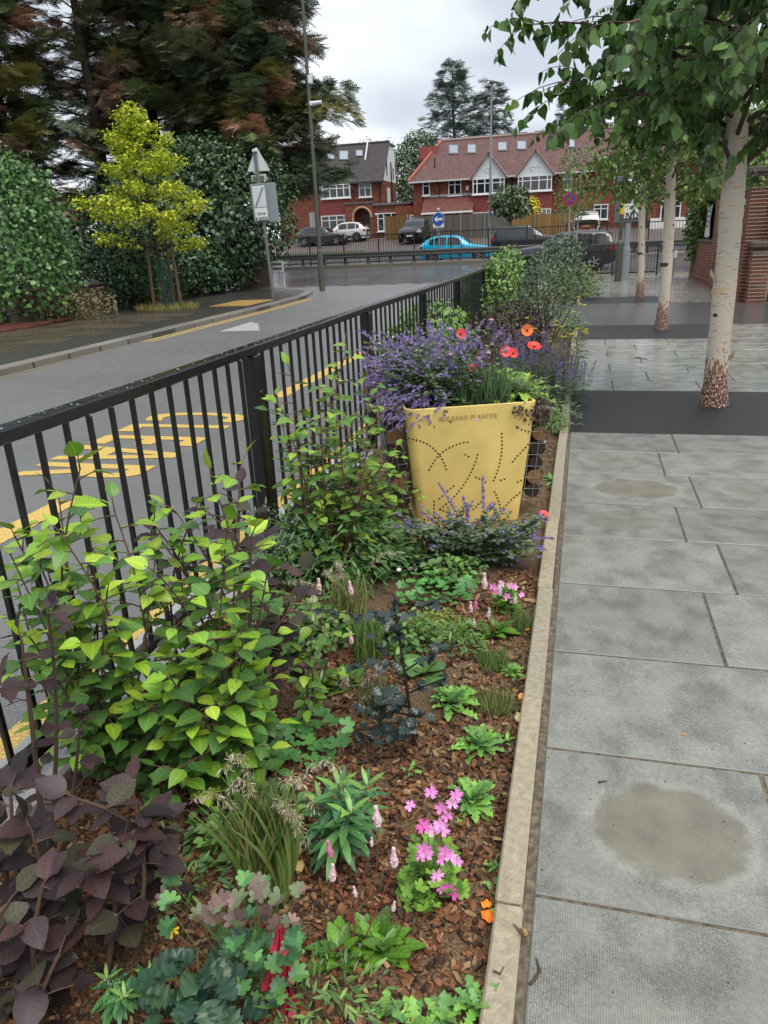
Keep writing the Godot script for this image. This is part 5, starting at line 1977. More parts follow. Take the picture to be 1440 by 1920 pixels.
func birch(label: String, foot: Array, top: Array, r: float, H: float, crown_from: float, spread: float, nlimb: int, ntwig: int, nleaf: int, size: float, cols: Array, single: int, seed_: int):
	rng.seed = seed_
	var base := G(foot[0], foot[1])
	var t2 := D(top[0], top[1], base)
	var lean := Vector3((t2.x - base.x) / (t2.y - base.y), 1, 0)
	var o := thing("birch_tree", label, "tree", at(base), "white-barked birches along the footway")
	var bm := StandardMaterial3D.new()
	bm.albedo_color = lin(0.88, 0.88, 0.88)
	bm.albedo_texture = birch_bark()
	bm.roughness = 0.6
	bm.uv1_scale = Vector3(1, 1.0 / 3.2, 1)
	bm.uv1_offset = Vector3(R(0, 1), 0, 0)
	bm.normal_enabled = true
	bm.normal_texture = nrm(72, 0.12, 3.0)
	bm.normal_scale = 0.5
	var b := MB.new()
	var pts := []
	var rad := []
	for i in 25:
		var k := i / 24.0
		var y := H * 0.92 * k
		pts.append(lean * y + Vector3(sin(y * 1.7 + seed_) * 0.02, 0, cos(y * 1.3) * 0.02))
		rad.append((r * lerpf(1.0, 0.93, k * 2.0) if k < 0.42 else r * lerpf(0.9, 0.12, (k - 0.42) / 0.58)) * (1.0 + 0.025 * sin(y * 9.0 + seed_)) + (0.035 * r / 0.1 * exp(-y * 9.0)))
	b.tube(pts, rad, 20)
	part(o, "trunk", b.done(), bm)
	var dark := mat(0.075, 0.045, 0.035, 0.8)
	var tan := mat(0.30, 0.16, 0.09, 0.7)
	b = MB.new()
	var bt := MB.new()
	var leaves := []
	for i in nlimb:
		var k := float(i) / nlimb
		var y := lerpf(crown_from, H * 0.95, pow(k, 1.1))
		var az := i * 2.39996 + R(-0.3, 0.3)
		var L := spread * (1.0 - 0.55 * k) * R(0.7, 1.12)
		var a := lean * y
		var dir := Vector3(cos(az), R(0.45, 0.95), sin(az)).normalized()
		var rise := Vector3(0, R(-0.5, -0.28), 0)
		var lp := limb(bt if i % 12 == 2 else b, a, dir, L, r * 0.2 * (1.1 - 0.6 * k), 0.005, rise, 8, 6)
		for j in ntwig:
			var f := minf(lerpf(0.16, 1.0, (j + R(0, 1)) / ntwig), 0.999) * 8.0
			var f0 := int(f)
			var p: Vector3 = lp[f0].lerp(lp[f0 + 1], f - f0)
			var td := (dir * R(0.1, 0.9) + Vector3(R(-1, 1), R(-0.6, 0.45), R(-1, 1))).normalized()
			var tl := R(0.3, 0.62) * spread / 2.2
			var tw := limb(b, p, td, tl, 0.005, 0.0018, Vector3(0, -0.45, 0), 4, 4)
			for m in nleaf:
				var g := (m + R(0, 1)) / nleaf * 3.99
				var g0 := int(g)
				var lpnt: Vector3 = tw[g0].lerp(tw[g0 + 1], g - g0)
				var z := Vector3(R(-0.65, 0.65), R(-1.2, -0.35), R(-0.65, 0.65)).normalized()
				var sz := size * R(0.65, 1.2)
				lpnt += z * 0.015
				leaves.append([Transform3D(towards(z, Vector3(R(-1, 1), R(-0.2, 0.9), R(-1, 1))).scaled_local(Vector3.ONE * sz), lpnt), sz])
	part(o, "branches", b.done(), dark).set_meta("kind", "stuff")
	part(o, "limbs", bt.done(), tan).set_meta("kind", "stuff")
	var lm := leaf_mesh("birchleaf", [0.03, 0.30, 0.38, 0.37, 0.30, 0.19, 0.08, 0.0], 0.22, 0.18)
	var xf := []
	var cl := []
	# the leaves that show largest are parts of their own
	for e in leaves:
		var p: Vector3 = base + e[0].origin
		var v := p - EYE
		var zz := v.dot(c_fwd)
		var sx := 720.0 + FOCAL * v.dot(c_right) / zz
		var sy := 960.0 - FOCAL * v.dot(c_up) / zz
		e.append(e[1] / zz if zz > 0.2 and sx > -10 and sx < 1450 and sy > -10 and sy < 1930 else 0.0)
	leaves.sort_custom(func(x, y): return x[2] > y[2])
	var ms := []
	for c in cols:
		for q in [0.8, 1.0, 1.25]:
			ms.append(mat(c.r * q, c.g * q, c.b * q, 0.42, 0.0, {"cull_mode": BaseMaterial3D.CULL_DISABLED, "backlight_enabled": true, "backlight": Color(0.4, 0.4, 0.4)}))
	for i in leaves.size():
		if i < single:
			part(o, "leaf", lm, ms[rng.randi() % ms.size()], leaves[i][0])
		else:
			xf.append(leaves[i][0])
			cl.append(pick_colour(cols))
	many(o, "crown", lm, leaf_mat(0.42, 0.4), xf, cl)
	# loose curls of peeling bark
	for i in 7:
		b = MB.new()
		var y := R(0.05, 0.4) if i < 4 else R(1.1, 2.0)
		var an := R(0, TAU)
		var c := []
		for k in 6:
			var u := k / 5.0
			var aa := an + u * 0.5
			var rr := r * (1.02 + 0.28 * u * u)
			c.append(lean * y + Vector3(cos(aa) * rr, 0.015 * k, sin(aa) * rr))
			c.append(lean * y + Vector3(cos(aa) * rr, 0.015 * k + 0.05, sin(aa) * rr))
		b.grid(c, 2)
		part(o, "bark_curl", b.done(), mat(0.55, 0.42, 0.32, 0.7))
	# a belt of lighter bark
	for y in ([1.02, 0.62] if single > 0 else [1.0]):
		b = MB.new()
		b.tube([lean * y, lean * (y + 0.05)], [r * 0.985 + 0.004], 20, false)
		part(o, "bark_band", b.done(), mat(0.62, 0.45, 0.26, 0.7) if single > 0 else mat(0.05, 0.04, 0.035, 0.8))

func build_footway_trees():
	var deep := [Color(0.052, 0.125, 0.024), Color(0.065, 0.15, 0.026), Color(0.042, 0.105, 0.024), Color(0.10, 0.19, 0.03)]
	var light := [Color(0.11, 0.18, 0.03), Color(0.085, 0.145, 0.03), Color(0.15, 0.22, 0.04), Color(0.06, 0.11, 0.03)]
	birch("birch with the stoutest white trunk and large dark leaves, on the widest black tree pit", [1340, 758], [1378, 280], 0.1, 5.6, 2.0, 2.35, 60, 14, 16, 0.112, deep, 300, 11)
	birch("birch with a dark band round its white trunk beside the tarmac crossing", [1240, 617], [1256, 380], 0.088, 5.2, 1.95, 1.95, 44, 12, 13, 0.085, light, 0, 12)
	birch("slimmest birch with black-scarred trunk on the tree pit beyond the tarmac crossing", [1198, 559], [1206, 370], 0.082, 5.0, 2.0, 1.9, 40, 12, 12, 0.085, light, 0, 13)
	# the small street tree with a pale stem at the end of the bed
	rng.seed = 530
	var base := G(1078, 512)
	var o := thing("young_tree", "thin pale-stemmed young tree rising from the end of the planted bed", "tree", at(base))
	var b := MB.new()
	limb(b, Vector3(0, -0.1, 0), Vector3.UP, 4.6, 0.045, 0.012, Vector3(0.02, 0, 0), 8, 8)
	part(o, "trunk", b.done(), mat(0.34, 0.31, 0.28, 0.7))
	bush(o, [[Vector3(0, 2.9, 0), Vector3(0.9, 0.8, 0.8)], [Vector3(0.2, 3.8, 0), Vector3(1.0, 0.9, 0.9)], [Vector3(-0.3, 2.3, 0), Vector3(0.55, 0.45, 0.5)]], 1900, 0.09, leaf_mesh("ov", OVATE), [Color(0.13, 0.2, 0.05), Color(0.09, 0.15, 0.04)], 0.5, 0.4)

# ================================================================ the brick wall on the right
func build_wall():
	rng.seed = 540
	var t := 3.5
	var brick := brick_material(0.42, 0.14, 0.085)
	var mort := mat(0.46, 0.40, 0.31, 0.9)
	var stone := grained(0.20, 0.15, 0.125, 0.7, ntex(71, 0.03, 0.5, 1.0, 5), 1.5)
	var o := thing("brick_wall", "red brick boundary wall with tall piers and dark panels beside the footway", "wall")
	var piers := [18.35, 22.4, 26.6]
	for i in 3:
		var s: float = piers[i]
		var h := 2.5
		for q in [[-0.24, -0.24, -0.24, 0.24], [0.24, -0.24, 0.24, 0.24]]:
			pass
		brick_run(o, "pier_bricks", W(s - 0.245, t), W(s + 0.245, t), -0.02, h, 0.46, brick, mort)
		var b := MB.new()
		b.cbox(frame_at(W(s, t, h + 0.03)), Vector3(0.56, 0.06, 0.58), 0.01)
		b.cbox(frame_at(W(s, t, h + 0.12)), Vector3(0.66, 0.12, 0.68), 0.02)
		part(o, "pier_cap", b.done(), stone)
		if i > 0:
			var a: float = piers[i - 1] + 0.25
			var z: float = s - 0.25
			brick_run(o, "wall_bricks", W(a, t), W(z, t), 0.14, 1.12, 0.33, brick, mort)
			brick_run(o, "plinth_bricks", W(a, t), W(z, t), -0.02, 0.14, 0.36, brick, mort, 0.075, 0.16)
			b = MB.new()
			b.cbox(frame_at(W((a + z) * 0.5, t, 1.16)), Vector3(0.42, 0.08, z - a), 0.02)
			part(o, "coping", b.done(), stone)
			# dark upright slats between the piers
			var m := mat(0.012, 0.014, 0.02, 0.5)
			var x := a + 0.06
			while x < z - 0.04:
				b = MB.new()
				b.box(frame_at(W(x, t, 1.75)), Vector3(0.02, 1.1, 0.075))
				part(o, "slat", b.done(), m)
				x += 0.085
			for y in [1.28, 2.2]:
				b = MB.new()
				b.box(frame_at(W((a + z) * 0.5, t + 0.04, y)), Vector3(0.04, 0.05, z - a))
				part(o, "panel_rail", b.done(), m)
			b = MB.new()
			b.box(frame_at(W((a + z) * 0.5, t + 0.07, 1.74)), Vector3(0.012, 1.04, z - a - 0.02))
			part(o, "panel_sheet", b.done(), m)
	# low wing of the near pier by the gate
	brick_run(o, "wing_bricks", W(17.75, t + 0.05), W(18.1, t + 0.05), -0.02, 1.1, 0.36, brick, mort)
	var b2 := MB.new()
	b2.cbox(frame_at(W(17.9, t + 0.05, 1.16)), Vector3(0.44, 0.12, 0.42), 0.02)
	part(o, "coping", b2.done(), stone)
	# dark gate further right
	var g := thing("metal_gate", "tall dark railing gate hung beside the end pier of the brick wall", "gate", frame_at(W(17.85, 3.82, 0)))
	var gm := mat(0.012, 0.013, 0.017, 0.45)
	for q in [[Vector3(0, 0.02, 0), Vector3(0, 2.35, 0)], [Vector3(2.4, 0.02, 0), Vector3(2.4, 2.35, 0)], [Vector3(0.03, 2.2, 0), Vector3(2.37, 2.2, 0)], [Vector3(0.03, 0.15, 0), Vector3(2.37, 0.15, 0)]]:
		var b := MB.new()
		b.bar(q[0], q[1], 0.06, 0.06, Vector3.BACK)
		part(g, "frame_bar", b.done(), gm)
	for i in 24:
		part(g, "bar", box_mesh(Vector3(0.025, 2.2, 0.025)), gm, at(Vector3(0.1 + i * 0.096, 1.2, 0)))
	part(g, "backing_sheet", box_mesh(Vector3(2.3, 1.9, 0.01)), gm, at(Vector3(1.2, 1.15, -0.04)))
	# banners tied to the panels
	for e in [["banner", "white printed banner tied to the dark panels next to the climbing ivy", 24.7, 0.95], ["banner", "white printed banner tied to the dark panels just behind the stoutest birch trunk", 19.7, 0.75]]:
		var n := thing(e[0], e[1], "banner", Transform3D(Basis(along, Vector3.UP, -across), W(e[2], t - 0.09, 1.72)))
		var b := MB.new()
		var pts := []
		for j in 7:
			for i in 9:
				var u := i / 8.0 - 0.5
				var v := j / 6.0 - 0.5
				pts.append(Vector3(u * e[3], v * 0.85 - 0.06 * (1.0 - 4.0 * u * u), 0.02 * sin(u * 9.0 + v * 4.0)))
		b.grid(pts, 9)
		part(n, "sheet", b.done(), mat(0.72, 0.73, 0.74, 0.5, 0.0, {"cull_mode": BaseMaterial3D.CULL_DISABLED}))
		for y in [0.24, 0.1, -0.04, -0.16]:
			b = MB.new()
			b.box(at(Vector3(0, y, 0.028)), Vector3(e[3] * R(0.5, 0.75), 0.05, 0.006))
			part(n, "print_line", b.done(), mat(0.2, 0.22, 0.28, 0.6))
	var iv := thing("climbing_ivy", "green ivy climbing over the far pier of the brick wall", "ivy", frame_at(W(26.2, t - 0.1, 0)))
	trunk_sticks(iv, 4, 2.0, 0.15)
	bush(iv, [[Vector3(-0.1, 1.6, 0), Vector3(0.35, 1.0, 0.55)], [Vector3(0.0, 2.5, 0.5), Vector3(0.6, 0.45, 0.9)], [Vector3(0, 2.6, 2.0), Vector3(0.5, 0.3, 1.2)]], 3200, 0.1, leaf_mesh("ivy", IVY, 0.15, 0.25), [Color(0.05, 0.12, 0.03), Color(0.09, 0.18, 0.035), Color(0.16, 0.22, 0.05)], 0.4, 0.35)

# ================================================================ columns, signs, barriers
func column(called: String, label: String, base: Vector3, h: float, r0: float, r1: float, base_h: float, m: Material, lean := Vector3.ZERO) -> Node3D:
	var o := thing(called, label, "lamp post" if called == "lamp_column" else "post", at(base))
	var b := MB.new()
	b.lathe(Transform3D(Basis(), Vector3.ZERO), [Vector2(r0, -0.1), Vector2(r0, base_h), Vector2(r0 * 0.96, base_h + 0.03), Vector2(r1 * 1.05, base_h + 0.12)], 16)
	part(o, "base", b.done(), m)
	b = MB.new()
	b.tube([Vector3(0, base_h + 0.1, 0), Vector3(0, h * 0.6, 0) + lean * 0.6, Vector3(0, h, 0) + lean], [r1, r1 * 0.85, r1 * 0.6], 14)
	part(o, "shaft", b.done(), m)
	b = MB.new()
	b.cbox(at(Vector3(0, 0.55, r0 + 0.002)), Vector3(0.11, 0.45, 0.012), 0.004)
	part(o, "access_door", b.done(), m)
	return o

func build_street_furniture():
	rng.seed = 550
	var olive := grained(0.135, 0.145, 0.11, 0.5, ntex(71, 0.03, 0.6, 1.0, 5), 2.0)
	var galv := grained(0.36, 0.38, 0.40, 0.45, ntex(71, 0.03, 0.7, 1.0, 5), 2.0)
	# tall lamp column on the far corner, with camera boxes
	var base := G(604, 540)
	var o := column("lamp_column", "tall olive green lamp column with white camera boxes on the far corner", base, 11.0, 0.105, 0.07, 1.25, olive)
	for py in [150.0, 195.0]:
		var y := D(575, py, base).y
		var b := MB.new()
		b.cbox(at(Vector3(0.08, y, 0.02)), Vector3(0.16, 0.26 if py < 160 else 0.14, 0.16), 0.02)
		if py > 160:
			b.tube([Vector3(0.1, y, 0.05), Vector3(0.42, y + 0.02, 0.12)], [0.07, 0.06], 8)
		part(o, "camera_box", b.done(), mat(0.66, 0.68, 0.7, 0.4))
	var b := MB.new()
	b.tube([Vector3(0, 11.0, 0), Vector3(0.4, 11.3, 0.05), Vector3(1.2, 11.35, 0.1)], [0.04], 8)
	b.cbox(at(Vector3(1.5, 11.36, 0.1)), Vector3(0.7, 0.12, 0.3), 0.04)
	part(o, "lantern", b.done(), galv)
	var sy := D(597, 412, base).y
	part(o, "notice_back", box_mesh(Vector3(0.34, 0.5, 0.02), 0.004), mat(0.3, 0.32, 0.33, 0.5), at(Vector3(-0.12, sy, -0.1)))
	zone_sign()
	# right-hand group: lamp column, zone sign, barrier
	base = G(1158, 528)
	o = column("lamp_column", "olive green lamp column with a yellow sticker next to the grey sign post", base, 7.5, 0.115, 0.06, 1.15, olive)
	b = MB.new()
	b.tube([Vector3(0, D(1164, 402, base).y, 0), Vector3(0, D(1164, 374, base).y, 0)], [0.064], 14, false)
	part(o, "sticker", b.done(), mat(0.7, 0.5, 0.03, 0.5))
	b = MB.new()
	b.cbox(at(Vector3(0.0, 7.55, 0.25)), Vector3(0.25, 0.1, 0.6), 0.03)
	part(o, "lantern", b.done(), galv)
	base = G(1171, 525)
	o = thing("zone_sign", "grey-backed zone sign on a stout grey post behind the slimmest birch", "sign", Transform3D(Basis(across, Vector3.UP, -along), base))
	b = MB.new()
	b.lathe(Transform3D(), [Vector2(0.115, -0.1), Vector2(0.115, 0.95), Vector2(0.105, 1.0), Vector2(0.09, 1.05), Vector2(0.09, 3.0)], 16)
	part(o, "post", b.done(), grained(0.42, 0.47, 0.52, 0.45, ntex(71, 0.03, 0.7, 1.0, 5), 2.0))
	var yb := D(1171, 416, base).y
	var plate := part(o, "backboard", box_mesh(Vector3(0.96, 1.35, 0.03), 0.01), mat(0.13, 0.16, 0.16, 0.5), at(Vector3(0.03, yb + 0.67, 0.1)))
	var face := part(o, "face", box_mesh(Vector3(0.68, 1.15, 0.012), 0.004), mat(0.74, 0.75, 0.76, 0.4), at(Vector3(0.08, yb + 0.67, 0.124)))
	part(face, "lettering", lettering("ENDS", 0.2, 0.006), mat(0.015, 0.015, 0.017, 0.5), at(Vector3(0, -0.5, 0.007)))
	part(face, "divider", box_mesh(Vector3(0.66, 0.015, 0.004)), mat(0.02, 0.02, 0.02, 0.5), at(Vector3(0, -0.22, 0.008)))
	b = MB.new()
	b.bar(Vector3(-0.26, -0.15, 0.009), Vector3(0.26, 0.5, 0.009), 0.07, 0.004, Vector3(1, 0, 0))
	part(face, "stripe", b.done(), mat(0.25, 0.26, 0.27, 0.5))
	pedestrian_barrier()
	# slender grey lighting column beyond the road
	var s0 := 52.4
	var top := F(922, 157, s0)
	var ft := F(918, 440, s0)
	o = column("lamp_column", "very tall slender grey lighting column in front of the red-roofed houses", W(s0, ft.x, road_rise(s0)), top.y - road_rise(s0), 0.12, 0.085, 0.9, galv, across * (top.x - ft.x))
	b = MB.new()
	b.lathe(at(Vector3(0, top.y - road_rise(s0), 0) + across * (top.x - ft.x)), [Vector2(0.06, -0.05), Vector2(0.16, 0.05), Vector2(0.16, 0.16), Vector2(0.02, 0.2)], 14)
	part(o, "lantern", b.done(), mat(0.12, 0.12, 0.13, 0.4))
	# round clearway sign half hidden by leaves
	base = W(29.0, -0.62)
	o = thing("clearway_sign", "round red and blue clearway sign on a thin post behind the young tree", "sign", Transform3D(Basis(across, Vector3.UP, -along), base))
	var cy := D(1078, 372, base).y
	b = MB.new()
	b.tube([Vector3(0, -0.1, 0), Vector3(0, cy + 0.3, 0)], [0.035], 10)
	part(o, "post", b.done(), galv)
	var turn := Transform3D(Basis(Vector3.RIGHT, PI * 0.5), Vector3(0, cy, 0.05))
	b = MB.new()
	b.lathe(turn, [Vector2(0.24, -0.01), Vector2(0.24, 0.01), Vector2(0.001, 0.011)], 28)
	var dsc := part(o, "disc", b.done(), mat(0.45, 0.02, 0.025, 0.4))
	b = MB.new()
	b.lathe(turn, [Vector2(0.185, 0.012), Vector2(0.184, 0.015), Vector2(0.001, 0.0155)], 28)
	part(dsc, "face", b.done(), mat(0.02, 0.06, 0.32, 0.4))
	for a in [-0.785, 0.785]:
		part(dsc, "cross_bar", box_mesh(Vector3(0.4, 0.05, 0.005)), mat(0.45, 0.02, 0.025, 0.4), Transform3D(Basis(Vector3.BACK, a), Vector3(0, cy, 0.068 + (0.002 if a > 0 else 0.0))))
	# low street name board seen nearly edge-on beside the wall
	o = thing("street_nameplate", "weathered street nameplate seen edge-on beside the far end of the brick wall", "sign", Transform3D(Basis(Vector3.UP, deg_to_rad(62)), W(27.6, 2.85)))
	part(o, "board", box_mesh(Vector3(0.9, 0.22, 0.03), 0.004), mat(0.6, 0.6, 0.58, 0.5), at(Vector3(0, 0.72, 0.03)))
	for x in [-0.35, 0.35]:
		part(o, "leg", box_mesh(Vector3(0.07, 0.86, 0.05), 0.006), mat(0.2, 0.19, 0.17, 0.7), at(Vector3(x, 0.4, -0.015)))

func zone_sign():
	var base := G(512, 556)
	# the pole leans; its foot and top are both seen
	var top := D(478, 283, base)
	var up := (top - base).normalized()
	var x := (Vector3(1, 0, 0.12) - up * up.x).normalized()
	var o := thing("zone_sign", "leaning sign pole with white zone ends plate and triangular sign back", "sign", Transform3D(Basis(x, up, x.cross(up)), base))
	var H := base.distance_to(top)
	var grey := grained(0.25, 0.26, 0.25, 0.5, ntex(71, 0.03, 0.6, 1.0, 5), 2.0)
	var b := MB.new()
	b.tube([Vector3(0, -0.15, 0), Vector3(0, H - 0.05, 0)], [0.05], 12)
	part(o, "pole", b.done(), grey)
	var px := H / 275.0
	var back := mat(0.20, 0.25, 0.27, 0.5)
	var wht := mat(0.70, 0.72, 0.74, 0.4)
	# big plate pair: grey plate angled behind, white face in front
	var h1 := 68.0 * px
	var yc := H - (378.0 - 283.0) * px
	b = MB.new()
	b.cbox(Transform3D(Basis(Vector3.UP, 0.35), Vector3(0.18, yc + 0.01, -0.09)), Vector3(0.62, h1 * 1.06, 0.03), 0.008)
	part(o, "rear_plate", b.done(), back)
	b = MB.new()
	b.cbox(at(Vector3(-0.03, yc + 0.02, 0.075)), Vector3(0.50, h1 * 1.03, 0.025), 0.008)
	var f := part(o, "plate", b.done(), back)
	part(f, "face", box_mesh(Vector3(0.40, h1 * 0.93, 0.01), 0.003), wht, at(Vector3(-0.02, yc, 0.095)))
	var dk := mat(0.015, 0.015, 0.018, 0.5)
	part(f, "lettering", lettering("Zone", 0.085, 0.005), dk, at(Vector3(-0.02, yc - h1 * 0.28, 0.101)))
	part(f, "lettering", lettering("ENDS", 0.112, 0.005), dk, at(Vector3(-0.02, yc - h1 * 0.43, 0.101)))
	part(f, "divider", box_mesh(Vector3(0.395, 0.012, 0.004)), dk, at(Vector3(-0.02, yc - h1 * 0.11, 0.102)))
	part(f, "panel", box_mesh(Vector3(0.36, h1 * 0.54, 0.004)), mat(0.60, 0.63, 0.67, 0.4), at(Vector3(-0.02, yc + h1 * 0.165, 0.1015)))
	b = MB.new()
	b.bar(Vector3(-0.17, yc - h1 * 0.09, 0.105), Vector3(0.13, yc + h1 * 0.42, 0.105), 0.055, 0.004)
	part(f, "stripe", b.done(), mat(0.22, 0.23, 0.25, 0.5))
	b = MB.new()
	b.cbox(at(Vector3(0.0, H - 48.0 * px, -0.06)), Vector3(0.48, 12.0 * px, 0.025), 0.006)
	part(o, "sub_plate", b.done(), mat(0.45, 0.5, 0.5, 0.5))
	for y in [46.0, 50.0, 60.0]:
		part(o, "bracket", box_mesh(Vector3(0.36, 0.035, 0.05), 0.005), grey, at(Vector3(0, H - y * px, -0.02)))
	# warning triangle seen from behind
	b = MB.new()
	b.prism([Vector2(-0.36, 0), Vector2(0.36, 0), Vector2(0.03, 0.66), Vector2(-0.03, 0.66)], Transform3D(Basis(Vector3.UP, 0.5), Vector3(0.02, H - 36.0 * px, -0.09)), 0.02)
	part(o, "triangle", b.done(), mat(0.5, 0.53, 0.54, 0.45))
	b = MB.new()
	b.cbox(at(Vector3(0, H, 0.02)), Vector3(0.14, 0.09, 0.2), 0.02)
	part(o, "lamp_hood", b.done(), mat(0.55, 0.56, 0.56, 0.5))

func pedestrian_barrier():
	var a := W(28.9, -0.55)
	var z := W(28.9, 2.5)
	var o := thing("pedestrian_barrier", "black hooped pedestrian barrier at the kerb edge behind the sign posts", "barrier", frame_at(W(28.9, 0, 0)))
	var m := mat(0.018, 0.019, 0.02, 0.4)
	for q in [[Vector3(-0.55, 0, 0), Vector3(-0.55, 1.1, 0)], [Vector3(0.95, 0, 0), Vector3(0.95, 1.06, 0)], [Vector3(2.45, 0, 0), Vector3(2.45, 1.1, 0)]]:
		var b := MB.new()
		b.bar(q[0], q[1], 0.055, 0.055)
		part(o, "post", b.done(), m)
	for y in [1.05, 0.12]:
		var b := MB.new()
		b.bar(Vector3(-0.5, y, 0), Vector3(2.4, y, 0), 0.045, 0.045, Vector3.UP)
		part(o, "rail", b.done(), m)
	for i in 26:
		part(o, "bar", box_mesh(Vector3(0.014, 0.88, 0.014)), m, at(Vector3(-0.44 + i * 0.112, 0.585, 0)))

# ================================================================ the black rail along the bed
func build_rail():
	rng.seed = 560
	var path := [Vector2(-1.0, -1.66), Vector2(1.4, -1.66), Vector2(3.5, -1.62), Vector2(5.65, -1.62), Vector2(7.5, -1.55), Vector2(9.45, -1.51), Vector2(11.8, -1.50), Vector2(13.9, -1.50), Vector2(16.0, -1.44), Vector2(18.1, -1.30), Vector2(20.2, -1.15)]
	var o := thing("guard_rail", "long black guard rail with upright bars between the planted bed and road", "railing")
	var m := grained(0.016, 0.017, 0.019, 0.33, ntex(71, 0.03, 0.6, 1.0, 5), 3.0, null, 1.0, ntex(65, 0.008, 0.5, 1.0, 4))
	var H := 1.125
	var drops := []
	for i in path.size() - 1:
		var a := W(path[i].x, path[i].y, -0.02)
		var z := W(path[i + 1].x, path[i + 1].y, -0.02)
		var d := (z - a).normalized()
		var side := d.cross(Vector3.UP)
		var bas := Basis(side, Vector3.UP, -d)
		var L := a.distance_to(z)
		var b := MB.new()
		b.cbox(Transform3D(bas, a + Vector3(0, H * 0.5 - 0.012, 0)), Vector3(0.075, H - 0.03, 0.075), 0.006)
		var post := part(o, "post", b.done(), m)
		b = MB.new()
		b.lathe(Transform3D(Basis(bas.z, bas.x, bas.y), a + Vector3(0, H - 0.22, 0) + side * 0.036 - d * 0.0), [Vector2(0.017, 0), Vector2(0.016, 0.007), Vector2(0.006, 0.012), Vector2(0.001, 0.0125)], 10)
		part(post, "bolt", b.done(), m)
		# the top rail sags a little in the middle of some panels
		var sag := R(-0.012, 0.004)
		b = MB.new()
		var c := (a + z) * 0.5 + Vector3(0, H + sag, 0)
		for e in [[a + Vector3(0, H, 0), c], [c, z + Vector3(0, H, 0)]]:
			var dd: Vector3 = (e[1] - e[0]).normalized()
			var sd := dd.cross(Vector3.UP).normalized()
			b.cbox(Transform3D(Basis(sd, dd.cross(sd) * -1.0, -dd), (e[0] + e[1]) * 0.5), Vector3(0.07, 0.045, e[0].distance_to(e[1]) + 0.012), 0.006)
		part(o, "top_rail", b.done(), m)
		b = MB.new()
		b.cbox(Transform3D(bas, (a + z) * 0.5 + Vector3(0, 0.11, 0)), Vector3(0.05, 0.04, L - 0.08), 0.005)
		part(o, "bottom_rail", b.done(), m)
		var n := int(round((L - 0.1) / 0.128))
		for k in range(1, n):
			var p := a + d * (L * k / n)
			var y1 := H - 0.02 + sag * (1.0 - absf(2.0 * k / n - 1.0))
			b = MB.new()
			b.bar(p + Vector3(0, 0.12, 0) + d * R(-0.006, 0.006), p + Vector3(0, y1, 0) + d * R(-0.006, 0.006), 0.016, 0.016, side)
			part(o, "bar", b.done(), m)
		if i < 6:
			for k in int(L * 26):
				var q := R(0, 1)
				drops.append(Transform3D(Basis().scaled(Vector3(1, 1.2, 1) * R(0.0025, 0.006)), a.lerp(z, q) + Vector3(0, H - 0.024 + sag * (1.0 - absf(2.0 * q - 1.0)), 0) + side * R(-0.03, 0.03)))
			for k in int(L * 24):
				var q := R(0, 1)
				drops.append(Transform3D(Basis().scaled(Vector3(1, 0.35, 1) * R(0.002, 0.0055)), a.lerp(z, q) + Vector3(0, H + 0.0225 + sag * (1.0 - absf(2.0 * q - 1.0)), 0) + side * R(-0.03, 0.03)))
	var sp := SphereMesh.new()
	sp.radius = 1.0
	sp.height = 2.0
	sp.radial_segments = 8
	sp.rings = 4
	many(o, "raindrops", sp, mat(0.3, 0.32, 0.34, 0.03, 0.0, {"metallic_specular": 0.6}), drops)
# ================================================================ leaves and flowers
func vein_texture(pairs: int) -> ImageTexture:
	var key := "vein%d" % pairs
	if texs.has(key):
		return texs[key]
	var im := Image.create(64, 128, false, Image.FORMAT_RGB8)
	for y in 128:
		for x in 64:
			var u := absf((x + 0.5) / 64.0 - 0.5) * 2.0
			var v := (y + 0.5) / 128.0
			var ph := fposmod(v * pairs - u * 1.1, 1.0)
			var vein := exp(-pow((ph - 0.5) * 6.5, 2.0))
			var rib := exp(-pow(u * 11.0, 2.0))
			var k := 0.84 + 0.05 * sin(ph * TAU) + 0.08 * vein + 0.16 * rib
			im.set_pixel(x, y, Color(minf(k, 1.0), minf(k * 1.0, 1.0), minf(k * 0.97, 1.0)))
	texs[key] = ImageTexture.create_from_image(im)
	return texs[key]

func tints(cols: Array, rough := 0.42, back := 0.4, tex: Texture2D = null) -> Array:
	var out := []
	for c in cols:
		for q in [1.05, 1.3, 1.55]:
			var key := "tint%s%f%f%f%s" % [c, q, rough, back, tex]
			if not mats.has(key):
				var m := StandardMaterial3D.new()
				m.albedo_color = lin(c.r * q, c.g * q, c.b * q)
				m.roughness = rough
				m.cull_mode = BaseMaterial3D.CULL_DISABLED
				m.backlight_enabled = true
				m.backlight = Color(back, back, back)
				if tex:
					m.albedo_texture = tex
				mats[key] = m
			out.append(mats[key])
	return out

func any(list: Array):
	return list[rng.randi() % list.size()]

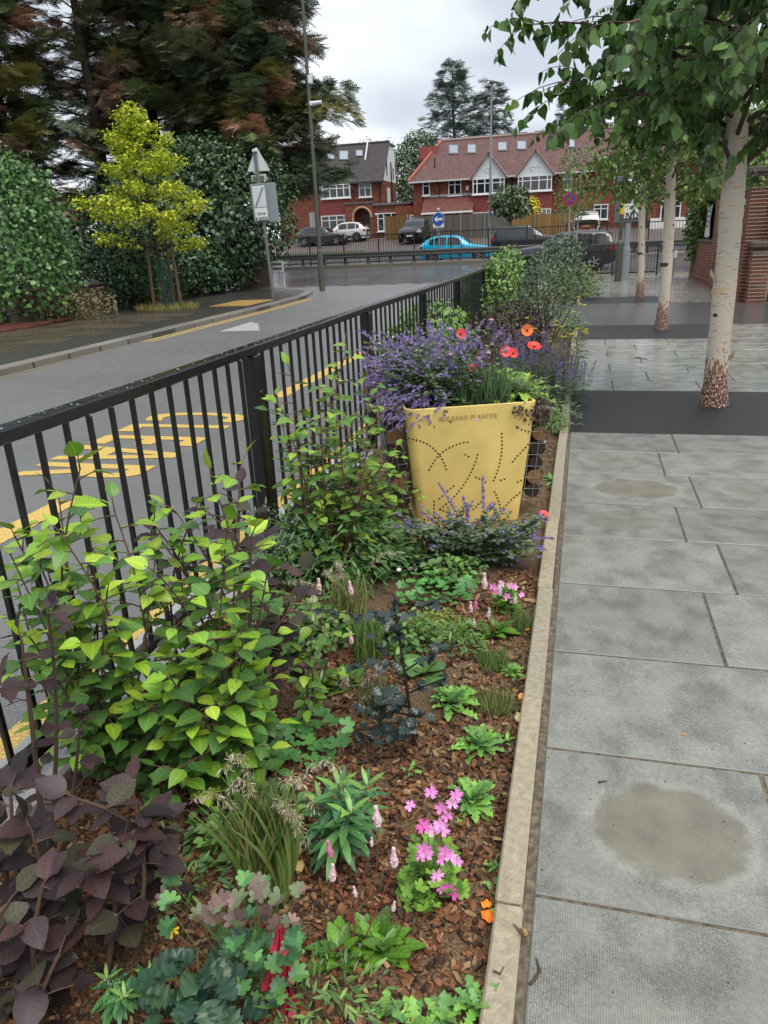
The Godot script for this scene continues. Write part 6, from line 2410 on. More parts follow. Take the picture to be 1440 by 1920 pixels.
func fan_leaf(key: String, lobes: int, cut: float, arc := 300.0, cup := 0.15, wedge := false) -> ArrayMesh:
	# a round lobed leaf, stalk at the origin, one unit across, lying in xz
	if meshes.has(key):
		return meshes[key]
	var b := MB.new()
	var n := lobes * 6
	var off := 0.0 if wedge else 0.08
	var c := b.vert(Vector3(0, 0, off), Vector3.UP, Vector2(0.5, 0))
	for i in n + 1:
		var k := float(i) / n
		var a := deg_to_rad(lerpf(-arc * 0.5, arc * 0.5, k))
		var w := absf(sin(k * lobes * PI))
		var r := (1.0 if wedge else 0.5) * (1.0 - cut + cut * pow(w, 0.55)) * (1.0 - 0.04 * (i % 2))
		var nn := Vector3(-sin(a) * cup, 1, -cos(a) * cup).normalized()
		b.vert(Vector3(sin(a) * r, cup * r * (0.7 + 0.5 * w) - 0.2 * cup, cos(a) * r + off), nn, Vector2(k, 1))
	for i in n:
		b.tri(c, c + 1 + i, c + 2 + i)
	meshes[key] = b.done()
	return meshes[key]

func holly_leaf() -> ArrayMesh:
	return leaf_mesh("holly", [0.03, 0.22, 0.40, 0.27, 0.44, 0.30, 0.42, 0.25, 0.28, 0.12, 0.0], 0.35, 0.15, 0.0, 0.05)

func lobed_leaf() -> ArrayMesh:
	return leaf_mesh("lobed", [0.02, 0.04, 0.15, 0.09, 0.24, 0.12, 0.30, 0.15, 0.30, 0.13, 0.22, 0.08, 0.0], 0.2, 0.35, 0.02, 0.03)

func hornbeam_leaf(k: int) -> ArrayMesh:
	return leaf_mesh("hornbeam%d" % k, [0.03, 0.22, 0.31, 0.35, 0.345, 0.31, 0.25, 0.165, 0.07, 0.0], [0.22, 0.34, 0.12][k], [0.18, 0.32, 0.1][k], 0.012)

func petal_flower(key: String, petals: int, cup: float, wide: float, notch := 0.0) -> ArrayMesh:
	# open flower one unit across facing +y
	if meshes.has(key):
		return meshes[key]
	var b := MB.new()
	for p in petals:
		var a := TAU * p / petals + (0.12 if p % 2 else -0.08)
		var q := Basis(Vector3.UP, a)
		var pts := []
		for j in 5:
			var r := 0.04 + 0.46 * j / 4.0
			var w: float = wide * [0.25, 0.75, 1.0, 1.0, 0.62][j]
			for i in 3:
				var u := i - 1.0
				pts.append(q * Vector3(u * w, cup * r * r * 3.0 + 0.05 * absf(u) * w - 0.02 * (p % 2), r - notch * (1.0 - absf(u)) * (0.12 if j == 4 else 0.0)))
		b.grid(pts, 3)
	meshes[key] = b.done()
	return meshes[key]

func bead_spike(key: String, n: int, length: float, r0: float, bead: float) -> ArrayMesh:
	# a flower spike of small beads round an upright axis
	if meshes.has(key):
		return meshes[key]
	var b := MB.new()
	for i in n:
		var k := (i + 0.5) / n
		var a := i * 2.39996
		var r := r0 * sin(minf(k * 1.2 + 0.15, 1.0) * PI * 0.93) * R(0.75, 1.1)
		var p := Vector3(cos(a) * r, length * k, sin(a) * r)
		var s := bead * R(0.7, 1.25)
		var q := R(0.75, 1.15)
		b.col = Color(q, q * R(0.82, 1.0), q * R(0.9, 1.0))
		b.lathe(Transform3D(Basis(Vector3(R(-1, 1), R(-1, 1), R(-1, 1)).normalized(), R(0, 3)).scaled(Vector3.ONE * s), p), [Vector2(0.05, -1), Vector2(0.85, -0.4), Vector2(0.9, 0.4), Vector2(0.05, 1)], 5)
	meshes[key] = b.done()
	return meshes[key]

func plant(called: String, label: String, cat: String, px: float, py: float, group := "") -> Node3D:
	var p := G(px, py, -0.02)
	var s := p.dot(along)
	var t := p.dot(across)
	p.y = bed_height(s, t)
	return thing(called, label, cat, at(p), group)

func stem(o: Node3D, a: Vector3, z: Vector3, r: float, m: Material, bow := 0.0, called := "stem") -> Array:
	var pts := []
	var side := (z - a).cross(Vector3.UP).normalized()
	var rad := []
	for i in 8:
		var k := i / 7.0
		pts.append(a.lerp(z, k) + side * sin(k * PI) * bow + Vector3(0, sin(k * PI) * absf(bow) * 0.5, 0))
		rad.append(lerpf(r, r * 0.4, k))
	var b := MB.new()
	b.tube(pts, rad, 6)
	part(o, called, b.done(), m)
	return pts

func on(pts: Array, k: float) -> Vector3:
	var f := clampf(k, 0.0, 0.9999) * (pts.size() - 1)
	return pts[int(f)].lerp(pts[int(f) + 1], f - int(f))

func woody(o: Node3D, tops: Array, bark: Material, leaf: Array, old: Array, young: Array, size: float, gap: float, twig: float, from := 0.18, most := 300, r := 0.008):
	# upright stems with alternate leafy twigs; tops are (x, y, z) from the foot, with the foot's own offset: [[foot, top], ...]
	var n := 0
	var left := most
	var sets := []
	for st in tops:
		var pts := stem(o, st[0], st[1], r * R(0.85, 1.2), bark, R(-0.12, 0.12))
		var L: float = st[0].distance_to(st[1])
		var k := from
		var az := R(0, TAU)
		while k < 1.0:
			var p := on(pts, k)
			az += 2.4 + R(-0.5, 0.5)
			var tl := twig * lerpf(1.0, 0.45, k) * R(0.6, 1.2)
			var td := Vector3(cos(az), R(0.15, 0.55), sin(az)).normalized()
			sets.append([p, td, tl, k])
			k += gap / L
		sets.append([st[1], ((st[1] - pts[-2]).normalized() + Vector3(R(-0.4, 0.4), 0, R(-0.4, 0.4))).normalized(), twig * 0.4, 1.0])
	var b := MB.new()
	var tot := 0
	for e in sets:
		tot += maxi(2, int(e[2] / (size * 0.48)))
	var keep := minf(1.0, float(most) / tot)
	for e in sets:
		var tp := limb(b, e[0], e[1], e[2], 0.0028, 0.0012, Vector3(0, -0.18, 0), 4, 4)
		var m := maxi(2, int(e[2] / (size * 0.48)))
		for j in m:
			if R(0, 1) > keep:
				continue
			var q := (j + 0.6) / m
			var p := on(tp, q)
			var sd := 1.0 if j % 2 else -1.0
			var side: Vector3 = e[1].cross(Vector3.UP).normalized() * sd
			var last := j == m - 1
			var z: Vector3 = (e[1] * (1.0 if last else 0.55) + side * (0.15 if last else 0.9) + Vector3(0, R(-0.45, 0.1), 0)).normalized()
			var up := Vector3(R(-0.45, 0.45), 1, R(-0.45, 0.45))
			var sz := size * R(0.75, 1.2) * (0.85 if last else 1.0)
			# young leaves at the tips are paler
			var fresh: bool = R(0, 1) < (0.65 if last or e[3] > 0.85 else 0.12)
			part(o, "leaf", any(leaf), any(young) if fresh else any(old), Transform3D(towards(z, up).scaled_local(Vector3.ONE * sz), p))
	part(o, "twigs", b.done(), bark).set_meta("kind", "stuff")

func rosette(o: Node3D, mesh: Mesh, ms: Array, n: int, l0: float, l1: float, wide := 1.0, low := 0.15, high := 1.1, at_ := Vector3.ZERO, called := "leaf"):
	for i in n:
		var a := i * 2.39996 + R(-0.3, 0.3)
		var k := float(i) / n
		var el := lerpf(low, high, k) + R(-0.12, 0.12)
		var z := Vector3(cos(a) * cos(el), sin(el), sin(a) * cos(el))
		var L := lerpf(l1, l0, k) * R(0.8, 1.15)
		part(o, called, mesh, any(ms), Transform3D(towards(z, Vector3(R(-0.2, 0.2), 1, R(-0.2, 0.2))).scaled_local(Vector3(L * wide, L, L)), at_ + Vector3(R(-0.012, 0.012), R(0, 0.01), R(-0.012, 0.012))))

func tuft(o: Node3D, n: int, L: float, spread: float, cols: Array, thin := 0.06, called := "blades", r := 0.05):
	var xf := []
	var cl := []
	for i in n:
		var a := R(0, TAU)
		var z := Vector3(cos(a) * spread * R(0.1, 1), 1, sin(a) * spread * R(0.1, 1)).normalized()
		var l := L * R(0.55, 1.1)
		xf.append(Transform3D(towards(z, -Vector3(z.x, 0.0, z.z) + Vector3(0.001, 0.02, 0)).scaled_local(Vector3(l * thin * 4.0, l, l)), Vector3(R(-r, r), -0.005, R(-r, r))))
		cl.append(pick_colour(cols))
	many(o, called, leaf_mesh("blade", [0.1, 0.12, 0.12, 0.11, 0.09, 0.05, 0.0], 0.3, -0.45), leaf_mat(0.5, 0.35), xf, cl)

func leaf_mass(o: Node3D, mesh: Mesh, cols: Array, n: int, size: float, c: Vector3, rad: Vector3, rough := 0.5, flat := 0.7, called := "foliage"):
	# many small leaves through a low mound
	var xf := []
	var cl := []
	for i in n:
		var d := Vector3(rng.randfn(), rng.randfn(), rng.randfn()).normalized() * pow(R(0, 1), 0.4)
		var p := c + d * rad
		if p.y < 0.0:
			p.y = R(0.0, 0.03)
		var z := (Vector3(d.x, R(-0.4, 0.5), d.z) + Vector3(R(-0.6, 0.6), 0, R(-0.6, 0.6))).normalized()
		var up := Vector3(R(-1, 1) * (1.0 - flat) + d.x * 0.4, 1, R(-1, 1) * (1.0 - flat) + d.z * 0.4)
		xf.append(Transform3D(towards(z, up).scaled_local(Vector3.ONE * size * R(0.6, 1.25)), p))
		cl.append(pick_colour(cols))
	many(o, called, mesh, leaf_mat(rough, 0.35), xf, cl)

func floret() -> ArrayMesh:
	if meshes.has("floret"):
		return meshes["floret"]
	var b := MB.new()
	for k in 4:
		var a := TAU * k / 4 + 0.4
		var d := Vector3(cos(a), 0.3, sin(a))
		var s := Vector3(-sin(a), 0.2, cos(a)) * 0.38
		b.poly([Vector3.ZERO, d * 0.6 + s, d * 1.1, d * 0.6 - s], Vector3.UP)
	b.poly([Vector3(-0.15, -0.7, 0), Vector3(0.15, -0.7, 0), Vector3(0.12, 0.1, 0), Vector3(-0.12, 0.1, 0)], Vector3.BACK)
	b.poly([Vector3(0, -0.7, -0.15), Vector3(0, -0.7, 0.15), Vector3(0, 0.1, 0.12), Vector3(0, 0.1, -0.12)], Vector3.RIGHT)
	meshes["floret"] = b.done()
	return meshes["floret"]

func catmint(o: Node3D, stems: Array, leaf_size: float, flower_share: float, dense := 1.0):
	# arching stems with small grey-green leaves and whorls of violet flowers; stems = [[foot, tip, bow], ...]
	var lx := []
	var lc := []
	var fx := []
	var fc := []
	var b := MB.new()
	for st in stems:
		var pts := []
		var a: Vector3 = st[0]
		var z: Vector3 = st[1]
		for i in 7:
			var k := i / 6.0
			pts.append(a.lerp(z, k) + Vector3(0, st[2] * sin(k * PI), 0))
		b.tube(pts, [0.0022, 0.0012], 4)
		var L := a.distance_to(z)
		var n := int(L / 0.022 * dense)
		for i in n:
			var k := float(i) / n
			if k > 1.0 - flower_share:
				break
			for sd in [-1.0, 1.0]:
				var an := i * 1.57 + (PI if sd > 0 else 0.0) + R(-0.3, 0.3)
				var d := Vector3(cos(an), R(-0.2, 0.5), sin(an)).normalized()
				lx.append(Transform3D(towards(d, Vector3(R(-0.4, 0.4), 1, R(-0.4, 0.4))).scaled_local(Vector3.ONE * leaf_size * R(0.6, 1.2)), on(pts, k)))
				lc.append(pick_colour([Color(0.10, 0.16, 0.075), Color(0.075, 0.125, 0.06), Color(0.13, 0.19, 0.095)]))
		var m := int(L * flower_share / 0.012 * dense)
		for i in m:
			var k := 1.0 - flower_share + flower_share * i / m
			if i % 5 == 4:
				continue
			for q in 5:
				var an := R(0, TAU)
				var d := Vector3(cos(an), R(-0.1, 0.6), sin(an)).normalized()
				fx.append(Transform3D(towards(Vector3(-d.z, 0, d.x), d).scaled_local(Vector3.ONE * R(0.004, 0.0075)), on(pts, k) + d * R(0.004, 0.012) * (1.3 - 0.7 * k)))
				fc.append(pick_colour([Color(0.22, 0.16, 0.38), Color(0.30, 0.23, 0.47), Color(0.15, 0.09, 0.24), Color(0.34, 0.29, 0.50)]))
	part(o, "stems", b.done(), mat(0.10, 0.10, 0.07, 0.7)).set_meta("kind", "stuff")
	many(o, "foliage", leaf_mesh("ov", OVATE), leaf_mat(0.6, 0.3), lx, lc)
	many(o, "flowers", floret(), leaf_mat(0.6, 0.4), fx, fc)

func poppy(label: String, foot: Vector3, head: Vector3, size: float, c: Color, face := Vector3(0, 0.6, 1), group := ""):
	var o := thing("poppy", label, "flower", at(foot), group)
	stem(o, Vector3.ZERO, head - foot, 0.0022, mat(0.12, 0.18, 0.05, 0.6), 0.02)
	var q := towards(face.cross(Vector3.RIGHT), face)
	var ms := tints([c], 0.5, 0.6)
	for i in 4:
		var b := MB.new()
		var pts := []
		var a := TAU * i / 4
		for j in 5:
			for k in 5:
				var u := k / 4.0 - 0.5
				var r := 0.06 + 0.5 * j / 4.0
				var an := a + u * 2.1
				pts.append(Vector3(cos(an) * r, 0.55 * r * r + 0.03 * sin(u * 14.0 + j) * r + (0.05 if i % 2 else 0.0), sin(an) * r))
		var rv := []
		for j in 5:
			for k in 5:
				rv.append(pts[j * 5 + 4 - k])
		b.grid(rv, 5)
		part(o, "petal", b.done(), any(ms), Transform3D(q.scaled_local(Vector3.ONE * size), head - foot))
	var b := MB.new()
	b.lathe(Transform3D(q.scaled_local(Vector3.ONE * size), head - foot), [Vector2(0.09, 0.02), Vector2(0.12, 0.1), Vector2(0.10, 0.2), Vector2(0.02, 0.22)], 10)
	part(o, "seed_head", b.done(), mat(0.05, 0.06, 0.025, 0.6))

# ================================================================ the yellow planter
func build_planter():
	rng.seed = 601
	var fl := G(785, 985)
	var fr := G(975, 965)
	var ux := Vector3(1, 0, -0.10).normalized()
	var uz := ux.cross(Vector3.UP)
	var front := (fl + fr) * 0.5
	var hb := 0.31
	var ht := 0.378
	var H := 0.735
	var c := front - uz * hb + Vector3(0, -0.03, 0)
	var xf := Transform3D(Basis(ux, Vector3.UP, uz), c)
	var o := thing("planter", "square tapering yellow metal planter with dotted perforations and rounded corners", "planter", xf)
	var yel := grained(0.93, 0.69, 0.225, 0.42, ntex(71, 0.006, 0.88, 1.0, 4), 0.9)
	var ring := func(h: float, y: float, r: float) -> Array:
		var pts := []
		for q in [[1, 1], [-1, 1], [-1, -1], [1, -1]]:
			for i in 6:
				var base_a: float = {"11": 0.0, "-11": PI * 0.5, "-1-1": PI, "1-1": PI * 1.5}[str(q[0]) + str(q[1])]
				var a := base_a + PI * 0.5 * i / 5.0
				pts.append(Vector3(q[0] * (h - r) + cos(a) * r, y, q[1] * (h - r) + sin(a) * r))
		pts.append(pts[0])
		return pts
	var b := MB.new()
	var rows := []
	var nr := 12
	for j in nr + 1:
		var k := float(j) / nr
		rows.append_array(ring.call(lerpf(hb, ht, k), H * k, 0.055))
	rows.append_array(ring.call(ht - 0.004, H + 0.004, 0.052))
	rows.append_array(ring.call(ht - 0.012, H + 0.004, 0.045))
	rows.append_array(ring.call(ht - 0.016, H - 0.003, 0.042))
	rows.append_array(ring.call(ht - 0.02, H - 0.08, 0.04))
	# outward: reverse each ring so that the faces look out
	var nx := 25
	var rv := []
	for j in rows.size() / nx:
		for i in nx:
			rv.append(rows[j * nx + nx - 1 - i])
	b.grid(rv, nx)
	part(o, "shell", b.done(), yel)
	b = MB.new()
	var soil_ring: Array = ring.call(ht - 0.022, H - 0.05, 0.04)
	soil_ring.pop_back()
	b.poly(soil_ring, Vector3.UP)
	part(o, "compost", b.done(), grained(0.05, 0.035, 0.025, 0.95, ntex(91, 0.05, 0.35, 1.0, 5, 1024, FastNoiseLite.TYPE_SIMPLEX), 3.0))
	# perforations: dotted curves read off the front
	var lines := [[208, 395, 280, 415, 328, 438, 370, 470, 405, 510, 435, 552, 458, 600, 473, 652], [345, 632, 385, 568, 420, 528, 462, 498, 510, 474, 558, 458, 612, 450, 640, 450], [697, 547, 682, 600, 650, 672, 612, 740, 568, 803, 515, 860, 460, 907, 405, 955], [870, 407, 873, 462, 873, 515, 868, 570, 858, 622, 845, 675, 830, 715, 805, 770], [1015, 390, 1040, 398, 1080, 412], [953, 618, 990, 575, 1030, 538, 1065, 500], [608, 540, 640, 562], [685, 715, 735, 742, 775, 768], [868, 752, 920, 740], [992, 775, 1025, 763], [822, 838, 845, 887, 860, 938, 868, 990], [890, 968, 950, 905, 1010, 858], [378, 875, 378, 918, 376, 965], [418, 855, 513, 772, 537, 760], [250, 785, 300, 790], [595, 875, 615, 892], [665, 960, 685, 942, 720, 905, 735, 882], [420, 940, 470, 965, 520, 985], [280, 1005, 330, 1015, 390, 1005]]
	b = MB.new()
	var to_face := func(zx: float, zy: float) -> Transform3D:
		var v := (zy - 200.0) / 880.0
		var l := 185.0 + 80.0 * v
		var r := 1130.0 - 115.0 * v
		var u := (zx - l) / (r - l) - 0.5
		var h := lerpf(ht, hb, v)
		var tilt := atan2(ht - hb, H)
		return Transform3D(Basis(Vector3.RIGHT, PI * 0.5 + tilt), Vector3(u * 2.0 * h, H * (1.0 - v), h + 0.0006))
	for l in lines:
		var pts := []
		for i in range(0, l.size(), 2):
			pts.append(Vector2(l[i], l[i + 1]))
		var carry := 0.0
		for i in pts.size() - 1:
			var d: float = pts[i].distance_to(pts[i + 1])
			while carry < d:
				var q: Vector2 = pts[i].lerp(pts[i + 1], carry / d)
				b.lathe(to_face.call(q.x, q.y), [Vector2(0.0055, -0.0005), Vector2(0.0055, 0.0012), Vector2(0.0002, 0.0012)], 10)
				carry += 27.0
			carry -= d
	var perf := part(o, "perforations", b.done(), mat(0.03, 0.022, 0.012, 0.9))
	perf.set_meta("kind", "stuff")
	var word := lettering("BEE SAND PLANTER", 0.026, 0.001)
	var wx: Transform3D = to_face.call(626.0, 275.0)
	part(o, "lettering", word, mat(0.47, 0.34, 0.11, 0.7), Transform3D(Basis(Vector3.RIGHT, atan2(ht - hb, H)), wx.origin + Vector3(0, 0, 0.0008)))
	# log baskets hung on both sides
	for sd in [-1.0, 1.0]:
		log_basket(o.transform, sd, ht, hb, H)
	planter_flowers(xf, H)

func log_basket(xf: Transform3D, sd: float, ht: float, hb: float, H: float):
	var y0 := 0.12
	var y1 := 0.68
	var lean := (ht - hb) / H
	var o := thing("log_basket", "galvanised wire basket of short logs on the %s side of the yellow planter" % ("footway" if sd > 0 else "road"), "basket", xf * Transform3D(Basis(Vector3.BACK, -atan(lean) * sd), Vector3(sd * (hb + 0.012), 0, 0.12)))
	var wire := mat(0.42, 0.43, 0.43, 0.35, 0.8)
	var d := 0.115
	var w := 0.3
	var b := MB.new()
	# wires of the front and outer faces as separate rods
	for i in 9:
		var y := lerpf(y0, y1, i / 8.0)
		b = MB.new()
		b.tube([Vector3(0, y, w * 0.5), Vector3(sd * d, y, w * 0.5), Vector3(sd * d, y, -w * 0.5), Vector3(0, y, -w * 0.5)], [0.0022], 5)
		part(o, "wire", b.done(), wire)
	for q in [[0.004, w * 0.5], [d * 0.5, w * 0.5], [d, w * 0.5], [d, w * 0.25], [d, 0.0], [d, -w * 0.25], [d, -w * 0.5], [0.004, -w * 0.5]]:
		b = MB.new()
		b.tube([Vector3(sd * q[0], y0, q[1]), Vector3(sd * q[0], y1, q[1])], [0.0022], 5)
		part(o, "wire", b.done(), wire)
	for i in 7:
		b = MB.new()
		var z := lerpf(w * 0.5, -w * 0.5, i / 6.0)
		b.tube([Vector3(0, y1 + 0.002, z), Vector3(sd * d, y1 + 0.002, z)], [0.0024], 5)
		part(o, "wire", b.done(), wire)
	var bark := grained(0.075, 0.05, 0.035, 0.85, ntex(71, 0.03, 0.35, 1.0, 5), 6.0, nrm(92, 0.06, 10.0, 5, 1024), 1.0)
	var cut := grained(0.42, 0.22, 0.08, 0.8, ntex(71, 0.03, 0.5, 1.0, 5), 8.0)
	var y := y0 + 0.01
	var k := 0
	while y < y1 - 0.06:
		var r := R(0.04, 0.052)
		b = MB.new()
		var a := Vector3(sd * d * 0.52, y + r, w * 0.46)
		b.tube([a, a + Vector3(R(-0.004, 0.004), R(-0.004, 0.004), -w * 0.92)], [r, r * 0.96], 14, false)
		var lg := part(o, "log", b.done(), bark)
		for e in [w * 0.461, -w * 0.461]:
			b = MB.new()
			b.lathe(Transform3D(Basis(Vector3.RIGHT, PI * 0.5 if e > 0 else -PI * 0.5), Vector3(sd * d * 0.52, y + r, e)), [Vector2(r, -0.002), Vector2(r * 0.98, 0.001), Vector2(0.001, 0.0015)], 14)
			part(lg, "cut_end", b.done(), cut if k % 3 == 1 else bark)
		y += r * 2.02
		k += 1

func planter_flowers(xf: Transform3D, H: float):
	rng.seed = 611
	var top := xf * Vector3(0, H - 0.05, 0)
	# catmint spilling over the left and front
	var o := thing("catmint", "billowing violet catmint spilling over the yellow planter's rim", "plant", at(top))
	var stems := []
	for i in 300:
		var a := Vector3(R(-0.34, 0.14), 0, R(-0.3, 0.3))
		var z := a + Vector3(R(-0.32, 0.22), R(0.16, 0.46), R(-0.2, 0.22))
		if i % 5 == 0:
			z = Vector3(R(-0.5, -0.1), R(-0.08, 0.12), R(0.32, 0.46))
		elif i % 5 == 1:
			z = Vector3(R(-0.62, -0.42), R(0.0, 0.3), R(-0.2, 0.3))
		stems.append([a, z, R(0.03, 0.12)])
	catmint(o, stems, 0.03, 0.3)
	# soft grey-green mound of scabious with pink heads
	o = thing("scabious", "fine-leaved scabious with round pale pink heads in the yellow planter", "plant", at(xf * Vector3(0.12, H - 0.05, 0.18)))
	tuft(o, 420, 0.24, 1.4, [Color(0.075, 0.14, 0.06), Color(0.10, 0.17, 0.07), Color(0.06, 0.11, 0.05)], 0.016, "foliage", 0.12)
	var ref := xf * Vector3(0, H, 0.2)
	for q in [[898, 532], [921, 460], [845, 665], [825, 708], [1072, 655], [1036, 662], [845, 617], [893, 787], [862, 659]]:
		var px: float = q[0] if q[0] < 950 else q[0] - 120.0
		var hd := D(px, q[1] if q[1] > 600 else q[1] + 140, ref) - o.position
		if q[1] > 780:
			hd = D(893, 787, xf * Vector3(0, H, 0.44)) - o.position
		stem(o, Vector3(R(-0.08, 0.08), 0, R(-0.05, 0.05)), hd, 0.0016, mat(0.16, 0.22, 0.08, 0.6), 0.03)
		var b := MB.new()
		for i in 34:
			var a := i * 2.39996
			var r := sqrt(i / 34.0)
			b.lathe(Transform3D(Basis(Vector3(R(-1, 1), 0.3, R(-1, 1)).normalized(), R(0, 1.2)).scaled(Vector3.ONE * 0.0042), hd + Vector3(cos(a) * r * 0.014, 0.006 * (1.0 - r * r), sin(a) * r * 0.014)), [Vector2(0.05, -1), Vector2(0.8, 0), Vector2(0.05, 1)], 5)
		part(o, "flower", b.done(), mat(0.62, 0.33, 0.52, 0.6))
	for q in [[832, 771], [840, 790], [961, 763]]:
		var hd := D(q[0] + 5, q[1], xf * Vector3(0, H, 0.43)) - o.position
		stem(o, Vector3(0.02, 0.02, 0.05), hd, 0.0016, mat(0.16, 0.22, 0.08, 0.6), 0.05)
		var b := MB.new()
		b.lathe(at(hd), [Vector2(0.001, -0.012), Vector2(0.010, -0.004), Vector2(0.009, 0.006), Vector2(0.001, 0.01)], 8)
		part(o, "seed_head", b.done(), mat(0.16, 0.19, 0.07, 0.7))
	# bright poppy foliage at the right of the planter
	o = thing("poppy_foliage", "bright green cut-leaved foliage filling the right side of the yellow planter", "plant", at(xf * Vector3(0.26, H - 0.05, 0.02)))
	var ms := tints([Color(0.16, 0.28, 0.035), Color(0.11, 0.21, 0.035), Color(0.20, 0.33, 0.05)], 0.45, 0.5)
	for k in 6:
		rosette(o, lobed_leaf(), ms, 26, 0.14, 0.24, 0.5, 0.15, 1.4, Vector3(R(-0.14, 0.2), R(0, 0.06), R(-0.22, 0.22)))
	# dark trailing leaves on the rim
	o = thing("trailing_plant", "dark purple trailing plant hanging over the right corner of the yellow planter", "plant", at(xf * Vector3(0.36, H - 0.01, 0.3)))
	var xs := []
	var cs := []
	for i in 260:
		var q := R(0, 1)
		var p := Vector3(R(-0.12, 0.05), -q * R(0.02, 0.16), 0.07 + R(-0.02, 0.04))
		if i % 2:
			p = Vector3(0.055 + R(-0.01, 0.05), -q * R(0.02, 0.22), R(-0.14, 0.08))
		xs.append(Transform3D(towards(Vector3(R(-1, 1), -1, R(-1, 1)), Vector3(R(-1, 1), R(0, 1), 1)).scaled_local(Vector3.ONE * R(0.012, 0.026)), p))
		cs.append(pick_colour([Color(0.06, 0.03, 0.03), Color(0.09, 0.05, 0.035), Color(0.05, 0.05, 0.025)]))
	many(o, "foliage", leaf_mesh("ov", OVATE), leaf_mat(0.5, 0.3), xs, cs)
	# poppies
	var red := Color(0.75, 0.035, 0.03)
	var p0 := xf * Vector3(0.22, H - 0.04, 0.05)
	poppy("scarlet poppy with a pink-lit rim, left of a pair beside the catmint", p0, D(949, 660, p0), 0.062, Color(0.72, 0.04, 0.06), Vector3(-0.1, 0.5, 1))
	poppy("scarlet poppy, right of a pair beside the catmint", p0 + Vector3(0.03, 0, 0), D(962, 662, p0), 0.052, red, Vector3(0.1, 0.25, 1))
	poppy("wide open scarlet poppy on a tall stem above the bright cut leaves", p0 + Vector3(0.1, 0, -0.05), D(1001, 652, p0), 0.075, red, Vector3(0.1, 1, 0.45))
	poppy("vivid orange poppy, the tallest flower above the planter", p0 + Vector3(0.05, 0, -0.1), D(988, 619, p0), 0.062, Color(0.85, 0.16, 0.01), Vector3(0, 0.15, 1))
	poppy("small salmon red poppy low among the scabious leaves", p0 + Vector3(-0.1, 0, 0.1), D(888, 691, p0), 0.052, Color(0.75, 0.09, 0.05), Vector3(-0.2, 0.7, 1))
	poppy("red poppy behind the catmint spikes", p0 + Vector3(-0.15, 0, -0.15), D(864, 626, p0), 0.055, Color(0.65, 0.03, 0.03), Vector3(0, 0.3, 1))
	poppy("fallen-headed coral poppy beside the edging in front of the planter", G(1005, 985), G(1019, 966, 0.05), 0.055, Color(0.8, 0.07, 0.05), Vector3(0.2, 1, 0.4))
# ================================================================ woody plants of the bed
func up_to(o: Node3D, list: Array) -> Array:             # stems from the foot to seen places: [px, py, how much nearer in m, foot dx, foot dz]
	var out := []
	for e in list:
		var z := D(e[0], e[1], o.position + Vector3(0, 0, e[2])) - o.position
		out.append([Vector3(e[3] if e.size() > 3 else R(-0.05, 0.05), -0.02, e[4] if e.size() > 4 else R(-0.05, 0.05)), z])
	return out

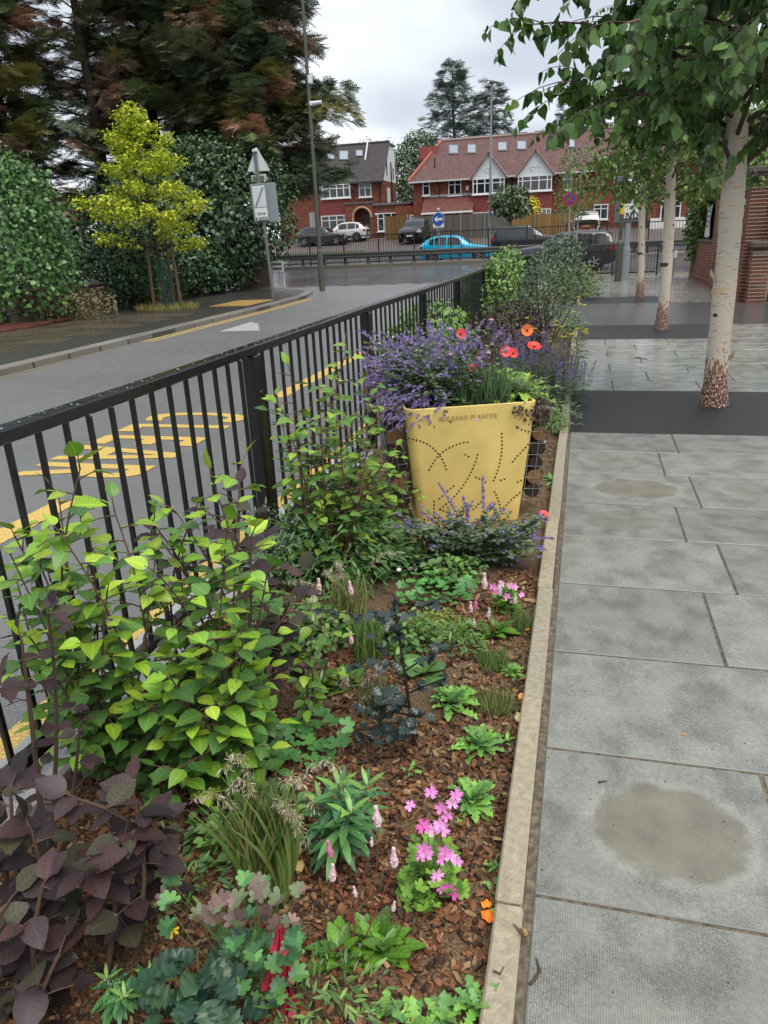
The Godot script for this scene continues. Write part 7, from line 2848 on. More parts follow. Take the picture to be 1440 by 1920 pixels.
func build_shrubs():
	rng.seed = 701
	var bark := mat(0.10, 0.06, 0.04, 0.8)
	var v := vein_texture(11)
	var hb := [hornbeam_leaf(0), hornbeam_leaf(1), hornbeam_leaf(2)]
	var old := tints([Color(0.095, 0.22, 0.045), Color(0.075, 0.18, 0.04), Color(0.12, 0.26, 0.05)], 0.42, 0.45, v)
	var young := tints([Color(0.30, 0.50, 0.04), Color(0.22, 0.42, 0.045), Color(0.36, 0.52, 0.06)], 0.42, 0.55, v)
	var o := plant("hornbeam_shrub", "leggy green hornbeam with pleated leaves growing through the black rail bars", "shrub", 230, 1480)
	woody(o, up_to(o, [[150, 880, -0.05], [75, 1060, 0.0], [215, 960, -0.15], [20, 1040, 0.1], [120, 1010, 0.05], [200, 1120, 0.1], [290, 1060, -0.1], [60, 1200, 0.15]]), bark, hb, old, young, 0.076, 0.045, 0.17, 0.22, 290, 0.005)
	o = plant("hornbeam_shrub", "fuller green hornbeam with bright young leaves in the middle of the bed's near end", "shrub", 425, 1470)
	woody(o, up_to(o, [[400, 905, -0.15], [450, 880, -0.35], [470, 1010, 0.05], [330, 960, -0.2], [420, 1080, 0.15], [500, 1080, 0.1], [370, 1180, 0.2], [300, 1080, 0.0], [455, 1200, 0.2], [320, 1270, 0.2], [410, 1310, 0.25]]), bark, hb, old, young, 0.072, 0.04, 0.16, 0.15, 300, 0.005)
	o = plant("hornbeam_shrub", "slim hornbeam whip whose lowest leaves touch the white kerb", "shrub", 165, 1420)
	woody(o, up_to(o, [[110, 930, -0.1], [40, 1120, 0.0], [170, 1010, -0.1], [95, 1090, 0.05], [180, 1180, 0.05], [30, 1010, 0.0]]), bark, hb, old, young, 0.075, 0.05, 0.16, 0.3, 190, 0.005)
	o = plant("hornbeam_shrub", "hornbeam with pale drooping shoots standing close behind the fuller one", "shrub", 380, 1400)
	woody(o, up_to(o, [[290, 985, -0.05], [365, 960, -0.05], [345, 1060, 0.05], [425, 1000, 0.0], [300, 1130, 0.05], [400, 1130, 0.1], [470, 1120, 0.05], [350, 1230, 0.1]]), bark, hb, old, young, 0.07, 0.045, 0.16, 0.2, 260, 0.005)
	o = plant("hornbeam_shrub", "low spreading hornbeam with large toothed leaves beside the deep green geranium", "shrub", 400, 1490)
	woody(o, up_to(o, [[330, 1280, 0.1], [400, 1250, 0.1], [450, 1290, 0.1], [360, 1360, 0.15], [290, 1330, 0.1], [430, 1370, 0.15], [390, 1410, 0.2]]), bark, hb, old, young, 0.07, 0.04, 0.15, 0.15, 190, 0.005)
	# copper beeches
	var cop := tints([Color(0.032, 0.017, 0.022), Color(0.042, 0.022, 0.028), Color(0.026, 0.016, 0.02), Color(0.05, 0.028, 0.032)], 0.5, 0.25, vein_texture(8))
	var copy := tints([Color(0.06, 0.028, 0.03), Color(0.055, 0.05, 0.03), Color(0.05, 0.03, 0.035)], 0.5, 0.3, vein_texture(8))
	var bl := [hornbeam_leaf(0), hornbeam_leaf(2)]
	o = plant("copper_beech", "purple-leaved beech half hidden behind the fuller hornbeam", "shrub", 470, 1330)
	woody(o, up_to(o, [[300, 1010, -0.1], [450, 925, -0.3], [500, 1010, 0.0], [390, 960, -0.3], [545, 1140, 0.1], [500, 1170, 0.15], [560, 1090, 0.0]]), bark, bl, cop, copy, 0.08, 0.06, 0.16, 0.3, 190)
	o = plant("copper_beech", "large dark purple beech filling the bed's corner in front of the rail", "shrub", 215, 1780)
	woody(o, up_to(o, [[150, 1500, 0.02, 0.0, 0.0], [250, 1490, -0.05, 0.02, 0.02], [60, 1560, 0.05, -0.1, 0.05], [170, 1620, 0.12, 0.0, 0.1], [20, 1480, 0.0, -0.2, 0.0], [80, 1660, 0.15, -0.12, 0.12], [10, 1700, 0.15, -0.22, 0.1], [110, 1790, 0.2, -0.1, 0.18], [30, 1850, 0.2, -0.2, 0.2], [250, 1560, 0.05, 0.05, 0.03], [-40, 1600, 0.0, -0.28, 0.0], [-50, 1780, 0.1, -0.3, 0.1]]), bark, bl, cop, copy, 0.082, 0.04, 0.12, 0.3, 290, 0.009)
	o = plant("copper_beech", "sparse young purple beech with bare upper twigs beside the rail's near end", "shrub", 95, 1660)
	woody(o, up_to(o, [[40, 1200, 0.0], [90, 1150, 0.0], [0, 1280, 0.05], [150, 1360, 0.0]]), bark, bl, cop, copy, 0.06, 0.12, 0.1, 0.3, 70)
	# green rose-like shrub on the rail
	var ro := tints([Color(0.11, 0.23, 0.05), Color(0.085, 0.19, 0.045), Color(0.15, 0.29, 0.05)], 0.4, 0.45, vein_texture(6))
	var ry := tints([Color(0.26, 0.42, 0.05), Color(0.2, 0.36, 0.05)], 0.4, 0.5, vein_texture(6))
	var ol := [leaf_mesh("ov", OVATE), leaf_mesh("ovb", [0.02, 0.2, 0.3, 0.33, 0.3, 0.22, 0.1, 0.0], 0.3, 0.3)]
	o = plant("dogwood_shrub", "tall airy green shrub with red-brown twigs leaning on the rail behind its post", "shrub", 610, 1090)
	woody(o, up_to(o, [[545, 700, -0.1], [650, 655, -0.35], [690, 650, -0.5], [600, 770, 0.0], [690, 760, -0.1], [725, 860, 0.1], [560, 850, 0.05], [640, 860, 0.1], [680, 920, 0.15], [600, 940, 0.15], [530, 770, -0.2]]), mat(0.13, 0.06, 0.04, 0.7), ol, ro, ry, 0.07, 0.045, 0.17, 0.2, 300, 0.005)
	o = plant("dogwood_shrub", "second airy green shrub with arching twigs just in front of the rail bars", "shrub", 570, 1060)
	woody(o, up_to(o, [[520, 760, 0.0], [585, 800, 0.1], [620, 720, -0.1], [660, 800, 0.1], [550, 930, 0.1], [630, 920, 0.15], [690, 850, 0.1], [660, 980, 0.15], [590, 990, 0.2]]), mat(0.13, 0.06, 0.04, 0.7), ol, ro, ry, 0.07, 0.045, 0.17, 0.15, 290, 0.005)
	o = plant("dogwood_shrub", "low leafy green shrub between the planter's road side and the rail", "shrub", 705, 1010)
	woody(o, up_to(o, [[680, 830, 0.0], [740, 850, 0.05], [760, 890, 0.1], [700, 900, 0.1], [770, 930, 0.15], [650, 880, 0.0]]), mat(0.13, 0.06, 0.04, 0.7), ol, ro, ry, 0.058, 0.04, 0.16, 0.1, 240, 0.005)
	o = plant("dogwood_shrub", "bushy green shrub with many overlapping leaves left of the planter's catmint", "shrub", 655, 1040)
	woody(o, up_to(o, [[600, 850, 0.0], [650, 790, -0.05], [700, 800, 0.0], [715, 730, -0.15], [630, 700, -0.15], [580, 780, -0.05], [700, 900, 0.1], [630, 950, 0.1], [740, 920, 0.1], [670, 880, 0.1]]), mat(0.13, 0.06, 0.04, 0.7), ol, ro, ry, 0.066, 0.042, 0.18, 0.12, 300, 0.004)
	o = plant("young_sapling", "small fresh green sapling with paired leaves in the open mulch", "shrub", 575, 1335)
	woody(o, up_to(o, [[592, 1160, 0.0, 0.0, 0.0], [632, 1175, 0.0, 0.02, 0.0], [575, 1230, 0.05, 0.0, 0.0]]), bark, ol, ro, ry, 0.055, 0.06, 0.1, 0.2, 44, 0.004)
	o = plant("young_sapling", "tiny seedling sapling with five green leaves on bare soil", "shrub", 575, 1400)
	woody(o, up_to(o, [[578, 1325, 0.0, 0.0, 0.0]]), bark, ol, ro, ry, 0.05, 0.06, 0.05, 0.5, 9, 0.003)
	dark_holly()
	var ovl := leaf_mesh("ov", OVATE)
	var narl := leaf_mesh("nar", NARROW)
	for e in [["low green groundcover between the purple beech and the silvery grass plumes", 590, 1200, 420, 0.042, 0.2, 0.12, ovl], ["leafy green patch just behind the dark holly's upright stem", 755, 1215, 420, 0.036, 0.16, 0.1, ovl], ["narrow-leaved green patch beside the yellow-green thyme mat", 860, 1215, 260, 0.036, 0.12, 0.07, narl], ["shaded green groundcover under the drooping buff plumes", 470, 1560, 380, 0.035, 0.18, 0.07, ovl], ["scattered green groundcover between purple beech and columbine", 320, 1640, 260, 0.035, 0.2, 0.05, narl], ["leafy perennials between the broad soft leaves and the undergrowth", 720, 1070, 520, 0.045, 0.2, 0.15, ovl], ["bright weedy patch at the bed's front edge beside the columbine", 610, 1900, 240, 0.03, 0.16, 0.05, narl], ["grassy green patch at the foot of the small pelargonium's neighbours", 850, 1090, 380, 0.036, 0.16, 0.09, ovl]]:
		o = plant("groundcover", e[0], "plant", e[1], e[2])
		trunk_twigs(o, 5, e[6])
		leaf_mass(o, e[7], [Color(0.075, 0.16, 0.04), Color(0.11, 0.22, 0.05), Color(0.06, 0.13, 0.04), Color(0.15, 0.26, 0.06)], e[3], e[4], Vector3(0, e[6] * 0.6, 0), Vector3(e[5], e[6], e[5] * 0.8), 0.5, 0.4)
	# green undergrowth along the rail
	o = plant("undergrowth_shrub", "dense small-leaved green undergrowth beneath the tall airy shrub", "shrub", 640, 1085)
	trunk_twigs(o, 6, 0.3)
	leaf_mass(o, leaf_mesh("nar", NARROW), [Color(0.07, 0.15, 0.04), Color(0.10, 0.19, 0.055), Color(0.055, 0.12, 0.04)], 1500, 0.05, Vector3(0.0, 0.16, 0), Vector3(0.36, 0.26, 0.3), 0.5, 0.3)
	o = plant("undergrowth_shrub", "grey-green feathery undergrowth at the foot of the rail post", "shrub", 545, 1095)
	trunk_twigs(o, 6, 0.3)
	leaf_mass(o, leaf_mesh("nar", NARROW), [Color(0.085, 0.16, 0.065), Color(0.11, 0.2, 0.08), Color(0.06, 0.12, 0.045)], 1000, 0.042, Vector3(0, 0.18, 0), Vector3(0.25, 0.26, 0.25), 0.55, 0.2)
	o = plant("undergrowth_shrub", "leafy green undergrowth round the stems of the fuller hornbeam", "shrub", 350, 1440)
	trunk_twigs(o, 6, 0.2)
	leaf_mass(o, leaf_mesh("ov", OVATE), [Color(0.08, 0.17, 0.04), Color(0.11, 0.23, 0.045), Color(0.055, 0.12, 0.035)], 420, 0.05, Vector3(0, 0.1, 0), Vector3(0.32, 0.15, 0.2), 0.5, 0.5)

func trunk_twigs(o: Node3D, n: int, h: float):
	for i in n:
		var b := MB.new()
		limb(b, Vector3(R(-0.12, 0.12), -0.03, R(-0.12, 0.12)), Vector3(R(-0.4, 0.4), 1, R(-0.4, 0.4)).normalized(), h, 0.004, 0.0015, Vector3.ZERO, 4, 5)
		part(o, "stem", b.done(), mat(0.09, 0.07, 0.04, 0.8))

func dark_holly():
	# blackish sparse holly with a dark upright stem and spreading arms
	rng.seed = 720
	var o := plant("dark_holly", "sparse blackish holly with a dark upright stem and wide level arms", "shrub", 778, 1395)
	var dk := mat(0.03, 0.018, 0.015, 0.7)
	var lm := tints([Color(0.022, 0.04, 0.036), Color(0.03, 0.045, 0.04), Color(0.018, 0.03, 0.026)], 0.3, 0.1)
	var p := func(px, py, dz = 0.0): return D(px, py, o.position + Vector3(0, 0, dz)) - o.position
	var main := stem(o, Vector3.ZERO, p.call(738, 1130), 0.008, dk, 0.02)
	var arms := [[0.88, 590, 1142, 0.0], [0.88, 832, 1118, 0.0], [0.5, 850, 1215, 0.05], [0.35, 838, 1270, 0.1], [0.55, 660, 1250, 0.1], [0.3, 665, 1330, 0.1], [0.15, 690, 1370, 0.1], [0.2, 800, 1340, 0.12], [0.12, 720, 1395, 0.15], [0.25, 740, 1320, 0.2], [0.4, 700, 1200, -0.1], [0.75, 700, 1150, 0.1], [0.3, 700, 1290, 0.15], [0.1, 660, 1400, 0.1], [0.2, 710, 1345, 0.1], [0.17, 765, 1365, 0.14]]
	for a in arms:
		var st := stem(o, on(main, a[0]), p.call(a[1], a[2], a[3]), 0.0035, dk, R(-0.02, 0.02), "twig")
		for i in 9:
			var q := lerpf(0.25, 1.0, i / 8.0)
			var z := Vector3(R(-1, 1), R(-0.5, 0.6), R(-1, 1)).normalized()
			part(o, "leaf", holly_leaf(), any(lm), Transform3D(towards(z, Vector3(R(-0.6, 0.6), 1, R(-0.3, 0.6))).scaled_local(Vector3.ONE * R(0.028, 0.046)), on(st, q)))
	for i in 16:
		var z := Vector3(R(-1, 1), R(0, 0.6), R(-1, 1)).normalized()
		part(o, "leaf", holly_leaf(), any(lm), Transform3D(towards(z, Vector3(R(-0.6, 0.6), 1, R(-0.3, 0.6))).scaled_local(Vector3.ONE * R(0.03, 0.045)), on(main, R(0.7, 1.0))))
	# glossy blue-green holly at the very front
	o = plant("green_holly", "glossy dark blue-green holly with prickly leaves at the bed's front", "shrub", 385, 1920)
	lm = tints([Color(0.018, 0.05, 0.03), Color(0.024, 0.06, 0.034), Color(0.035, 0.08, 0.038)], 0.4, 0.15)
	var m2 := stem(o, Vector3.ZERO, p.call(372, 1770, 0.1) - p.call(385, 1920) if false else D(370, 1785, o.position) - o.position, 0.006, mat(0.12, 0.11, 0.05, 0.7), 0.01)
	for i in 46:
		var k := R(0.15, 0.95)
		var a := R(0, TAU)
		var z := Vector3(cos(a), R(-0.3, 0.5), sin(a)).normalized()
		part(o, "leaf", holly_leaf(), any(lm), Transform3D(towards(z, Vector3(R(-0.4, 0.4), 1, R(-0.4, 0.4))).scaled_local(Vector3.ONE * R(0.05, 0.075)), on(m2, k) + z * R(0.0, 0.1)))

# ================================================================ herbaceous plants
func persicaria(label: String, px: float, py: float, n: int, L: float, spikes: Array, seed_: int):
	rng.seed = seed_
	var o := plant("persicaria", label, "plant", px, py, "persicaria clumps with beaded spikes")
	var ms := tints([Color(0.10, 0.23, 0.03), Color(0.13, 0.29, 0.035), Color(0.075, 0.17, 0.03)], 0.3, 0.45, vein_texture(7))
	var lows := 0.25
	for k in 3:
		rosette(o, leaf_mesh("persi", [0.03, 0.14, 0.21, 0.235, 0.22, 0.17, 0.09, 0.0], 0.35, 0.3), ms, n / 3, L * 0.6, L, 0.95, lows, 1.25, Vector3(R(-0.06, 0.06), 0, R(-0.05, 0.05)))
	for s in spikes:
		var tip := D(s[0], s[1], o.position + Vector3(0, 0, 0.02)) - o.position
		var low := tip - Vector3(R(-0.006, 0.006), s[2], 0)
		stem(o, Vector3(R(-0.03, 0.03), 0.02, R(-0.03, 0.03)), low, 0.002, mat(0.28, 0.07, 0.05, 0.6), R(-0.02, 0.02))
		var m := mat([0.80, 0.62][s[3]], [0.60, 0.20][s[3]], [0.62, 0.32][s[3]], 0.6, 0.0, {"vertex_color_use_as_albedo": true})
		part(o, "flower_spike", bead_spike("spike%d" % (rng.randi() % 3), 70, 1.0, 0.13, 0.075), m, Transform3D(towards(Vector3(R(-0.15, 0.15), 0, 1), tip - low).scaled_local(Vector3.ONE * s[2]), low))

func pelargonium(label: String, px: float, py: float, heads: Array, size: float, r: float, seed_: int):
	rng.seed = seed_
	var o := plant("pelargonium", label, "flower", px, py, "pink trailing pelargoniums")
	var cols := [Color(0.14, 0.29, 0.035), Color(0.10, 0.22, 0.035), Color(0.18, 0.35, 0.045)]
	var ms := tints(cols, 0.5, 0.4)
	for i in 150:
		var d := Vector3(rng.randfn(), absf(rng.randfn()) * 0.9, rng.randfn()).normalized()
		var p := d * Vector3(r, r * 2.3, r) * R(0.5, 1.0)
		part(o, "leaf", fan_leaf("pela", 5, 0.42, 320.0, 0.3), any(ms), Transform3D(towards(Vector3(d.x, 0.2, d.z) + Vector3(R(-0.5, 0.5), 0, R(-0.5, 0.5)), d + Vector3(0, 0.8, 0)).scaled_local(Vector3.ONE * R(0.028, 0.045)), p))
	for h in heads:
		var p := D(h[0], h[1], o.position + Vector3(0, 0, r * 0.6)) - o.position
		stem(o, p * 0.35, p, 0.0015, mat(0.18, 0.28, 0.06, 0.6), 0.01)
		var c: Color = [Color(0.72, 0.20, 0.56), Color(0.78, 0.32, 0.66), Color(0.62, 0.09, 0.38)][h[2]]
		var face := Vector3(R(-0.5, 0.5), R(0.1, 0.7), 1).normalized()
		part(o, "flower", petal_flower("pel5", 5, 0.12, 0.135, 1.0), tints([c], 0.5, 0.6)[1], Transform3D(towards(face.cross(Vector3(1, R(-0.8, 0.8), 0)), face).scaled_local(Vector3.ONE * size * R(0.85, 1.2)), p))

func grass_clump(label: String, px: float, py: float, n: int, L: float, cols: Array, plumes: Array, seed_: int, spread := 0.6):
	rng.seed = seed_
	var o := plant("ornamental_grass", label, "grass", px, py)
	tuft(o, int(n * 1.4), L, spread, cols, 0.005)
	var straw := mat(0.42, 0.35, 0.22, 0.7)
	for e in plumes:
		var z := D(e[0], e[1], o.position) - o.position
		var end := D(e[2], e[3], o.position + Vector3(0, 0, 0.05)) - o.position
		var b := MB.new()
		var pts := []
		for i in 9:
			var k := i / 8.0
			pts.append((z * k).lerp(end, k * k * k) + Vector3(0, 0.03 * sin(k * PI), 0))
		b.tube(pts, [0.0014, 0.0008], 4)
		var pl := part(o, "plume", b.done(), mat(0.2, 0.25, 0.08, 0.7))
		var xf := []
		var cl := []
		for i in 170:
			var k := lerpf(0.62, 1.0, R(0, 1))
			var d := Vector3(R(-1, 1), R(-1.2, 0.1), R(-1, 1)).normalized()
			xf.append(Transform3D(towards(d, Vector3(R(-1, 1), 1, R(-1, 1))).scaled_local(Vector3(0.5, 0.6, 1) * R(0.007, 0.016)), on(pts, k) + d * R(0, 0.016)))
			cl.append(pick_colour([Color(0.42, 0.34, 0.24), Color(0.5, 0.44, 0.34), Color(0.3, 0.22, 0.16)]))
		many(pl, "seeds", leaf_mesh("nar", NARROW), leaf_mat(0.7, 0.3), xf, cl)

func euphorbia(o: Node3D, tops: Array, L: float):
	var ms := tints([Color(0.06, 0.17, 0.05), Color(0.05, 0.14, 0.055), Color(0.08, 0.2, 0.055)], 0.4, 0.35)
	var ny := tints([Color(0.18, 0.34, 0.05), Color(0.13, 0.27, 0.05)], 0.4, 0.45)
	var lm := leaf_mesh("euph", [0.02, 0.07, 0.10, 0.115, 0.11, 0.085, 0.04, 0.0], 0.2, 0.28)
	var drops := []
	for t in tops:
		var z := D(t[0], t[1], o.position + Vector3(0, 0, t[2])) - o.position
		var st := stem(o, Vector3(R(-0.03, 0.03), 0, R(-0.03, 0.03)), z, 0.004, mat(0.16, 0.2, 0.07, 0.6), 0.01)
		for i in 30:
			var k := lerpf(0.35, 1.0, i / 29.0)
			var a := i * 2.39996
			var el := lerpf(-0.35, 0.95, pow(k, 2.5))
			var d := Vector3(cos(a) * cos(el), sin(el), sin(a) * cos(el))
			var l := L * lerpf(1.0, 0.55, maxf(0.0, k - 0.7) / 0.3) * R(0.8, 1.1)
			var xf := Transform3D(towards(d).scaled_local(Vector3.ONE * l), on(st, k))
			part(o, "leaf", lm, any(ny) if k > 0.9 else any(ms), xf)
			for q in 3:
				drops.append(at(xf * Vector3(R(-0.08, 0.08), 0.03 - 0.28 * q * q / 16.0, q / 4.0 + R(0, 0.2)), Basis().scaled(Vector3.ONE * R(0.0008, 0.0017))))
	var sp := SphereMesh.new()
	sp.radius = 1.0
	sp.height = 2.0
	sp.radial_segments = 6
	sp.rings = 3
	many(o, "raindrops", sp, mat(0.55, 0.6, 0.6, 0.03, 0.0, {"metallic_specular": 0.7}), drops)

func columbine():
	rng.seed = 740
	var o := plant("columbine", "columbine with blue-green and pinkish lobed leaves and crimson spurred flowers", "flower", 470, 1860)
	var gr := tints([Color(0.06, 0.17, 0.055), Color(0.09, 0.22, 0.06), Color(0.05, 0.14, 0.06)], 0.5, 0.35)
	var pk := tints([Color(0.13, 0.085, 0.075), Color(0.10, 0.13, 0.06), Color(0.17, 0.10, 0.09)], 0.5, 0.35)
	var st := mat(0.16, 0.18, 0.06, 0.6)
	for i in 85:
		var px := R(310, 565)
		var py := R(1640, 1920)
		if px < 420 and py > 1760:
			px += 130
		var p := D(px, py, o.position + Vector3(0, 0, R(-0.12, 0.12))) - o.position
		if p.y < 0.03:
			p.y = R(0.03, 0.06)
		stem(o, Vector3(R(-0.03, 0.03), 0, R(-0.03, 0.03)), p, 0.0014, st, R(-0.02, 0.02), "leaf_stalk")
		var ms: Array = pk if py < 1740 and R(0, 1) < 0.6 else gr
		var a0 := R(0, TAU)
		for k in 3:
			var a := a0 + k * TAU / 3
			part(o, "leaf", fan_leaf("colum", 3, 0.34, 130.0, 0.25, true), any(ms), Transform3D(towards(Vector3(cos(a), R(-0.1, 0.3), sin(a)), Vector3(R(-0.7, 0.7), 1, R(-0.4, 0.9))).scaled_local(Vector3.ONE * R(0.017, 0.029)), p))
	for q in [[528, 1760], [510, 1832], [544, 1878], [543, 1812]]:
		var p := D(q[0], q[1], o.position + Vector3(0, 0, 0.05)) - o.position
		stem(o, Vector3(0.01, 0, 0.01), p + Vector3(0, 0.015, 0), 0.0014, st, 0.03)
		var b := MB.new()
		for k in 5:
			var a := TAU * k / 5
			var d := Vector3(cos(a), 0, sin(a))
			b.tube([p + d * 0.012 + Vector3(0, -0.024, 0), p + d * 0.012 + Vector3(0, 0.0, 0), p + d * 0.006 + Vector3(0, 0.02, 0), p + d * 0.009 + Vector3(0, 0.034, 0)], [0.005, 0.0065, 0.003, 0.001], 6)
			b.poly([p + d * 0.008, p + d.rotated(Vector3.UP, 0.5) * 0.024 + Vector3(0, -0.012, 0), p + d * 0.03 + Vector3(0, -0.02, 0), p + d.rotated(Vector3.UP, -0.5) * 0.024 + Vector3(0, -0.012, 0)], Vector3.UP)
		part(o, "flower", b.done(), mat(0.55, 0.03, 0.08, 0.5))
	o = plant("yellow_flower", "single small yellow flower head above the columbine leaves", "flower", 330, 1850)
	var p2 := D(322, 1745, o.position) - o.position
	stem(o, Vector3.ZERO, p2, 0.0016, st, 0.01)
	part(o, "flower", petal_flower("star", 7, 0.1, 0.09), mat(0.75, 0.55, 0.02, 0.6), Transform3D(towards(Vector3(0.2, -0.5, 1), Vector3(0.1, 1, 0.7)).scaled_local(Vector3.ONE * 0.035), p2))
	rosette(o, leaf_mesh("nar", NARROW), tints([Color(0.16, 0.22, 0.05)], 0.5, 0.4), 8, 0.03, 0.06)

func build_bed_plants():
	var sp1 := [[614, 1577, 0.045, 1], [624, 1620, 0.05, 0], [663, 1662, 0.03, 0], [738, 1590, 0.055, 0], [704, 1512, 0.055, 0], [697, 1570, 0.025, 0], [740, 1690, 0.03, 0]]
	persicaria("clump of glossy green leaves with white-pink beaded spikes next to the pink pelargonium", 680, 1765, 45, 0.1, sp1, 731)
	persicaria("clump of narrow green leaves with tall pale spikes below the small pelargonium", 915, 1190, 30, 0.11, [[908, 1075, 0.07, 0], [882, 1128, 0.05, 0], [937, 1090, 0.06, 0], [918, 1140, 0.045, 0], [888, 1160, 0.04, 0], [893, 1122, 0.05, 1], [966, 1115, 0.04, 0]], 732)
	persicaria("leafy clump with thin pale spikes behind the sapling in the middle of the bed", 635, 1290, 24, 0.12, [[657, 1185, 0.05, 0], [612, 1235, 0.03, 0], [655, 1090, 0.055, 0], [597, 1085, 0.06, 0], [588, 1115, 0.05, 0]], 733)
	pelargonium("bright pink pelargonium trailing over bark chips beside the leafy spike clump", 808, 1665, [[768, 1510, 1], [855, 1490, 0], [848, 1505, 1], [828, 1515, 0], [838, 1530, 0], [825, 1545, 1], [792, 1548, 2], [810, 1555, 1], [830, 1555, 1], [795, 1590, 0], [790, 1605, 0], [800, 1598, 1], [835, 1595, 0], [845, 1605, 1], [828, 1610, 0], [858, 1615, 1], [820, 1640, 1], [815, 1650, 1], [850, 1675, 2], [828, 1665, 0], [808, 1485, 0], [842, 1665, 2]], 0.036, 0.085, 734)
	pelargonium("small pink pelargonium at the edge of the bed in front of the catmint", 948, 1140, [[925, 1100, 0], [940, 1095, 1], [935, 1110, 0], [958, 1098, 0], [965, 1100, 1], [978, 1115, 1], [950, 1118, 0], [962, 1125, 1], [928, 1108, 2]], 0.034, 0.06, 735)
	columbine()
	rng.seed = 750
	# euphorbias
	var o := plant("euphorbia", "euphorbia with whorled narrow leaves beaded with raindrops", "plant", 640, 1600)
	euphorbia(o, [[635, 1470, 0.05], [690, 1470, 0.0], [600, 1500, 0.0], [660, 1520, 0.1]], 0.105)
	o = plant("euphorbia", "small euphorbia seedlings below the purple beech in the near corner", "plant", 210, 1880)
	euphorbia(o, [[200, 1835, 0.0], [285, 1830, -0.05], [235, 1870, 0.05]], 0.06)
	# grasses
	grass_clump("grass clump with drooping buff plumes in front of the fuller hornbeam", 505, 1690, 260, 0.34, [Color(0.10, 0.17, 0.035), Color(0.13, 0.20, 0.045), Color(0.08, 0.13, 0.035), Color(0.22, 0.19, 0.08)], [[470, 1330, 420, 1440], [520, 1330, 590, 1520], [500, 1400, 560, 1560], [430, 1440, 360, 1500], [560, 1370, 640, 1440], [480, 1400, 430, 1480], [540, 1420, 575, 1590]], 761)
	grass_clump("fine grass with silvery arching plumes under the tall airy shrub", 660, 1180, 220, 0.26, [Color(0.13, 0.20, 0.05), Color(0.10, 0.16, 0.05), Color(0.26, 0.22, 0.10)], [[620, 1030, 640, 1060], [600, 1040, 615, 1080], [700, 1010, 740, 1040], [650, 1040, 625, 1090], [590, 1080, 540, 1090]], 762)
	grass_clump("brownish grass plumes arching below the dark holly", 700, 1330, 70, 0.16, [Color(0.2, 0.2, 0.09), Color(0.12, 0.15, 0.06)], [[640, 1300, 720, 1250], [620, 1290, 650, 1270], [640, 1360, 700, 1290]], 763)
	grass_clump("low tuft of grassy thrift leaves near the edging", 925, 1245, 190, 0.09, [Color(0.12, 0.22, 0.05), Color(0.16, 0.26, 0.07)], [], 764, 1.6)
	grass_clump("spreading grassy tuft with straw tips between poppy seedlings and edging", 930, 1325, 210, 0.10, [Color(0.11, 0.2, 0.05), Color(0.15, 0.24, 0.06), Color(0.35, 0.32, 0.15)], [], 765, 1.8)
	grass_clump("thin drooping tuft beside the small pelargonium", 975, 1170, 120, 0.10, [Color(0.11, 0.2, 0.05), Color(0.17, 0.24, 0.08)], [], 766, 1.6)
	grass_clump("upright green grass behind the dark holly stem", 690, 1235, 160, 0.2, [Color(0.13, 0.22, 0.05), Color(0.10, 0.17, 0.05)], [], 767, 0.5)
	rng.seed = 770
	# poppy seedlings
	var ps := tints([Color(0.13, 0.29, 0.05), Color(0.10, 0.23, 0.06), Color(0.17, 0.35, 0.06)], 0.5, 0.45)
	for e in [[898, 1400, "poppy seedling with a drooping bud in the bark mulch", 0.10], [885, 1500, "blue-green poppy seedling closest to the bright pink pelargonium", 0.10], [848, 1330, "pale green poppy seedling at the foot of the dark holly", 0.11], [958, 1255, "small light green seedling between the two grassy tufts", 0.06]]:
		o = plant("poppy_seedling", e[2], "plant", e[0], e[1])
		rosette(o, lobed_leaf(), ps, 40, e[3] * 0.7, e[3] * 0.95, 0.62, 0.25, 1.45)
	o = plant("poppy_seedling", "cluster of bright seedlings at the very front of the bed", "plant", 800, 1915)
	for k in 4:
		rosette(o, lobed_leaf(), ps, 18, 0.06, 0.08, 0.7, 0.15, 1.35, Vector3(-0.1 + k * 0.07, 0, R(-0.03, 0.03)))
	for e in [["small weed seedling between the bright pink pelargonium and the edging", 925, 1612], ["pale weed seedling leaning over the edging joint", 942, 1690], ["three-leaved weed seedling just above the orange petals", 928, 1655], ["upright weed seedling in open bark above the euphorbia", 768, 1450], ["little weed seedling by the edging beside the drooping poppy bud", 950, 1378]]:
		o = plant("weed_seedling", e[0], "plant", e[1], e[2])
		rosette(o, leaf_mesh("nar2", [0.02, 0.1, 0.16, 0.17, 0.14, 0.08, 0.0], 0.25, 0.25), ps, 9, 0.025, 0.045, 1.0, 0.2, 1.2)
	# rounded, lobed clumps
	var gl := tints([Color(0.055, 0.19, 0.04), Color(0.075, 0.23, 0.05), Color(0.05, 0.15, 0.04)], 0.45, 0.4)
	for e in [["geranium_clump", "deep green lobed geranium leaves in front of the hornbeam stems", 560, 1420, 52, 0.055, 0.17, 0.08], ["geranium_clump", "fresh green lobed geranium mound behind the tall pale spikes", 820, 1130, 90, 0.04, 0.18, 0.1], ["geranium_clump", "small lobed green leaves scattered at the mulch's far edge", 700, 1090, 50, 0.036, 0.17, 0.07]]:
		o = plant(e[0], e[1], "plant", e[2], e[3])
		for i in e[4]:
			var a := R(0, TAU)
			var rd: float = e[6] * sqrt(R(0, 1))
			var p := Vector3(cos(a) * rd, e[7] * R(0.5, 1.1), sin(a) * rd * 0.75)
			part(o, "leaf", fan_leaf("gera", 5, 0.34, 310.0, 0.16), any(gl), Transform3D(towards(Vector3(cos(a), 0.05, sin(a)), Vector3(R(-0.6, 0.6), 1, R(-0.3, 0.9))).scaled_local(Vector3.ONE * e[5] * R(0.8, 1.25)), p))
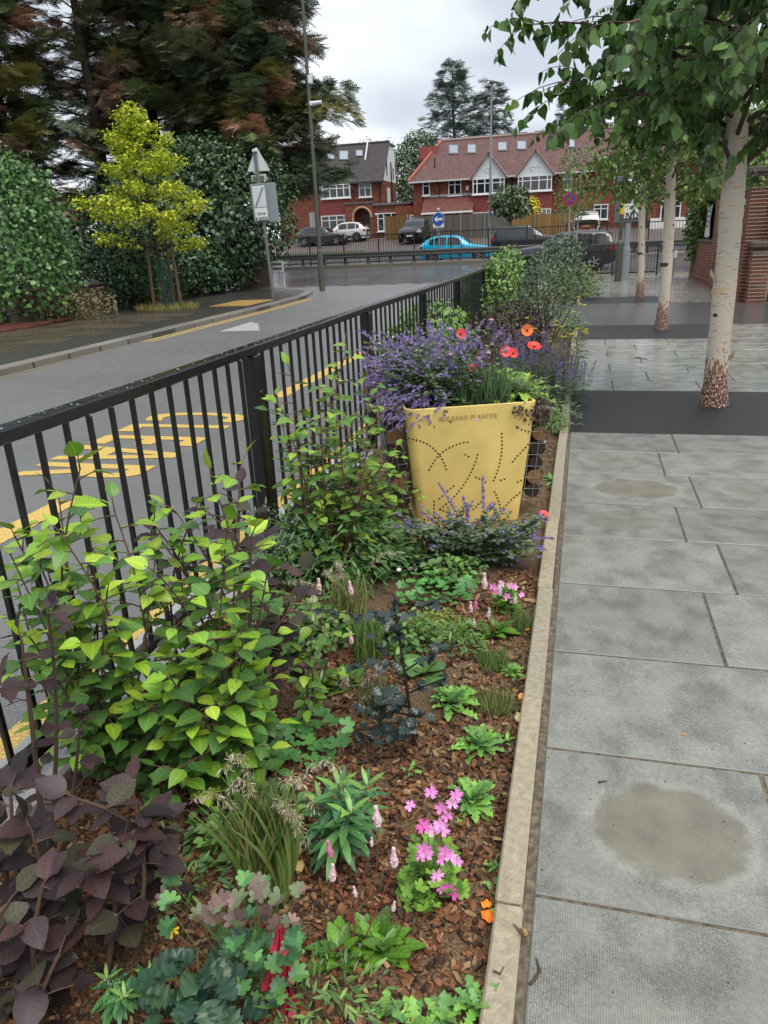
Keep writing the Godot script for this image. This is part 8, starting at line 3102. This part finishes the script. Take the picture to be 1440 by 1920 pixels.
		trunk_twigs(o, 8, e[7])
	# broad leaves
	var dk := tints([Color(0.09, 0.20, 0.06), Color(0.12, 0.26, 0.065), Color(0.075, 0.16, 0.05)], 0.42, 0.4, vein_texture(7))
	var broad := leaf_mesh("broad", [0.03, 0.2, 0.32, 0.37, 0.36, 0.30, 0.18, 0.0], 0.25, 0.35)
	for e in [["foxglove_rosette", "rosette of broad soft green leaves in front of the yellow planter", 795, 1065, 16, 0.2], ["foxglove_rosette", "broad pale green leaves just behind the dark holly stem", 790, 1265, 15, 0.14], ["foxglove_rosette", "big soft leaves at the planter's front left corner", 740, 1010, 8, 0.16], ["teasel_rosette", "upright strap-leaved rosette beside the log basket", 1038, 895, 16, 0.13], ["verbascum_rosette", "light green upright leaves amid the catmint before the planter", 930, 1030, 18, 0.17]]:
		o = plant(e[0], e[1], "plant", e[2], e[3])
		rosette(o, broad if e[0] == "foxglove_rosette" else leaf_mesh("euph", [0.02, 0.07, 0.10, 0.115, 0.11, 0.085, 0.04, 0.0], 0.2, 0.28), dk if e[0] == "foxglove_rosette" else ps, e[4], 0.06, e[5], 1.0 if e[0] == "foxglove_rosette" else 1.6, 0.1, 1.0)
	# low moss-like thyme
	o = plant("thyme_mat", "low yellow-green mat of tiny leaves right of the dark holly", "plant", 810, 1180)
	leaf_mass(o, leaf_mesh("nar", NARROW), [Color(0.19, 0.28, 0.04), Color(0.14, 0.22, 0.04)], 900, 0.022, Vector3(0, 0.03, 0), Vector3(0.15, 0.06, 0.12), 0.6, 0.2)
	trunk_twigs(o, 4, 0.05)
	# catmint in front of the planter
	rng.seed = 780
	o = plant("catmint", "catmint with violet spikes growing in front of the yellow planter", "plant", 880, 1050)
	var stems := []
	for q in [[905, 890], [868, 930], [840, 950], [822, 905], [880, 945], [790, 960], [930, 960], [850, 975], [925, 940], [812, 960]]:
		stems.append([Vector3(R(-0.08, 0.08), 0, R(-0.06, 0.06)), D(q[0], q[1], o.position) - o.position, 0.02])
	for q in [[1040, 1010], [1020, 1030], [995, 1085], [960, 1050], [985, 1060], [930, 1000], [1005, 1005], [890, 1010], [830, 1000]]:
		stems.append([Vector3(R(0, 0.1), 0, R(0, 0.06)), D(q[0], q[1], o.position + Vector3(0, 0, 0.12)) - o.position, 0.05])
	for i in 120:
		stems.append([Vector3(R(-0.24, 0.24), 0, R(-0.12, 0.12)), Vector3(R(-0.4, 0.38), R(0.06, 0.3), R(-0.1, 0.28)), 0.02])
	catmint(o, stems.slice(0, 19), 0.026, 0.42, 1.6)
	catmint(o, stems.slice(19), 0.03, 0.06, 1.3)
	far_bed()

func far_bed():
	rng.seed = 790
	# the part of the bed behind the planter
	var ov := leaf_mesh("ov", OVATE)
	var nar := leaf_mesh("nar", NARROW)
	var o := plant("privet_shrub", "open grey-green shrub with a vase of thin stems behind the planter", "shrub", 1022, 668)
	for i in 14:
		var b := MB.new()
		limb(b, Vector3(R(-0.04, 0.04), -0.03, R(-0.04, 0.04)), Vector3(R(-0.5, 0.5), 1.2, R(-0.5, 0.5)).normalized(), R(0.9, 1.5), 0.012, 0.004, Vector3(R(-0.1, 0.1), 0, R(-0.1, 0.1)), 5, 5)
		part(o, "stem", b.done(), mat(0.11, 0.085, 0.06, 0.8))
	bush(o, [[Vector3(0.1, 1.05, 0), Vector3(0.42, 0.45, 0.42)], [Vector3(-0.12, 0.8, 0.1), Vector3(0.34, 0.34, 0.34)], [Vector3(0.2, 1.35, 0), Vector3(0.28, 0.26, 0.28)]], 3000, 0.042, ov, [Color(0.11, 0.16, 0.095), Color(0.085, 0.13, 0.075), Color(0.13, 0.19, 0.11)], 0.5, 0.35)
	o = plant("purple_shrub", "dark purple-leaved low shrub behind the planter's poppies", "shrub", 930, 690)
	trunk_twigs(o, 7, 0.4)
	bush(o, [[Vector3(0, 0.35, 0), Vector3(0.55, 0.38, 0.5)], [Vector3(0.3, 0.4, -0.5), Vector3(0.5, 0.4, 0.5)]], 2200, 0.045, ov, [Color(0.07, 0.035, 0.04), Color(0.10, 0.05, 0.05), Color(0.05, 0.05, 0.03)], 0.5, 0.3)
	o = plant("rose_bush", "tall green rose with light leaves against the rail behind the planter", "shrub", 925, 640)
	trunk_twigs(o, 8, 0.9)
	bush(o, [[Vector3(0.1, 0.75, 0), Vector3(0.45, 0.55, 0.45)], [Vector3(0.25, 1.1, -0.2), Vector3(0.3, 0.35, 0.3)], [Vector3(-0.35, 0.6, 0.3), Vector3(0.35, 0.4, 0.35)]], 2300, 0.055, ov, [Color(0.13, 0.25, 0.05), Color(0.09, 0.18, 0.045), Color(0.2, 0.33, 0.07)], 0.45, 0.4)
	o = plant("rose_bush", "leafy rose shoots poking above the rail behind the catmint", "shrub", 800, 745)
	trunk_twigs(o, 6, 0.7)
	bush(o, [[Vector3(0.1, 0.7, 0), Vector3(0.4, 0.35, 0.4)], [Vector3(-0.2, 0.5, 0.2), Vector3(0.35, 0.35, 0.3)]], 1500, 0.06, ov, [Color(0.13, 0.25, 0.05), Color(0.09, 0.18, 0.045), Color(0.2, 0.33, 0.07)], 0.45, 0.4)
	for e in [["yarrow", "yellow flat-headed yarrow beside the grey-green shrub and edging", 1048, 700, 9.0, Color(0.75, 0.55, 0.02)], ["yarrow", "pale yellow yarrow at the far end of the first bed", 1062, 640, 8.0, Color(0.7, 0.6, 0.1)], ["yarrow", "bright yellow daisies at the end of the bed beyond the crossing", 1098, 548, 8.0, Color(0.78, 0.55, 0.02)]]:
		o = plant(e[0], e[1], "flower", e[2], e[3])
		leaf_mass(o, nar, [Color(0.12, 0.19, 0.05), Color(0.16, 0.23, 0.07), Color(0.10, 0.14, 0.06)], 700, 0.06, Vector3(0, 0.22, 0), Vector3(0.32, 0.32, 0.4), 0.6, 0.1)
		for i in 14:
			var p := Vector3(R(-0.35, 0.3), R(0.4, 0.72), R(-0.45, 0.45))
			stem(o, Vector3(p.x * 0.4, 0, p.z * 0.4), p, 0.002, mat(0.16, 0.2, 0.08, 0.7), 0.01)
			var b := MB.new()
			b.lathe(at(p), [Vector2(0.003, -0.012), Vector2(0.028, -0.002), Vector2(0.027, 0.004), Vector2(0.001, 0.009)], 9)
			part(o, "flower", b.done(), mat(e[5].r, e[5].g, e[5].b, 0.7))
	o = plant("lavender", "grey lavender clump with dull violet spikes along the edging", "plant", 1052, 745)
	var stems := []
	for i in 70:
		var a := Vector3(R(-0.18, 0.16), 0, R(-0.5, 0.5))
		stems.append([a, a + Vector3(R(-0.14, 0.14), R(0.25, 0.5), R(-0.12, 0.12)), 0.01])
	catmint(o, stems, 0.03, 0.25)
	o = plant("catmint", "violet catmint patch beyond the planter near the purple shrub", "plant", 985, 745)
	stems = []
	for i in 60:
		var a := Vector3(R(-0.25, 0.2), 0, R(-0.4, 0.4))
		stems.append([a, a + Vector3(R(-0.2, 0.2), R(0.4, 0.72), R(-0.2, 0.2)), 0.02])
	catmint(o, stems, 0.03, 0.32)
	o = plant("mixed_perennials", "green perennials filling the bed between planter and rail", "plant", 800, 820)
	trunk_twigs(o, 8, 0.4)
	leaf_mass(o, ov, [Color(0.08, 0.15, 0.045), Color(0.11, 0.2, 0.05), Color(0.06, 0.11, 0.04)], 1600, 0.05, Vector3(0, 0.25, 0), Vector3(0.4, 0.34, 0.8), 0.5, 0.4)
	for e in [["low green perennials directly behind the planter's right corner", 1010, 790], ["low grey-green perennials between the lavender and the rose", 960, 720]]:
		o = plant("mixed_perennials", e[0], "plant", e[1], e[2])
		trunk_twigs(o, 6, 0.2)
		leaf_mass(o, nar, [Color(0.10, 0.17, 0.06), Color(0.13, 0.2, 0.08), Color(0.07, 0.12, 0.05)], 900, 0.055, Vector3(0, 0.1, 0), Vector3(0.34, 0.18, 0.6), 0.5, 0.3)
	o = plant("mixed_perennials", "green perennials beside the tarmac crossing at the first bed's end", "plant", 960, 605)
	trunk_twigs(o, 8, 0.5)
	leaf_mass(o, ov, [Color(0.08, 0.15, 0.045), Color(0.13, 0.22, 0.05), Color(0.06, 0.11, 0.04)], 1500, 0.06, Vector3(0, 0.3, 0), Vector3(0.5, 0.45, 1.1), 0.5, 0.4)
	o = plant("mixed_perennials", "yellow-green perennials in the bed beyond the tarmac crossing", "plant", 1070, 555)
	trunk_twigs(o, 8, 0.5)
	leaf_mass(o, ov, [Color(0.12, 0.2, 0.045), Color(0.2, 0.28, 0.05), Color(0.09, 0.14, 0.04)], 1500, 0.08, Vector3(0, 0.3, 0), Vector3(0.7, 0.5, 2.0), 0.5, 0.4)
	o = plant("olive_shrub", "rounded grey-green shrub in the bed beyond the crossing before the junction", "shrub", 1046, 545)
	trunk_twigs(o, 8, 0.9)
	bush(o, [[Vector3(0, 0.5, 0), Vector3(0.55, 0.5, 0.6)], [Vector3(0.35, 0.4, 0), Vector3(0.4, 0.4, 0.5)]], 1900, 0.06, ov, [Color(0.10, 0.15, 0.085), Color(0.08, 0.12, 0.06), Color(0.13, 0.2, 0.09)], 0.5, 0.35)
	o = plant("olive_shrub", "low bushy green plant between the planter and footway edging", "plant", 1040, 800)
	trunk_twigs(o, 5, 0.15)
	leaf_mass(o, nar, [Color(0.11, 0.19, 0.04), Color(0.16, 0.26, 0.05)], 420, 0.06, Vector3(-0.05, 0.06, 0), Vector3(0.13, 0.1, 0.25), 0.5, 0.3)

# ================================================================ small things
func build_details():
	rng.seed = 801
	# white daisies near the log basket
	for e in [[1013, 832, "lower white daisy of a pair beside the footway-side log basket"], [1022, 828, "upper white daisy of a pair beside the footway-side log basket"], [985, 855, "white daisy against the wire of the footway-side log basket"], [860, 742, "white daisy at the rim of the yellow planter"], [748, 1068, "lone white daisy beside the broad soft leaves before the planter"]]:
		var p := G(e[0], e[1], 0.25)
		var foot := Vector3(p.x + R(-0.03, 0.03), -0.03, p.z - 0.03)
		var o := thing("daisy", e[2], "flower", at(foot), "white daisies round the planter")
		stem(o, Vector3.ZERO, p - foot, 0.0012, mat(0.14, 0.2, 0.06, 0.6), 0.01)
		part(o, "flower", petal_flower("daisy", 11, 0.05, 0.075), mat(0.75, 0.74, 0.74, 0.6), Transform3D(towards(Vector3(0, -0.6, 1), Vector3(0, 0.7, 1)).scaled_local(Vector3.ONE * 0.02), p - foot))
		var b := MB.new()
		b.lathe(Transform3D(towards(Vector3(0, -0.6, 1), Vector3(0, 0.7, 1)), p - foot), [Vector2(0.003, 0.001), Vector2(0.002, 0.003), Vector2(0.0002, 0.0035)], 7)
		part(o, "centre", b.done(), mat(0.6, 0.42, 0.03, 0.7))
	# fallen petals
	for e in [["crumpled orange poppy petal lying on the bark by the edging", 915, 1712, 0.04, Color(0.82, 0.2, 0.01)], ["second orange petal curled against the first on the bark", 912, 1690, 0.03, Color(0.85, 0.25, 0.02)], ["faded apricot petal beside the spreading grassy tuft", 978, 1300, 0.035, Color(0.75, 0.33, 0.1)], ["orange petal on soil beside the small pelargonium", 988, 1176, 0.022, Color(0.82, 0.3, 0.02)], ["orange petal on soil below the catmint", 1022, 1034, 0.018, Color(0.8, 0.25, 0.02)], ["tiny red petal on the third flagstone row", 1283, 1378, 0.012, Color(0.75, 0.12, 0.03)], ["tiny pink petal on the flags level with the planter", 1237, 934, 0.012, Color(0.7, 0.1, 0.2)], ["crimson leaf under the leafy spike clump", 725, 1790, 0.04, Color(0.42, 0.03, 0.03)], ["cream fallen leaf among the deep green geranium", 585, 1412, 0.03, Color(0.6, 0.62, 0.3)], ["pale yellow dead leaf under the grass plumes", 555, 1605, 0.045, Color(0.55, 0.4, 0.16)], ["buff dead leaf beside the grass clump's base", 562, 1640, 0.04, Color(0.45, 0.32, 0.13)], ["pale crumpled leaf by the straw-tipped tuft", 975, 1340, 0.05, Color(0.6, 0.48, 0.25)]]:
		var flags: bool = e[1] > 1060
		var p := G(e[1], e[2], 0.0 if flags else -0.02)
		p.y = 0.002 if flags else bed_height(p.dot(along), p.dot(across)) + 0.016
		var o := thing("fallen_petal", e[0], "petal", Transform3D(Basis(Vector3.UP, R(0, TAU)), p))
		var b := MB.new()
		var pts := []
		for j in 6:
			for i in 6:
				var u := i / 5.0 - 0.5
				var w := j / 5.0 - 0.5
				var r := 1.0 - 0.35 * (u * u + w * w) * 2.0
				pts.append(Vector3(u * r, (0.25 * sin(u * 5.0 + 1.0) * cos(w * 4.0) + 0.3 * u * u + 0.1) * (0.3 if flags else 1.0), -w * r) * e[3])
		b.grid(pts, 6)
		part(o, "petal", b.done(), tints([e[4]], 0.6, 0.4)[1])
	# twigs and a snail on the flags and edging
	for e in [["curved dark twig lying on the flag by the edging", [[993, 1848], [1003, 1838], [1012, 1822], [1006, 1800]], 0.004], ["thin bent twig poking from the bark onto the edging", [[925, 1832], [938, 1838], [945, 1824]], 0.0025], ["short brown twig on the silt-stained flag", [[1122, 1468], [1138, 1466]], 0.0035], ["small fallen twig on the flags beyond the black tree pit", [[1190, 671], [1215, 674]], 0.006]]:
		var pts := []
		var rad := []
		for q in e[1]:
			var p := G(q[0], q[1], 0.0)
			pts.append(p + Vector3(0, e[2] + (0.018 if q[0] < 985 else 0.0), 0))
			rad.append(e[2])
		rad[-1] *= 0.4
		var c: Vector3 = pts[0]
		for i in pts.size():
			pts[i] -= c
		var o := thing("twig", e[0], "twig", at(c))
		var b := MB.new()
		b.tube(pts, rad, 6)
		part(o, "stick", b.done(), mat(0.07, 0.045, 0.035, 0.8))
	var sn := G(978, 1752, 0.012)
	var o2 := thing("snail", "brown snail crawling along the concrete edging beside the flags", "snail", Transform3D(Basis(Vector3.UP, 0.5), sn))
	var bb := MB.new()
	bb.tube([Vector3(0.0, 0.003, -0.030), Vector3(0.0, 0.004, -0.012), Vector3(0.001, 0.005, 0.006), Vector3(0.002, 0.003, 0.02)], [0.002, 0.0042, 0.005, 0.001], 8)
	part(o2, "body", bb.done(), mat(0.16, 0.11, 0.07, 0.4))
	bb = MB.new()
	var sp := []
	var sr := []
	for i in 30:
		var k := i / 29.0
		var a := k * TAU * 2.4
		sp.append(Vector3(0.001 + 0.004 * k, 0.013 + sin(a) * 0.0075 * (1.0 - k), 0.006 + cos(a) * 0.0075 * (1.0 - k)))
		sr.append(0.0062 * (1.0 - 0.75 * k))
	bb.tube(sp, sr, 8)
	part(o2, "shell", bb.done(), mat(0.30, 0.19, 0.09, 0.35))
	# specks of grit and plant litter on the flags
	var xs := []
	var cs := []
	for i in 700:
		var s := 0.9 + 11.0 * pow(R(0, 1), 1.6)
		var t := -0.04 + 2.4 * pow(R(0, 1), 1.5)
		if s > 6.2 and s < 8.2:
			continue
		xs.append(Transform3D(Basis(Vector3.UP, R(0, TAU)).scaled_local(Vector3(R(0.5, 1.4), 0.5, R(0.5, 2.2)) * R(0.0015, 0.004)), W(s, t, 0.001)))
		cs.append(pick_colour([Color(0.04, 0.03, 0.025), Color(0.10, 0.07, 0.05), Color(0.03, 0.03, 0.03), Color(0.45, 0.4, 0.3)]))
	var gr := many(self, "litter_specks", chip_mesh(5), leaf_mat(0.8, 0.0), xs, cs)
	gr.name = "litter_specks"
	gr.set_meta("label", "dark specks of grit and plant litter scattered on the flagstones")
	gr.set_meta("category", "litter")
